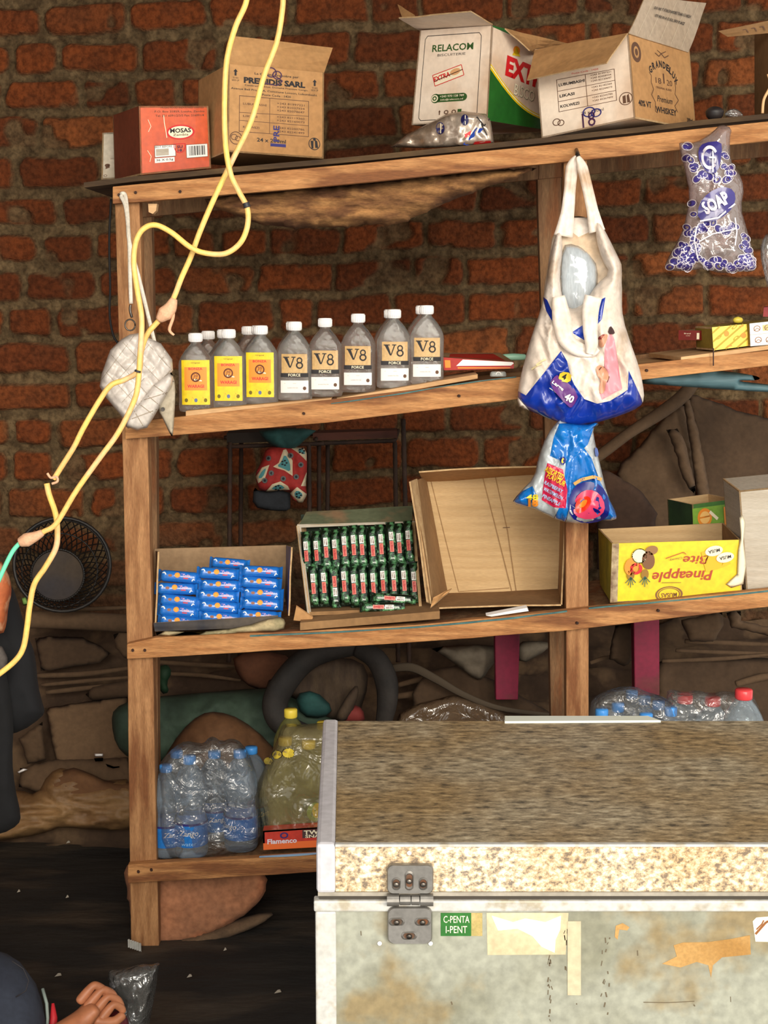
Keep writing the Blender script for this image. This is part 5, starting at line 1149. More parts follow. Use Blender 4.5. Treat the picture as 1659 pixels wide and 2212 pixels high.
def deco_b(k):
    nv = mat('lilac_print', (120, 120, 200), rough=.3)
    k.disc(-.05, .62, .13, .22, ORANGE, 14); k.disc(-.05, .62, .09, .14, mat('amber', (224, 160, 60)), 12); k.disc(-.38, .55, .09, .12, mat('brown_pk', (150, 100, 80)), 10); k.text('Cookie', .38, .62, .34, .26, mat('pink_wht', (226, 190, 214)), bold=.03, rot=0); k.rect(.12, .70, .30, .80, nv); k.rect(.24, .35, .46, .44, RED); k.line([(-.74, .7), (-.66, .8), (-.58, .6)], .06, WHITE); k.line([(.64, .2), (.7, .4), (.76, .3)], .05, WHITE)
pw = .108
proto_b = make_pack('biscuit_pack', pw, .030, .042, BP, deco_b)
tag(proto_b, 'x', 'biscuit', 'blue biscuit packs in the carton tray'); used = False
cols = [('left column', 383, [1233, 1259, 1285, 1307, 1330], 3.77), ('middle column', 472, [1226, 1252, 1275, 1298, 1322], 3.77), ('right column', 562, [1222, 1246, 1270, 1292, 1318], 3.77)]
ordn = ['topmost', 'second from the top', 'third from the top', 'fourth from the top', 'lowest']
packs = [('blue biscuit pack in the %s of the tray, %s' % (cn, ordn[i]), u + random.uniform(-3, 4), v + 26, Y - .008 * i, random.uniform(-4, 4), 1) for cn, u, vs_, Y in cols for i, v in enumerate(vs_)]
packs.append(('single blue biscuit pack lying crosswise on top of the middle column', 495, 1230, 3.82, -3, .95))
for lb, u, v, Y, rz, sc in packs:
    if not used: c = proto_b; used = True
    else: c = proto_b.copy(); COL.objects.link(c)
    c.location = at(u, v, Y); c.rotation_euler = (math.radians(-12), math.radians(3.5 + random.uniform(-2, 2)), math.radians(rz)); c.scale = (sc, sc, sc); c['label'] = lb
# --- green wrapper box
GBOX = mat('green_grey_card', (112, 118, 90), (92, 100, 76), scale=8, rough=.7, c3=(150, 120, 90), s3=8)
gb = thing('display_box', shelf_u('three', 775, 3.8), 'shallow green cardboard display box propped upright, filled with green sweet bars', 'box')
GY = 3.86
def gp(q, m, name, mi=None, seed=0, bend=.002):
    mb = MB(); panel(mb, q, .004, m, 6, bend, mi or m, seed); return mb.build(name, gb)
def gbk(u, v): return at(u, v, lerp(3.96, 3.82, (v - 1110) / 210))     # leaning back panel
def gft(u, v): return at(u, v, lerp(3.90, 3.72, (v - 1130) / 200))
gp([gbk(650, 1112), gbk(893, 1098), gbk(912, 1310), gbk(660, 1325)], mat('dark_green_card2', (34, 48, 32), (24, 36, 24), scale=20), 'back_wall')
gp([at(662, 1106, 3.97), at(892, 1092, 3.97), gft(890, 1128), gft(645, 1135)], GBOX, 'top_wall')
gp([gft(642, 1135), gft(650, 1135), gft(672, 1322), gft(664, 1326)][0:4], GREY_CARD, 'side_rim')
mb = MB(); mb.hexa([gft(640, 1136), gft(646, 1135), gft(670, 1326), gft(664, 1328)], [gbk(655, 1120), gbk(661, 1120), gbk(672, 1318), gbk(668, 1318)], KRAFT_EDGE); mb.build('side_wall', gb)
mb = MB(); mb.hexa([gft(890, 1128), gft(896, 1128), gft(912, 1318), gft(906, 1320)], [gbk(886, 1110), gbk(892, 1110), gbk(908, 1308), gbk(902, 1308)], KRAFT_EDGE); mb.build('side_wall', gb)
mb = MB(); mb.hexa([gft(666, 1322), gft(910, 1312), gft(912, 1320), gft(666, 1330)], [gbk(668, 1312), gbk(906, 1304), gbk(906, 1310), gbk(668, 1318)], KRAFT_DK); mb.build('base', gb)
mb = MB(); mb.hexa([gft(642, 1133), gft(896, 1126), gft(896, 1130), gft(642, 1140)], [gft(642, 1133) + Vector((0, .006, 0)), gft(896, 1126) + Vector((0, .006, 0)), gft(896, 1130) + Vector((0, .006, 0)), gft(642, 1140) + Vector((0, .006, 0))], GREY_CARD); mb.build('top_rim', gb)
GP = mat('green_wrapper', (14, 40, 22), (8, 26, 16), scale=30, rough=.2, coat=1.0, metal=.3, bump=1.0, bscale=60, c3=(90, 150, 100), s3=60, bdist=.012)  # pale green blotches in the colour stand for foil highlights
def deco_g(k):
    k.rect(.12, .28, .50, .72, WHITE, 4, 2); k.rect(-.42, .30, .08, .70, mat('salmon_print', (216, 116, 96), rough=.35), 4, 2); k.up(); k.text('MINTS', .31, .40, .30, .16, INK_SOFT, bold=.04); k.text('CHEWY', .31, .60, .30, .14, INK_SOFT, bold=.04); k.text('SWEETS', -.17, .5, .44, .26, mat('crimson_small', (170, 40, 50)), bold=.05)
proto_g = make_pack('sweet_bar', .112, .0245, .018, GP, deco_g); tag(proto_g, 'x', 'sweet bar', 'green sweet bars in the display box'); used = False
nth = ['first', 'second', 'third', 'fourth', 'fifth', 'sixth', 'seventh', 'eighth', 'ninth', 'tenth', 'eleventh', 'twelfth']
def rotm(d, up):   # x axis of the pack along d, front (-y) towards the viewer
    x = d.normalized(); y = (up - x * up.dot(x)).normalized(); z = x.cross(y); return Matrix((x, y, z)).transposed()
for row, n, u0, u1, v0, v1, rn in ((0, 12, 664, 884, 1188, 1172, 'upper'), (1, 11, 678, 894, 1262, 1256, 'lower')):
    for i in range(n):
        t = i / (n - 1); u = lerp(u0, u1, t) + random.uniform(-2, 2); v = lerp(v0, v1, t) + random.uniform(-5, 3) + 4
        Y = (3.835 if row == 0 else 3.80) - .0; top, bot = at(u - 3, v - 42, Y + .02), at(u + 3, v + 42, Y - .015)
        if not used: c = proto_g; used = True
        else: c = proto_g.copy(); COL.objects.link(c)
        flip = row == 1 and i == 2
        R_ = rotm((top - bot) * (-1 if flip else 1), Vector((random.uniform(-.25, .25), 1, -.15))); M = Matrix.Translation((top + bot) / 2) @ R_.to_4x4() @ Matrix.Translation((0, 0, -.012)); c.matrix_world = M
        c['label'] = '%s green sweet bar from the left in the %s row of the display box' % (nth[i], rn)
for (a, b, Y, lb) in (((800, 1290), (900, 1297), 3.74, 'loose green sweet bar lying across the lower row, upper one of two'), ((774, 1312), (878, 1312), 3.725, 'loose green sweet bar lying flat on the floor of the display box')):
    c = proto_g.copy(); COL.objects.link(c); A_, B_ = at(*b, Y), at(*a, Y); M = Matrix.Translation((A_ + B_) / 2) @ rotm(A_ - B_, Vector((0, 1, -.3))).to_4x4() @ Matrix.Translation((0, 0, -.012)); c.matrix_world = M; c['label'] = lb
plank(648, 1345, 950, 1320, 17, 3.66, 3.80, KRAFT_DK, 'flat brown board under the green display box', name='board', cat='board')
mb = MB(); P = [at(640, 1310, 3.70), at(676, 1334, 3.69), at(672, 1344, 3.69), at(634, 1340, 3.70)]; mb.hexa(P, [p + Vector((0, .006, .002)) for p in P], KRAFT); tag(mb.build('card_scrap'), 'small triangular kraft card scrap between the blue tray and green box', 'card')
# --- open empty carton on its side
oc = thing('open_carton', shelf_u('three', 1060, 3.8), 'large empty open carton lying on its side facing forward, on the third shelf', 'carton')
def op(q, m, name, mi=None, seed=0, bend=.004, ink=None):
    mb = MB(); panel(mb, q, .004, m, 8, bend, mi or m, seed)
    if ink: ink(Ink(mb, quadfn(*q), 1.1, .0035))
    return mb.build(name, oc)
def i_back(k):
    k.line([(.43, 1), (.52, .35), (.58, 0)], .006, KRAFT_DK); k.line([(.52, 1), (.58, .52), (.62, 0)], .006, KRAFT_DK); k.line([(.06, .985), (.10, .02), (.56, .03)], .005, KRAFT_DK)
    k.line([(.545, .55), (.60, .55)], .006, INK_SOFT)
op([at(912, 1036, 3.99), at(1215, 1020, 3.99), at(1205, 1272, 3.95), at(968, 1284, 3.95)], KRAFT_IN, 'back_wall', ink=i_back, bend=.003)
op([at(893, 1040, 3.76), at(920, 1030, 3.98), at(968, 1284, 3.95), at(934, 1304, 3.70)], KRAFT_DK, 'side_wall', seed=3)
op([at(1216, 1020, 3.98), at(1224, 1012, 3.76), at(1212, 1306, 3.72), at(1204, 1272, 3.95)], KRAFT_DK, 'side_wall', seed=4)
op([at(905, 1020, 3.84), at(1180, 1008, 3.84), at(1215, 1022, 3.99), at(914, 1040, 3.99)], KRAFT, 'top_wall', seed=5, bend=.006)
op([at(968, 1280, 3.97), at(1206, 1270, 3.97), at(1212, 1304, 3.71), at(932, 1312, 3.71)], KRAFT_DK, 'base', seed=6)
op([at(888, 1040, 3.72), at(900, 1034, 3.80), at(938, 1306, 3.72), at(925, 1300, 3.70)], KRAFT_EDGE, 'flap', seed=7)
op([at(936, 1290, 3.70), at(976, 1270, 3.72), at(966, 1282, 3.70), at(930, 1312, 3.68)], KRAFT, 'flap', seed=8)
mb = MB(); P = [at(1050, 1330, 3.68), at(1138, 1313, 3.68), at(1142, 1320, 3.675), at(1062, 1332, 3.675)]; mb.hexa(P, [p + Vector((0, .02, .003)) for p in P], CAPW); tag(mb.build('plastic_sliver'), 'thin white plastic sliver in front of the empty open carton', 'scrap')
# --- pineapple bite carton
pa = thing('pineapple_carton', shelf_u('three', 1450, 3.75), 'open yellow carton with upside down red lettering and fruit drawings on the third shelf', 'carton')
YB = 3.95
FQ = [at(1322, 1174, 3.70), at(1596, 1166, 3.70), at(1600, 1286, 3.70), at(1318, 1300, 3.70)]
def yp(q, m, name, mi=None, ink=None, asp=2.3):
    mb = MB(); panel(mb, q, .004, m, 6, .001, mi or m, 2)
    if ink: ink(Ink(mb, quadfn(*q), asp, .0015))
    return mb.build(name, pa)
BRW = mat('brown_print2', (120, 78, 44), rough=.5)
def i_y(k):
    RB = mat('red_brown_print', (170, 60, 30), rough=.5)
    k.rect(0, 0, .055, 1, mat('photo_strip', (196, 176, 140), (110, 80, 60), scale=40), 1, 1); k.up()
    k.text('Pineapple', .555, .42, .47, .23, RB, rot=180, shear=.25, bold=.015); k.text('Bite', .66, .67, .20, .15, RB, rot=180, shear=.25, bold=.01)
    k.disc(.45, .085, .105, .14, BRW, 28, .88); k.disc(.45, .085, .085, .11, BRW, 28, .92); k.text('MUSAS', .45, .07, .12, .08, BRW, rot=180, bold=.01)
    k.poly([(.70, .80), (.84, .88), (.86, .55), (.90, .72), (.93, .58), (.83, .50), (.735, .45)], mat('deep_yellow', (236, 178, 44))); k.up()
    for x, y in ((.80, .82), (.885, .70)): k.disc(x, y, .07, .09, CREAM, 20, rot=10); k.up(); k.text('MUSA', x, y, .09, .06, INK, rot=190, bold=.01)
    k.disc(.215, .78, .06, .13, CREAM, 20); k.disc(.215, .78, .06, .13, mat('green_line', (110, 120, 60)), 20, .88); k.disc(.285, .70, .05, .16, BRW, 18, rot=8); k.disc(.31, .87, .05, .08, mat('brown_cut', (150, 110, 70)), 18, rot=10); k.disc(.155, .60, .055, .15, ORANGE, 18, rot=-10); k.disc(.19, .56, .05, .10, RED, 14, .5)
    for x in (.15, .26):
        for a in (-.04, -.02, 0, .02, .04): k.line([(x, .42), (x + a, .24 + abs(a) * 2)], .014, mat('leaf_teal', (50, 90, 80)))
        k.disc(x, .46, .03, .09, mat('pine', (150, 110, 40)), 12)
    k.line([(.39, .30), (.54, .29)], .008, INK_SOFT); k.line([(.42, .72), (.56, .82), (.58, .78)], .012, RB); k.text('Chewy', .50, .71, .10, .05, BRW, rot=190)
yp(FQ, YELLOW, 'front_wall', KRAFT_IN, i_y)
yp([at(1296, 1143, YB), at(1560, 1130, YB), at(1560, 1230, YB), at(1300, 1245, YB)], KRAFT_IN, 'back_wall')
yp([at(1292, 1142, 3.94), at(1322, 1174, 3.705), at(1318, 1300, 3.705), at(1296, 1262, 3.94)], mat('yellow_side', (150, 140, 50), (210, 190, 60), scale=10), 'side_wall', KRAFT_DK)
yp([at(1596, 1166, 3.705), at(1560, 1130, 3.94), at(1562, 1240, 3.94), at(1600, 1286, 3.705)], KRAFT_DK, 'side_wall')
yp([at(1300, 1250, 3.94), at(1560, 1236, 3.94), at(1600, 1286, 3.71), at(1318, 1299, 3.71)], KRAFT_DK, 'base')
# --- green fruit carton behind, grey carton right
def ink_o(k):
    k.rect(0, 0, 1, .92, mat('lime_print', (130, 176, 60), (110, 156, 50), scale=10)); k.up()
    for y in (.72, .36): k.disc(.28, y, .17, .18, ORANGE, 20); k.up(); k.disc(.28, y, .12, .12, mat('peach', (240, 190, 110)), 18); k.line([(.16, y), (.42, y + .02)], .03, ORANGE); k.line([(.40, y + .1), (.58, y - .06)], .06, CREAM)
    k.rect(.73, .52, .98, .88, ORANGE); k.disc(.85, .70, .08, .12, RED, 14); k.text('38', .82, .36, .2, .12, RED, bold=.02)
carton('fruit_carton', 'green carton with orange fruit slices standing behind the yellow pineapple carton', [(1495, 1090), (1586, 1078), (1592, 1190), (1500, 1200)], 3.99, 22, 0, .12, mat('green_carton', (70, 120, 50), (54, 100, 44), scale=10), ink=ink_o, side_m=mat('dark_green_card', (44, 70, 40), (30, 50, 32), scale=10))
carton('grey_carton', 'pale grey corrugated carton cut by the right edge of the frame on the third shelf', [(1596, 1060), (1740, 1046), (1750, 1262), (1612, 1276)], 3.72, 0, -3, .18, GREY_CARD, m_in=KRAFT_DK, lid=True, flaps=[([(1574, 1050, 3.90), (1740, 1034, 3.90), (1740, 1048, 3.72), (1596, 1062, 3.72)], 0, KRAFT_DK, KRAFT_DK, None)])
soft('torn_card', [(1597, 1118), (1604, 1112), (1610, 1130), (1606, 1170), (1612, 1220), (1606, 1262), (1580, 1270), (1568, 1262), (1592, 1240), (1594, 1190), (1600, 1160)], 3.695, CREAM, step=7, front=.003, back=.001, rad=4, wr=.001, ws=20, sm=0); bpy.data.objects['torn_card.001']['label'] = 'torn cream paper edge between the pineapple carton and the grey carton'; bpy.data.objects['torn_card.001']['category'] = 'card'
# ================================================================ BOTTOM SHELF
def water_fn(R):
    def fn(s, t, off): a = s; return Vector((math.sin(a) * (R + off + .0006), -math.cos(a) * (R + off + .0006), t))
    return fn
LAB = mat('water_label', (40, 124, 206), (30, 104, 190), scale=12, rough=.35)
PETB = mat('water_pet', (214, 230, 246), trans=.84, ior=1.22, rough=.02)
def make_water(cap=CAPB, pet=PETB, label=True, sc=1.0, nm='water_bottle', grp='blue capped water bottles wrapped in film'):
    root = thing(nm, (0, 0, 0), 'x', 'bottle', grp); R = .043
    prof = [(.030, 0), (.040, .004), (R, .012), (R, .028), (R - .002, .032), (R, .036), (R, .10), (R - .004, .112), (R - .009, .128), (R - .006, .142), (R, .158), (R + .001, .178), (R - .002, .200), (R - .009, .218), (.024, .236), (.015, .248), (.0135, .252), (.0135, .262)]
    mb = MB(); mb.lathe(prof, pet, 28); mb.build('bottle_body', root, smooth=True)
    mb = MB(); mb.lathe([(.0155, .250), (.0165, .252), (.0165, .268), (.015, .2705), (.001, .271)], cap, 24); mb.build('cap', root, smooth=True)
    if label:
        mb = MB(); k = Ink(mb, water_fn(R), 1, .0003); k.rect(-math.pi, .036, math.pi, .096, LAB, 36); k.up(); k.text('Zango', 0, .072, 1.15, .019, WHITE, bold=.01, shear=.2); k.text('water', 0, .045, .9, .008, LBLUE); k.line([(-.5, .058), (.5, .060)], .0012, LBLUE); k.rect(-1.6, .094, 1.6, .100, INK_BLUE, 18)
        mb.build('label', root)
    return root
wproto = make_water()
def lowz(u, Y): p = shelf_u('low', u, Y); return p
wb = [(413, 3.745, 0, 'blue capped water bottle at the front left of the film wrapped pack'), (521, 3.775, -.75, 'blue capped water bottle, right one of the two front bottles in the pack'), (362, 3.76, .5, 'water bottle squeezed against the left post at the end of the pack'),
      (466, 3.86, .3, 'water bottle behind the gap of the two front bottles of the pack'), (385, 3.88, 2, 'water bottle in the rear row of the pack, nearest the left post'), (545, 3.88, 1, 'water bottle in the rear row of the pack, its right end')]
for i, (u, Y, rz, lb) in enumerate(wb):
    p = lowz(u, Y); p.z += .0
    if i == 0: c = wproto; c.location = p; c.rotation_euler = (0, 0, rz); c['label'] = lb
    else: c = dup(wproto, p, lb, rz)
    c.scale = (1, 1, .97 if i < 2 else .88)
FILM2 = film_mat('shrink_film', tint=(238, 238, 238), amount=.07, bscale=22, bstr=1.0, haze=.08)
soft('shrink_film', [(338, 1668), (350, 1640), (378, 1612), (400, 1600), (425, 1604), (440, 1606), (450, 1594), (462, 1590), (478, 1602), (500, 1594), (522, 1602), (548, 1648), (560, 1710), (570, 1838), (500, 1850), (420, 1862), (338, 1862)], 3.80, FILM2, step=8, front=.09, back=.10, rad=22, wr=.012, ws=34, stretch=(1.6, .7), sm=1)
tag(bpy.data.objects['shrink_film'], 'wrinkled clear film wrapped around the water bottles on the bottom shelf', 'plastic film')
JUICE = mat('juice_pet', (196, 196, 128), trans=.85, ior=1.25, rough=.08)
jp = make_water(CAPY, JUICE, False, nm='juice_bottle', grp='yellow capped juice bottles wrapped in film')
def jl(o):
    mb = MB(); k = Ink(mb, water_fn(.043), 1, .0003); k.disc(.3, .10, .62, .034, mat('dark_green_print', (38, 66, 30)), 24); k.up(); k.disc(.38, .095, .45, .025, mat('lime_leaf', (120, 160, 40)), 20); k.up(); k.disc(.5, .098, .28, .02, YELLOW, 18); return mb.build('label', o)
jl(jp)
for i, (u, Y, lb, rz, dz, sc) in enumerate([(618, 3.84, 'yellow capped juice bottle, front left of the wrapped pack', 2.6, .0, 1.0), (668, 3.80, 'yellow capped juice bottle beside the freezer corner', 0, .0, 1.0), (630, 3.96, 'yellow capped juice bottle at the rear of the wrapped pack', 2, .01, 1.12), (700, 3.97, 'yellow capped juice bottle hidden behind the freezer corner', 1, .0, 1.0)]):
    p = lowz(u, Y); p.z += dz
    if i == 0: c = jp; c.location = p; c.rotation_euler = (0, 0, rz); c['label'] = lb
    else: c = dup(jp, p, lb, rz)
    c.scale = (1.08, 1.08, sc)
FILMY = film_mat('yellow_film', tint=(238, 232, 206), amount=.05, bscale=12, bstr=1.0, haze=.26, hazec=(196, 182, 136))
sf = Soft([(548, 1720), (556, 1690), (580, 1640), (598, 1600), (606, 1570), (622, 1562), (650, 1566), (700, 1560), (740, 1560), (740, 1838), (572, 1840), (560, 1780)], 3.84, front=.09, back=.12, rad=34, wr=.012, ws=44, stretch=(1.6, .6), sm=1)
mb = MB(); sf.mesh(mb, FILMY, (), 8); k = Ink(mb, sf.fn, 1, .001)
for x, y, r in ((622, 1627, 14), (598, 1630, 12), (580, 1644, 10)): k.disc(x, y, r, r * .8, CAPY, 18); k.disc(x, y, r, r * .8, INK, 20, .86)
tag(mb.build('shrink_film', smooth=True), 'yellowish clear film wrapped around the juice bottles beside the freezer', 'plastic film')
def ink_red(k):
    k.rect(0, 0, 1, .35, mat('orange_band', (232, 110, 50), rough=.4), 4); k.up(); k.text('Flamenco', .27, .42, .42, .26, mat('white_violet', (222, 216, 226)), bold=.03); k.disc(.30, .70, .06, .16, INK_BLUE, 16, .6); k.rect(.56, .50, .98, .92, mat('dark_chequer', (70, 50, 50)), 1); k.up(); k.text('TWIST', .77, .78, .38, .22, CREAM, bold=.03); k.text('SNACK', .78, .58, .36, .16, CREAM, bold=.02)
carton('snack_carton', 'red and orange snack carton standing before the juice bottles on the bottom shelf', [(568, 1795), (720, 1785), (720, 1828), (569, 1836)], 3.705, 0, 0, .04, mat('red_orange_carton', (208, 66, 50), (196, 54, 44), scale=10, rough=.3, coat=.6), ink=ink_red, lid=True)
# packs behind the freezer
for i, (u, v, Y, lb) in enumerate([(1300, 1531, 3.74, 'blue capped water bottle beside the middle post, behind the freezer'), (1365, 1490, 3.98, 'blue capped water bottle, farthest back of the group behind the freezer'), (1392, 1503, 3.93, 'blue capped water bottle, second farthest of the group behind the freezer'), (1423, 1513, 3.87, 'blue capped water bottle in the middle of the group behind the freezer'),
        (1449, 1526, 3.78, 'blue capped water bottle, front right of the group behind the freezer'), (1396, 1540, 3.74, 'blue capped water bottle just above the white strip on the freezer'), (1335, 1518, 3.86, 'blue capped water bottle, second from the middle post behind the freezer')]):
    q = at(u, v, Y); p = shelf_u('low', u, Y); c = dup(wproto, (q.x, Y, p.z), lb, i * .8); s_ = (q.z - p.z) / .271; c.scale = (1, 1, s_); c['group'] = 'blue capped water bottles behind the freezer'
red = make_water(CAPR, LIQ2, False, nm='soda_bottle', grp='clear soda bottles wrapped in film behind the freezer')
for i, (u, v, Y, s_, lb) in enumerate([(1607, 1488, 3.78, 1.35, 'large clear bottle with a red cap behind the freezer'), (1540, 1505, 3.86, 1.25, 'clear bottle left of the red capped one, behind the freezer'), (1480, 1500, 3.92, 1.25, 'clear bottle second left of the red capped one, behind the freezer')]):
    q = at(u, v, Y); p = shelf_u('low', u, Y)
    c = red if i == 0 else dup(red, (0, 0, 0), lb); c.location = (q.x, Y, p.z); c.scale = (s_, s_, (q.z - p.z) / .271); c['label'] = lb
for o, nm, lb, yy in (([(1272, 1520), (1290, 1500), (1330, 1484), (1372, 1482), (1395, 1494), (1425, 1502), (1455, 1518), (1468, 1560), (1468, 1620), (1272, 1620)], 'shrink_film', 'clear film over the blue capped water bottles behind the freezer', 3.82), ([(1438, 1495), (1450, 1488), (1480, 1496), (1500, 1490), (1540, 1498), (1560, 1492), (1590, 1496), (1606, 1484), (1626, 1500), (1640, 1530), (1648, 1560), (1650, 1620), (1440, 1620)], 'shrink_film', 'clear crumpled film over the red capped bottle pack behind the freezer', 3.84)):
    f = soft(nm, o, yy, FILM2, step=9, front=.07, back=.08, rad=24, wr=.012, ws=40, sm=1); tag(f, lb, 'plastic film')
# block under the shelf, foot bracket, soil
MUD = mat('mud_block', (176, 118, 84), (134, 94, 70), scale=7, rough=.95, bump=.9, bscale=22, c3=(186, 112, 74), s3=4, grit=.35)
soft('mud_block', torn([(268, 1885), (274, 1870), (330, 1872), (560, 1868), (578, 1900), (570, 1935), (545, 1965), (480, 2008), (430, 2032), (345, 2048), (290, 2040), (280, 1960)], 4, 10), lambda u, v: 3.80 - (v - 1900) * .0002, MUD, step=9, front=.04, back=.16, rad=12, wr=.012, ws=60, sm=0, ridge=False)
tag(bpy.data.objects['mud_block'], 'large reddish clay block lying under the bottom shelf behind the left post', 'block')
soft('soil_pile', [(340, 2030), (400, 2026), (470, 2002), (545, 1975), (600, 1968), (560, 2000), (480, 2030), (400, 2052), (320, 2068), (290, 2056)], lambda u, v: 3.72 + (2056 - v) * .0010, mat('dusty_soil', (112, 88, 66), (84, 66, 50), scale=20, rough=1, bump=.5), step=9, front=.015, back=.02, rad=16, wr=.004, ws=30, sm=1)
tag(bpy.data.objects['soil_pile'], 'low dusty soil pile at the foot of the left post', 'soil'); bpy.data.objects['soil_pile']['kind'] = 'stuff'
mb = MB(); vs = []
for i in range(13):
    a = at(276 + i * 2.4, 2030 + i * .8, 3.66); dy = .004 * (i % 2); vs += [a + Vector((0, dy, 0)), a + Vector((0, dy, -.021)), a + Vector((0, dy + .003, -.021)), a + Vector((0, dy + .003, 0))]
mb.add(vs, [(4 * i + j, 4 * i + 4 + j, 4 * i + 4 + (j + 1) % 4, 4 * i + (j + 1) % 4) for i in range(12) for j in range(4)], ALU2); tag(mb.build('metal_strip'), 'small white ribbed metal strip leaning on the foot of the left post', 'metal strip')

# ================================================================ BEHIND THE SHELF: the heap and what lies on it
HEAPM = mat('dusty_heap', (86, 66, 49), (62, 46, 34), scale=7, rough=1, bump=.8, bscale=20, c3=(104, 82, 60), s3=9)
mb = MB(); nx_, ny_ = 150, 44; vs = []
hp = [(4.36, -.02), (4.46, .02), (4.52, .16), (4.60, .33), (4.72, .46), (4.88, .60)]
def hz_(y):
    for (a, b), (c, d) in zip(hp[:-1], hp[1:]):
        if y <= c: return lerp(b, d, (y - a) / (c - a))
    return hp[-1][1]
for j in range(ny_ + 1):
    for i in range(nx_ + 1):
        x = lerp(-1.65, 1.65, i / nx_); y = lerp(4.36, 4.88, j / ny_); p = Vector((x * 3, y * 5, 2)); q = Vector((x * 2.2, y * 14, 5))
        b = (y - 4.36) / .52
        vs.append((x, y, hz_(y) + .05 * noise.noise(p) * b + .035 * (1 - abs(noise.noise(q)) * 2) * min(1, b * 3) - .02 + .012 * noise.noise(Vector((x * 14, y * 40, 1)))))
mb.add(vs, [(j * (nx_ + 1) + i, j * (nx_ + 1) + i + 1, (j + 1) * (nx_ + 1) + i + 1, (j + 1) * (nx_ + 1) + i) for j in range(ny_) for i in range(nx_)], HEAPM)
hh = mb.build('rubbish_heap', smooth=True, loc=(0, 4.6, 0)); tag(hh, 'dusty brown heap of scrap and folded sheets along the foot of the brick wall', 'heap', kind='stuff')
TARPB = mat('brown_tarp', (158, 122, 80), (116, 84, 54), scale=6, stretch=(1, 1, 2), rough=.6, bump=.5, bscale=18)
SACKB = mat('brown_sack', (124, 86, 54), (98, 66, 42), scale=6, rough=.85, bump=.3, bscale=16)
SACKG = mat('green_sack', (66, 86, 70), (48, 64, 54), scale=6, rough=.8, bump=.4, bscale=18)
BLK = mat('black_fabric', (13, 13, 17), (9, 9, 12), scale=12, rough=.9, bump=.3)
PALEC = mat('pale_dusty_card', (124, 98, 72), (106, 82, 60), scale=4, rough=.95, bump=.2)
def bg(name, o, Y, m, label, cat, **k):
    kw = dict(step=10, front=.02, back=.02, rad=14, wr=.006, ws=60, sm=1); kw.update(k)
    if name == 'cardboard_sheet': kw.update(sm=0, front=min(kw['front'], .012), rad=min(kw['rad'], 6), wr=max(kw['wr'], .006)); o = torn(o, 3, 8, o[0][0])
    o_ = soft(name, o, Y, m, **kw); return tag(o_, label, cat)
def lean(v0, y0, v1, y1): return lambda u, v: lerp(y0, y1, (v - v0) / (v1 - v0))
bg('cardboard_sheet', [(98, 1530), (275, 1502), (290, 1640), (120, 1648)], lean(1500, 4.60, 1650, 4.49), PALEC, 'pale flat cardboard sheet leaning on the heap left of the shelf', 'cardboard', front=.004, back=.004, rad=5, wr=.004, sm=0)
bg('cardboard_sheet', [(76, 1380), (100, 1374), (180, 1376), (240, 1410), (215, 1432), (90, 1450)], lean(1370, 4.72, 1450, 4.64), DUST_CARD, 'dusty curved cardboard sheet below the round basket', 'cardboard', front=.008, back=.006, rad=10, sm=1)
bg('cardboard_sheet', [(44, 1660), (120, 1640), (275, 1636), (300, 1700), (120, 1720), (40, 1700)], lean(1630, 4.50, 1720, 4.45), DUST_CARD2, 'grey brown cardboard sheet just above the tan tarpaulin', 'cardboard', front=.01, rad=14)
bg('cardboard_sheet', [(245, 1370), (275, 1366), (300, 1372), (300, 1430), (268, 1420), (250, 1400)], 4.62, DUST_CARD2, 'small rounded cardboard sheet touching the left post on the heap', 'cardboard', front=.006, rad=8)
bg('cardboard_sheet', [(185, 1500), (200, 1484), (275, 1470), (300, 1480), (290, 1505), (200, 1514)], 4.585, DUST_CARD, 'dark folded cardboard sheet above the pale flat one', 'cardboard', front=.01, rad=10)
bg('cardboard_sheet', [(40, 1595), (90, 1560), (100, 1640), (60, 1650)], 4.50, DUST_CARD2, 'narrow cardboard sheet behind the hanging black jacket', 'cardboard', front=.008, rad=8)
bg('tarpaulin', [(-40, 1700), (40, 1706), (80, 1718), (105, 1670), (140, 1655), (190, 1690), (300, 1680), (300, 1792), (215, 1794), (130, 1786), (110, 1795), (60, 1808), (-40, 1822)], lean(1650, 4.46, 1820, 4.40), TARPB, 'crumpled tan tarpaulin edge at the foot of the heap, left of the shelf', 'tarpaulin', front=.04, back=.04, rad=24, wr=.034, ws=58, stretch=(.6, 1.9), step=7)
bg('tarpaulin', [(90, 1720), (100, 1690), (150, 1655), (190, 1668), (235, 1690), (300, 1688), (300, 1740), (200, 1752)], 4.42, SACKB, 'brown folded sheet on top of the tan tarpaulin beside the left post', 'tarpaulin', front=.03, rad=20, wr=.012)
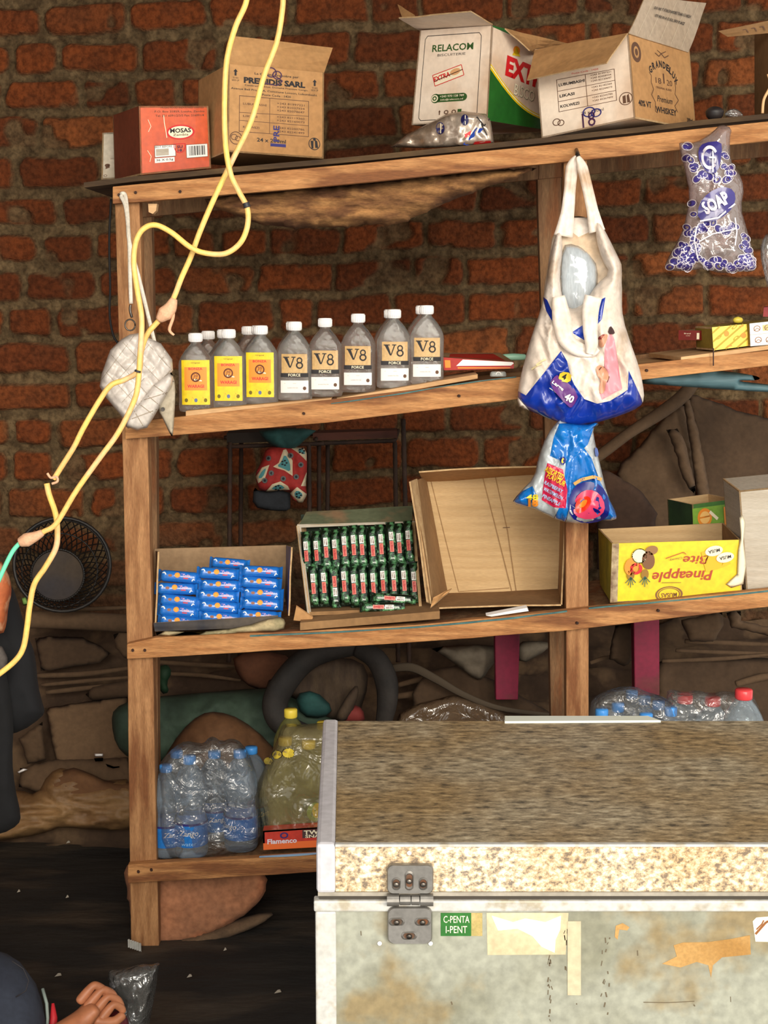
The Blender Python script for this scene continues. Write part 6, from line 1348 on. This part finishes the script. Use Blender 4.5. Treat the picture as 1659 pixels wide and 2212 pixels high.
# roll of card
mb = MB(); mb.tube(pxpath([(60, 1338), (150, 1340), (300, 1348)], 4.62), .028, DUST_CARD2, 16); tag(mb.build('cardboard_roll', smooth=True), 'long dusty cardboard roll lying under the round basket', 'roll')
rr = random.Random(11)
sticks = [((150, 1318, 4.7), (300, 1312, 4.7), .006), ((170, 1326, 4.68), (300, 1330, 4.66), .005), ((80, 1460, 4.64), (300, 1440, 4.62), .008), ((90, 1480, 4.62), (290, 1462, 4.60), .006), ((100, 1496, 4.6), (240, 1480, 4.60), .007), ((340, 1430, 4.6), (520, 1440, 4.62), .007), ((350, 1455, 4.6), (520, 1470, 4.6), .006), ((1480, 1385, 4.5), (1700, 1394, 4.5), .007), ((1460, 1405, 4.48), (1700, 1412, 4.48), .006), ((1430, 1428, 4.46), (1700, 1410, 4.47), .006), ((1590, 1478, 4.42), (1700, 1458, 4.42), .010), ((1275, 1432, 4.5), (1330, 1418, 4.5), .006), ((860, 1480, 4.5), (980, 1460, 4.5), .008), ((850, 1505, 4.46), (960, 1482, 4.46), .009)]
pos = ['upper of two under the basket', 'lower of two under the basket', 'longest on the heap left of the post', 'second longest left of the post', 'lowest left of the post', 'upper one right of the left post', 'lower one right of the left post', 'uppermost at the lower right', 'middle one at the lower right', 'third one at the lower right', 'thick pale one at the right edge', 'short one beside the pink post', 'upper one beside the white sack', 'lower one beside the white sack']
for (a, b, r), ps in zip(sticks, pos):
    mb = MB(); m_ = ((a[0] + b[0]) / 2, (a[1] + b[1]) / 2 + rr.uniform(-6, 6), (a[2] + b[2]) / 2); mb.tube(pxpath([a, m_, b], 4.5, 6), [r, r * 1.2, r * .7], DUST_CARD2, 7); tag(mb.build('stick', smooth=True), 'dusty stick on the heap, ' + ps, 'stick', 'sticks lying on the heap')
# basket
cb = at(135, 1219, 4.56); bb = at(124, 1243, 4.77); BASK = mat('basket_black', (44, 38, 34), (30, 28, 28), scale=20, rough=.5)
bs = thing('basket', bb, 'round black openwork plastic basket lying on its side against the wall, left of the shelf', 'basket')
ax = (cb - bb); X_ = Vector((1, 0, 0)); Z_ = ax.cross(X_).normalized(); X_ = Z_.cross(ax).normalized()
def bpnt(a, t):
    r = lerp(.078, .143, t ** .8); return bb + ax * t + (X_ * math.cos(a) + Z_ * math.sin(a)) * r
mb = MB()
for s_ in (1, -1):
    for i in range(36):
        a0 = 2 * math.pi * i / 36; mb.tube([bpnt(a0 + s_ * t * .55, t) for t in (0.02, .25, .5, .75, .97)], .0021, BASK, 4, caps=False)
mb.build('lattice', bs, smooth=True)
mb = MB()
for t, r in ((1, .0055), (.93, .003), (.5, .0025), (.04, .004)): mb.tube([bpnt(2 * math.pi * i / 40, t) for i in range(41)], r, BASK, 8, caps=False)
mb.build('rim', bs, smooth=True)
mb = MB(); pts = [bpnt(2 * math.pi * i / 32, .01) for i in range(32)]; mb.add(pts + [p - ax.normalized() * .004 for p in pts], [tuple(range(32)), tuple(range(63, 31, -1))] + [(i, (i + 1) % 32, 32 + (i + 1) % 32, 32 + i) for i in range(32)], mat('basket_floor', (84, 70, 56), (62, 58, 62), scale=5, rough=.8)); mb.build('base', bs)
# rebar bench
RB_ = mat('rebar', (70, 48, 36), (48, 36, 30), scale=30, rough=.8, metal=.2)
bn = thing('metal_stand', at(690, 1400, 4.5), 'rusty stand of ribbed iron bars standing against the wall behind the shelf', 'stand')
def rebar(a, b, r, nm='leg', par=bn):
    mb = MB(); A, B = at(*a), at(*b); n = int((B - A).length / .012); mb.tube([A.lerp(B, i / n) for i in range(n + 1)], [r * (1.0 if i % 2 else .84) for i in range(n + 1)], RB_, 7); return mb.build(nm, par, smooth=True)
for u0, u1, Y in ((497, 494, 4.48), (521, 518, 4.66), (667, 672, 4.48), (689, 690, 4.62), (708, 706, 4.68), (853, 860, 4.50), (871, 884, 4.36)):
    rebar((u0, 955 if u0 != 871 else 905, Y), (u1, 1430, Y), .0075)
rebar((490, 965, 4.48), (700, 958, 4.48), .007, 'crossbar'); rebar((680, 958, 4.50), (856, 952, 4.50), .007, 'crossbar'); rebar((484, 945, 4.68), (860, 930, 4.68), .007, 'crossbar'); rebar((682, 950, 4.46), (690, 930, 4.68), .006, 'crossbar'); rebar((854, 950, 4.5), (860, 930, 4.68), .006, 'crossbar')
mb = MB(); A = [at(676, 952, 4.49), at(858, 946, 4.5), at(858, 940, 4.66), at(680, 945, 4.66)]; mb.hexa(A, [p + Vector((0, 0, .022)) for p in A], mat('red_brown_board', (96, 50, 34), (70, 38, 28), scale=12, stretch=(.4, 2, 2), rough=.8)); mb.build('seat', bn)
mb = MB(); A = [at(490, 958, 4.48), at(640, 952, 4.48), at(640, 944, 4.64), at(496, 950, 4.64)]; mb.hexa(A, [p + Vector((0, 0, .03)) for p in A], mat('dark_cushion', (44, 36, 30), rough=.9)); mb.build('seat', bn)
# hanging cloths
TEALC = mat('teal_cloth', (36, 84, 80), (26, 60, 60), scale=10, rough=.8)
CR = mat('cloth_red', (166, 44, 34), (150, 34, 34), scale=12, rough=.8); CT = mat('cloth_teal', (70, 130, 134), rough=.8); CC = mat('cloth_cream', (196, 180, 150), rough=.8); CD = mat('cloth_dark', (24, 34, 40), rough=.8)
cl = thing('hanging_cloth', at(600, 1000, 4.38), 'red cloth with cream and teal flower pattern hanging from a teal rag behind the shelf', 'cloth')
c1 = Soft([(556, 925), (690, 925), (664, 945), (640, 968), (622, 972), (590, 965), (566, 945)], 4.40, front=.03, back=.02, rad=16, wr=.012, ws=30, sm=1); mb = MB(); c1.mesh(mb, TEALC, (), 7); mb.build('rag', cl, smooth=True)
c2 = Soft([(575, 966), (610, 962), (640, 966), (662, 968), (664, 1010), (660, 1050), (664, 1072), (650, 1090), (628, 1075), (626, 1058), (562, 1064), (553, 1040), (552, 1020), (566, 995)], 4.41, front=.03, back=.02, rad=20, wr=.010, ws=36, stretch=(1.6, .6), sm=1)
mb = MB(); c2.mesh(mb, CR, [([(590, 1008), (602, 1000), (612, 972), (618, 970), (632, 995), (632, 1028), (614, 1016), (600, 1012)], CC), ([(552, 1030), (566, 1010), (582, 1004), (572, 1034), (558, 1044)], CC), ([(572, 1064), (588, 1046), (606, 1040), (622, 1050), (626, 1058)], CC), ([(626, 1066), (642, 1052), (664, 1068), (650, 1092)], CC), ([(626, 966), (646, 980), (662, 996), (663, 966)], CC), ([(650, 1050), (662, 1020), (668, 1050)], CC)], 5)
k = Ink(mb, c2.fn, 1, .0008); k.up()
for P in ([(598, 1007), (608, 998), (615, 980), (626, 998), (628, 1020), (612, 1012)], [(556, 1034), (567, 1016), (576, 1010), (568, 1032)], [(584, 1058), (594, 1049), (606, 1046), (618, 1056)], [(634, 1068), (642, 1058), (656, 1068), (646, 1080)], [(640, 972), (656, 970), (660, 984)]): soft_poly(k, P, CT)
k.up()
for x, y in ((614, 1000), (645, 1070), (652, 974), (600, 1054)):
    for a in range(5): k.disc(x + 5 * math.cos(a * 1.25), y + 5 * math.sin(a * 1.25), 2.6, 2.0, CD, 8)
for x, y in ((580, 990), (586, 1022), (612, 1034), (640, 1030), (650, 1004), (572, 1038), (628, 984)): k.disc(x, y, 6, 6, mat('cloth_grey', (90, 90, 90)), 10); k.up(); k.disc(x, y, 3, 3, CD, 8)
mb.build('patterned_cloth', cl, smooth=True)
c3_ = Soft([(548, 1050), (560, 1062), (626, 1058), (628, 1085), (626, 1104), (590, 1104), (545, 1095)], 4.44, front=.015, back=.01, rad=10, wr=.004, ws=40, sm=1); mb = MB(); c3_.mesh(mb, mat('dark_denim', (40, 44, 50), (30, 33, 38), scale=20, rough=.9), (), 7); mb.build('dark_cloth', cl, smooth=True)
# leaning cardboard on the right
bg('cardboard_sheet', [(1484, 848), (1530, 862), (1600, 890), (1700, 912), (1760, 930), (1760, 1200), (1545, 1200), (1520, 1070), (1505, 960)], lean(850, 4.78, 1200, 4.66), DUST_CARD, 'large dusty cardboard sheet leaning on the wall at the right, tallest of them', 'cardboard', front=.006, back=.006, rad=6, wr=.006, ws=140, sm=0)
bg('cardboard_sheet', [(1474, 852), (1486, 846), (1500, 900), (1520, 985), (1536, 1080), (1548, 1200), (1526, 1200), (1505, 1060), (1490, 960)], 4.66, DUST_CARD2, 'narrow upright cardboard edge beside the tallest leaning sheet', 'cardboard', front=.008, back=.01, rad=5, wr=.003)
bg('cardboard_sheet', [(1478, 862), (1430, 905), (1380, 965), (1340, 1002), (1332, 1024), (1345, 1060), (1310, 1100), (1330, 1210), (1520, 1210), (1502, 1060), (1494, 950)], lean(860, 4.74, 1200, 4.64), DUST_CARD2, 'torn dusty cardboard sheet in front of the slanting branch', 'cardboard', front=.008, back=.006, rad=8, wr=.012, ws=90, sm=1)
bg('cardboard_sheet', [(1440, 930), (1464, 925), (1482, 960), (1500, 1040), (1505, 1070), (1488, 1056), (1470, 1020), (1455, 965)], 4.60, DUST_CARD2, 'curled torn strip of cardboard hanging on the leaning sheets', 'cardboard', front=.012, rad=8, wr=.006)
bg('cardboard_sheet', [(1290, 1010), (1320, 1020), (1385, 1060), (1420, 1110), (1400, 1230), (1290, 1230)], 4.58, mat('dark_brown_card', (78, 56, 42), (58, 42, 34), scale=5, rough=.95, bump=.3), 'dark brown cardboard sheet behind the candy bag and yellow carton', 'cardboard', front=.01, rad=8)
mb = MB(); mb.tube(pxpath([(1515, 800, 4.62), (1480, 850, 4.6), (1430, 890, 4.6), (1360, 935, 4.58), (1300, 980, 4.58), (1250, 1012, 4.58)], 4.6), [.017, .021, .020, .017, .017, .015], DUST_CARD2, 10); tag(mb.build('branch', smooth=True), 'thick slanting dusty branch leaning on the wall right of the nappy bag', 'branch')
# red posted bench
RP = mat('magenta_paint', (146, 30, 64), (118, 26, 54), scale=6, rough=.6, c3=(110, 50, 50), s3=6)
rbn = thing('bench', at(1250, 1510, 4.3), 'dark bench on two magenta painted legs standing behind the middle post', 'bench')
for x0, x1, x2, x3, v0, v1 in ((1068, 1124, 1071, 1119, 1330, 1512), (1368, 1424, 1371, 1425, 1300, 1503)):
    mb = MB(); mb.hexa([at(x0, v0, 4.3), at(x1, v0, 4.3), at(x3, v1, 4.3), at(x2, v1, 4.3)], [at(x0, v0, 4.3) + Vector((0, .05, 0)), at(x1, v0, 4.3) + Vector((0, .05, 0)), at(x3, v1, 4.3) + Vector((0, .05, 0)), at(x2, v1, 4.3) + Vector((0, .05, 0))], RP); mb.build('leg', rbn, bevel=.003)
mb = MB(); A = [at(1020, 1344, 4.28), at(1640, 1284, 4.28), at(1640, 1296, 4.28), at(1020, 1356, 4.28)]; mb.hexa(A, [p + Vector((0, .2, 0)) for p in A], DUST_CARD); mb.build('seat', rbn)
# under the third shelf, left and centre
bg('sack', [(240, 1560), (246, 1530), (290, 1510), (345, 1504), (440, 1496), (560, 1486), (640, 1490), (720, 1530), (760, 1640), (340, 1650), (280, 1640), (250, 1610)], lean(1480, 4.50, 1650, 4.40), SACKG, 'dull green sack lying across the heap behind the left post', 'sack', front=.06, back=.05, rad=50, wr=.034, ws=70)
bg('sack', [(330, 1720), (352, 1640), (390, 1580), (432, 1542), (470, 1536), (520, 1552), (580, 1600), (620, 1660), (640, 1800), (330, 1800)], lean(1530, 4.36, 1800, 4.28), SACKB, 'brown paper sack rising behind the wrapped water bottles', 'sack', front=.07, back=.04, rad=70, wr=.034, ws=80, stretch=(1.6, .5))
bg('clay_pot_shard', [(500, 1410), (610, 1408), (640, 1440), (590, 1490), (545, 1488), (512, 1460)], 4.52, mat('clay', (122, 78, 54), (100, 62, 44), scale=8, rough=.9), 'rounded reddish clay shard just under the third shelf rail', 'shard', front=.03, rad=30, wr=.003)
bg('plant_scrap', [(340, 1440), (362, 1434), (372, 1452), (360, 1475), (366, 1496), (348, 1500), (342, 1470)], 4.4, mat('dark_green', (26, 56, 34), rough=.7), 'small dark green plastic scrap right of the left post', 'scrap', front=.01, rad=8, wr=.01, ws=14)
bg('cloth', [(560, 1480), (640, 1440), (700, 1420), (780, 1424), (800, 1470), (770, 1560), (700, 1560), (620, 1500)], 4.44, mat('taupe_cloth', (84, 68, 52), (64, 50, 40), scale=10, stretch=(4, 1, 1), rough=.9, bump=.4), 'taupe striped rag bunched inside the dark curved tube', 'cloth', front=.05, rad=30, wr=.02, ws=50)
bg('cloth', [(636, 1500), (680, 1490), (722, 1530), (700, 1552), (650, 1548)], 4.36, TEALC, 'teal rag poking out behind the dark curved tube', 'cloth', front=.02, rad=18, wr=.01)
bg('cloth', [(738, 1545), (760, 1520), (784, 1530), (790, 1562), (740, 1562)], 4.34, mat('dull_red', (120, 44, 40), rough=.8), 'small dull red rag above the freezer back edge', 'cloth', front=.02, rad=12)
bg('cloth', [(722, 1550), (750, 1500), (772, 1476), (776, 1500), (756, 1550), (735, 1562)], 4.32, mat('taupe_cloth', (84, 68, 52)), 'narrow grey brown strap end beside the dull red rag', 'cloth', front=.015, rad=12)
DKT = mat('dark_tube', (46, 40, 36), (32, 28, 26), scale=14, rough=.75, bump=.5, bscale=40)
mb = MB(); mb.tube(pxpath([(790, 1396, 4.34), (720, 1404, 4.33), (662, 1424, 4.32), (618, 1470, 4.30), (594, 1520, 4.29), (610, 1562, 4.28), (670, 1590, 4.28), (740, 1600, 4.30)], 4.3), [.022, .03, .036, .038, .038, .036, .030, .024], DKT, 14, flat=.7)
mb.tube(pxpath([(770, 1400, 4.33), (812, 1424, 4.31), (834, 1470, 4.30), (836, 1520, 4.29), (824, 1580, 4.29)], 4.3), [.024, .032, .034, .030, .02], DKT, 14, flat=.7)
tag(mb.build('rubber_tube', smooth=True), 'dark dusty curved tyre tube lying on the heap below the third shelf', 'tube')
bg('sack', [(925, 1398), (1060, 1390), (1090, 1408), (1060, 1440), (1044, 1466), (1028, 1470), (990, 1440), (950, 1412)], 4.40, mat('pale_sack', (140, 128, 110), (104, 92, 78), scale=8, rough=.8), 'crumpled pale sack hanging below the third rail left of the magenta leg', 'sack', front=.03, rad=24, wr=.02, ws=40)
bg('sack', [(1110, 1386), (1185, 1384), (1190, 1400), (1120, 1440)], 4.42, mat('pale_sack', (140, 128, 110)), 'small pale sack corner right of the first magenta leg', 'sack', front=.02, rad=14, wr=.01)
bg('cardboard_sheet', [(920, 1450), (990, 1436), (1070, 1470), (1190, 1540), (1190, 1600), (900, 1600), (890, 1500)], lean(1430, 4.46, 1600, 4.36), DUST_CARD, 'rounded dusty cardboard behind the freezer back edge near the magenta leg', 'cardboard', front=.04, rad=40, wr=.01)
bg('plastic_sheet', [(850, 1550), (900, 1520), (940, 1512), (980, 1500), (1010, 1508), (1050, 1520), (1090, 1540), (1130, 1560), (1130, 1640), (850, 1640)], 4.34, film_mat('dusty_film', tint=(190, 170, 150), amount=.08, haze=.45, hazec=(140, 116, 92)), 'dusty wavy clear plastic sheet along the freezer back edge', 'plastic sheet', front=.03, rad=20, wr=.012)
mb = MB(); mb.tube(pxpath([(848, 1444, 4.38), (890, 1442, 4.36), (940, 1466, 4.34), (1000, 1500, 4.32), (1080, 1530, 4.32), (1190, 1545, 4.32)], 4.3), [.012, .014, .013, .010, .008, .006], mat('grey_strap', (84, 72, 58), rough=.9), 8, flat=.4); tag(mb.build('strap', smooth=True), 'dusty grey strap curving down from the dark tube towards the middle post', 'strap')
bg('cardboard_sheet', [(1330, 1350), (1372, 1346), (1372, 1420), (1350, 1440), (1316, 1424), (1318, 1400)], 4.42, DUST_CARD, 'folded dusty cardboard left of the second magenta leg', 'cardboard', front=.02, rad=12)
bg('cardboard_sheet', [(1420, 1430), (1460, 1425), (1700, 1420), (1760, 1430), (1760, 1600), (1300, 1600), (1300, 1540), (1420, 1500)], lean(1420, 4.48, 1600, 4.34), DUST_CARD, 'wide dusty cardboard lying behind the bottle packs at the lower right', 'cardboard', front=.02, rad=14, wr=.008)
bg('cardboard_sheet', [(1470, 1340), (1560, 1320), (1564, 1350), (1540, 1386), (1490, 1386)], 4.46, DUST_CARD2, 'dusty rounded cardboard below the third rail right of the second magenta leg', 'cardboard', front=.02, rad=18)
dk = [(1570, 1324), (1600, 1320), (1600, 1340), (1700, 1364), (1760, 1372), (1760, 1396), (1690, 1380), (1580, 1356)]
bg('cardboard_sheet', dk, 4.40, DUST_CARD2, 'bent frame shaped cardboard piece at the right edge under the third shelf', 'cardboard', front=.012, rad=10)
# small scraps
for nm, P, Y, m_, lb, ct in (('paper_scrap', [(204, 1628), (222, 1628), (223, 1634), (204, 1635)], 4.45, CAPW, 'tiny white scrap on the pale cardboard, upper of two', 'scrap'), ('paper_scrap', [(203, 1638), (223, 1637), (222, 1644), (206, 1645)], 4.45, CAPW, 'tiny white scrap on the pale cardboard, lower of two', 'scrap'), ('plastic_scrap', [(36, 1668), (50, 1660), (60, 1662), (40, 1672)], 4.44, CAPW, 'small white scrap near the black jacket on the heap', 'scrap'), ('leaf_scrap', [(46, 1292), (55, 1290), (62, 1304), (70, 1306), (50, 1308)], 4.5, mat('leaf_bit', (120, 160, 80)), 'small green and white leaf scrap at the rim of the basket', 'leaf'), ('hook', [(228, 1650), (232, 1651), (246, 1656), (258, 1655), (258, 1658), (244, 1660), (232, 1656)], 4.44, INK, 'small black curved hook on the cardboard left of the post', 'hook')):
    tag(soft(nm, P, Y, m_, step=5, front=.004, back=.002, rad=4, wr=.001, sm=0), lb, ct)
rr = random.Random(9)
for i, (u, v) in enumerate([(147, 1822), (163, 1803), (40, 1928), (125, 2110), (486, 2054), (409, 2112), (600, 2146), (145, 1940)]):
    p = atz(u, v, .012); s_ = rr.uniform(.004, .009); mb = MB(); mb.add([p + Vector((-s_, 0, 0)), p + Vector((s_, s_ * .4, .002)), p + Vector((s_ * .6, s_, .006)), p + Vector((-s_ * .5, s_ * 1.1, .002)), p + Vector((0, .003, .008))], [(0, 1, 4), (1, 2, 4), (2, 3, 4), (3, 0, 4), (3, 2, 1, 0)], mat('paper_bit', (150, 140, 126)))
    tag(mb.build('paper_scrap'), 'tiny pale scrap on the black floor sheet', 'scrap', 'tiny pale scraps on the black floor sheet')

# ================================================================ LEFT EDGE: jacket, orange cloth
jk = thing('jacket', at(20, 1400, 3.30), 'black jacket hanging at the left edge of the frame', 'jacket')
j1 = Soft([(-90, 1330), (-40, 1290), (24, 1262), (36, 1290), (50, 1340), (60, 1375), (72, 1400), (78, 1430), (82, 1480), (92, 1520), (97, 1534), (92, 1548), (48, 1580), (0, 1590), (-90, 1600)], 3.32, front=.05, back=.04, rad=36, wr=.012, ws=80, stretch=(1.6, .5), sm=1); mb = MB(); j1.mesh(mb, BLK, (), 9); mb.build('jacket_body', jk, smooth=True)
j2 = Soft([(-90, 1500), (-20, 1420), (10, 1440), (24, 1500), (30, 1560), (26, 1640), (32, 1700), (46, 1762), (40, 1782), (4, 1802), (-90, 1820)], 3.26, front=.04, back=.03, rad=30, wr=.012, ws=70, stretch=(1.6, .4), sm=1); mb = MB(); j2.mesh(mb, mat('black_fabric2', (19, 18, 20), (12, 12, 14), scale=14, rough=.95), (), 9); mb.build('sleeve', jk, smooth=True)
bg('grey_cloth', [(-30, 1400), (2, 1392), (12, 1410), (18, 1425), (10, 1450), (-30, 1470)], 3.18, mat('grey_fabric', (92, 84, 78), (60, 54, 52), scale=20, rough=.9), 'small grey folded cloth over the black jacket at the left edge', 'cloth', front=.02, rad=10, step=7)
bg('orange_cloth', [(-60, 1240), (0, 1208), (12, 1228), (22, 1250), (26, 1280), (18, 1310), (14, 1350), (6, 1372), (-60, 1372)], 3.2, mat('orange_cloth', (190, 104, 54), (146, 66, 34), scale=12, rough=.7, c3=(206, 160, 120), s3=16), 'orange brown blotched cloth at the left edge above the black jacket', 'cloth', front=.04, rad=24, step=7)

# ================================================================ THE PERSON at the lower left
def skin_mesh(name, nodes, edges, m, parent, root=0, sub=2):
    me = bpy.data.meshes.new(name); off = parent_loc(parent)
    me.from_pydata([tuple(Vector(p) - off) for p, r in nodes], edges, []); o = bpy.data.objects.new(name, me); COL.objects.link(o); o.parent = parent
    md = o.modifiers.new('skin', 'SKIN'); md.use_smooth_shade = True
    sv = me.skin_vertices[0].data
    for i, (p, r) in enumerate(nodes): sv[i].radius = r if isinstance(r, tuple) else (r, r); sv[i].use_root = (i == root)
    s_ = o.modifiers.new('sub', 'SUBSURF'); s_.levels = sub; s_.render_levels = sub
    me.materials.append(m); return o
pe = thing('person', (-1.15, 2.95, 0), 'person in navy tracksuit trousers seated at the lower left, one hand at a bag', 'person')
SKN = mat('skin', (180, 118, 82), (164, 102, 70), scale=8, rough=.5, bump=.1)
kn = at(6, 2040, 2.95); kn = Vector((kn.x, 2.95, kn.z - .098))
wr_ = at(176, 2206, 2.86); hd = at(206, 2168, 2.88)
fwd = (hd - wr_).normalized(); sidev = fwd.cross(Vector((0, -1, 0))).normalized()      # points to the lower right of the hand
nd = [(( -1.22, 3.02, .13), .12), ((-1.24, 2.98, .32), .125), ((-1.24, 2.93, .50), .135), ((-1.23, 2.90, .60), .07), ((-1.22, 2.86, .67), .055), ((-1.21, 2.83, .76), .085), ((-1.20, 2.81, .86), .075),
      ((-1.10, 2.72, .53), .055), ((-1.02, 2.56, .34), .046), ((-.86, 2.58, .12), .042), (tuple(wr_.lerp(Vector((-.86, 2.58, .12)), .5)), .038), (tuple(wr_), (.024, .030)), (tuple(wr_.lerp(hd, .5)), (.018, .034)), (tuple(hd), (.016, .040)),
      ((-1.38, 2.98, .52), .055), ((-1.46, 2.86, .34), .045), ((-1.36, 2.70, .22), .036), ((-1.28, 2.60, .2), .03)]
skin_mesh('body', nd, [(0, 1), (1, 2), (2, 3), (3, 4), (4, 5), (5, 6), (2, 7), (7, 8), (8, 9), (9, 10), (10, 11), (11, 12), (12, 13), (2, 14), (14, 15), (15, 16), (16, 17)], SKN, pe)
# fingers: four curled over the bag edge and a thumb leaving the side of the palm
for i in range(4):
    b0 = hd + sidev * ((i - 1.5) * .0185) - fwd * .004; ln = (.026, .030, .028, .022)[i]; dn = Vector((.55, .1, -.8)).normalized()
    p1 = b0 + fwd * ln + Vector((.004, 0, .003)); p2 = p1 + (fwd * .35 + dn).normalized() * ln * .85; p3 = p2 + (dn - fwd * .25).normalized() * ln * .65
    skin_mesh('finger', [(tuple(b0 - fwd * .018), .011), (tuple(b0), .0105), (tuple(p1), .0095), (tuple(p2), .0088), (tuple(p3), .0075)], [(0, 1), (1, 2), (2, 3), (3, 4)], SKN, pe)
t0 = wr_.lerp(hd, .45) + sidev * .028; t1 = t0 + (fwd * .6 + sidev * .8).normalized() * .032; t2 = t1 + (fwd * .9 + sidev * .2).normalized() * .026
skin_mesh('thumb', [(tuple(t0 - sidev * .012), .013), (tuple(t0), .0125), (tuple(t1), .011), (tuple(t2), .009)], [(0, 1), (1, 2), (2, 3)], SKN, pe)
NAVY = mat('navy_tracksuit', (48, 54, 68), (38, 43, 56), scale=10, rough=.85, bump=.15)
ft = Vector((-.66, 2.52, .07))
tr_n = [((-1.22, 3.02, .15), .15), ((-1.10, 3.02, .19), .12), (tuple(Vector((-1.10, 3.02, .19)).lerp(kn, .6)), .108), (tuple(kn), .098), (tuple(kn.lerp(ft, .35)), .088), (tuple(kn.lerp(ft, .7)), .075), (tuple(ft), .06), ((-1.3, 2.85, .14), .10), ((-1.28, 2.62, .24), .085), ((-1.32, 2.45, .09), .06)]
tro = skin_mesh('trousers', tr_n, [(0, 1), (1, 2), (2, 3), (3, 4), (4, 5), (5, 6), (0, 7), (7, 8), (8, 9)], NAVY, pe)
mb = MB(); side = [at(92, 2136, 2.90), at(101, 2168, 2.88), at(103, 2200, 2.87), at(100, 2240, 2.85)]; mb.tube(side, .0035, mat('grey_piping', (120, 132, 126), rough=.6), 6); mb.tube([p + Vector((.010, .01, -.004)) for p in side[1:]], [.003, .008, .010], mat('red_piping', (176, 30, 40), rough=.6), 6); mb.build('piping', tro, smooth=True)
mb = MB(); mb.tube([at(26, 2076, 2.845), at(50, 2092, 2.85), at(62, 2118, 2.85), at(56, 2140, 2.845), at(34, 2154, 2.84)], .0011, INK, 5); mb.build('seam', tro, smooth=True)
skin_mesh('shirt', [((-1.23, 2.98, .24), .15), ((-1.24, 2.93, .46), .155), ((-1.23, 2.90, .565), .08), ((-1.12, 2.74, .53), .07), ((-1.06, 2.64, .43), .062), ((-1.37, 2.97, .51), .07), ((-1.43, 2.9, .40), .062)], [(0, 1), (1, 2), (1, 3), (3, 4), (1, 5), (5, 6)], BLK, pe)
tag(skin_mesh('hair', [((-1.21, 2.86, .80), .07), ((-1.20, 2.84, .88), .085), ((-1.19, 2.82, .92), .06)], [(0, 1), (1, 2)], BLK, pe), 'short black hair')
# bag held by the hand
hb = thing('plastic_bag', at(290, 2200, 2.98), 'clear plastic bag with black and dark red things inside, on the floor by the hand', 'bag')
FB = film_mat('bag_film', tint=(214, 212, 214), amount=.10, bscale=14, bstr=1.0, haze=.08)
hb1 = Soft([(232, 2100), (240, 2094), (270, 2092), (305, 2082), (326, 2084), (347, 2078), (342, 2096), (336, 2140), (325, 2200), (310, 2290), (215, 2300), (235, 2200), (238, 2140)], 3.0, front=.05, back=.04, rad=30, wr=.014, ws=36, stretch=(1.6, .6), sm=1)
mb = MB(); hb1.mesh(mb, FB, (), 7); mb.build('film', hb, smooth=True)
hb2 = Soft([(245, 2140), (262, 2128), (285, 2134), (300, 2160), (312, 2210), (305, 2280), (262, 2280), (268, 2200), (262, 2160)], 2.99, front=.03, back=.03, rad=16, wr=.01, ws=30, sm=1); mb = MB(); hb2.mesh(mb, BLK, (), 8); tag(mb.build('contents', hb, smooth=True), 'black folded thing inside the bag')
hb3 = Soft([(224, 2196), (246, 2176), (268, 2180), (284, 2200), (290, 2280), (210, 2280)], 2.97, front=.04, back=.03, rad=18, wr=.01, ws=30, sm=1); mb = MB(); hb3.mesh(mb, mat('dark_crimson', (104, 24, 36), (80, 18, 28), scale=14, rough=.5), (), 8); tag(mb.build('contents', hb, smooth=True), 'dark red thing inside the bag')
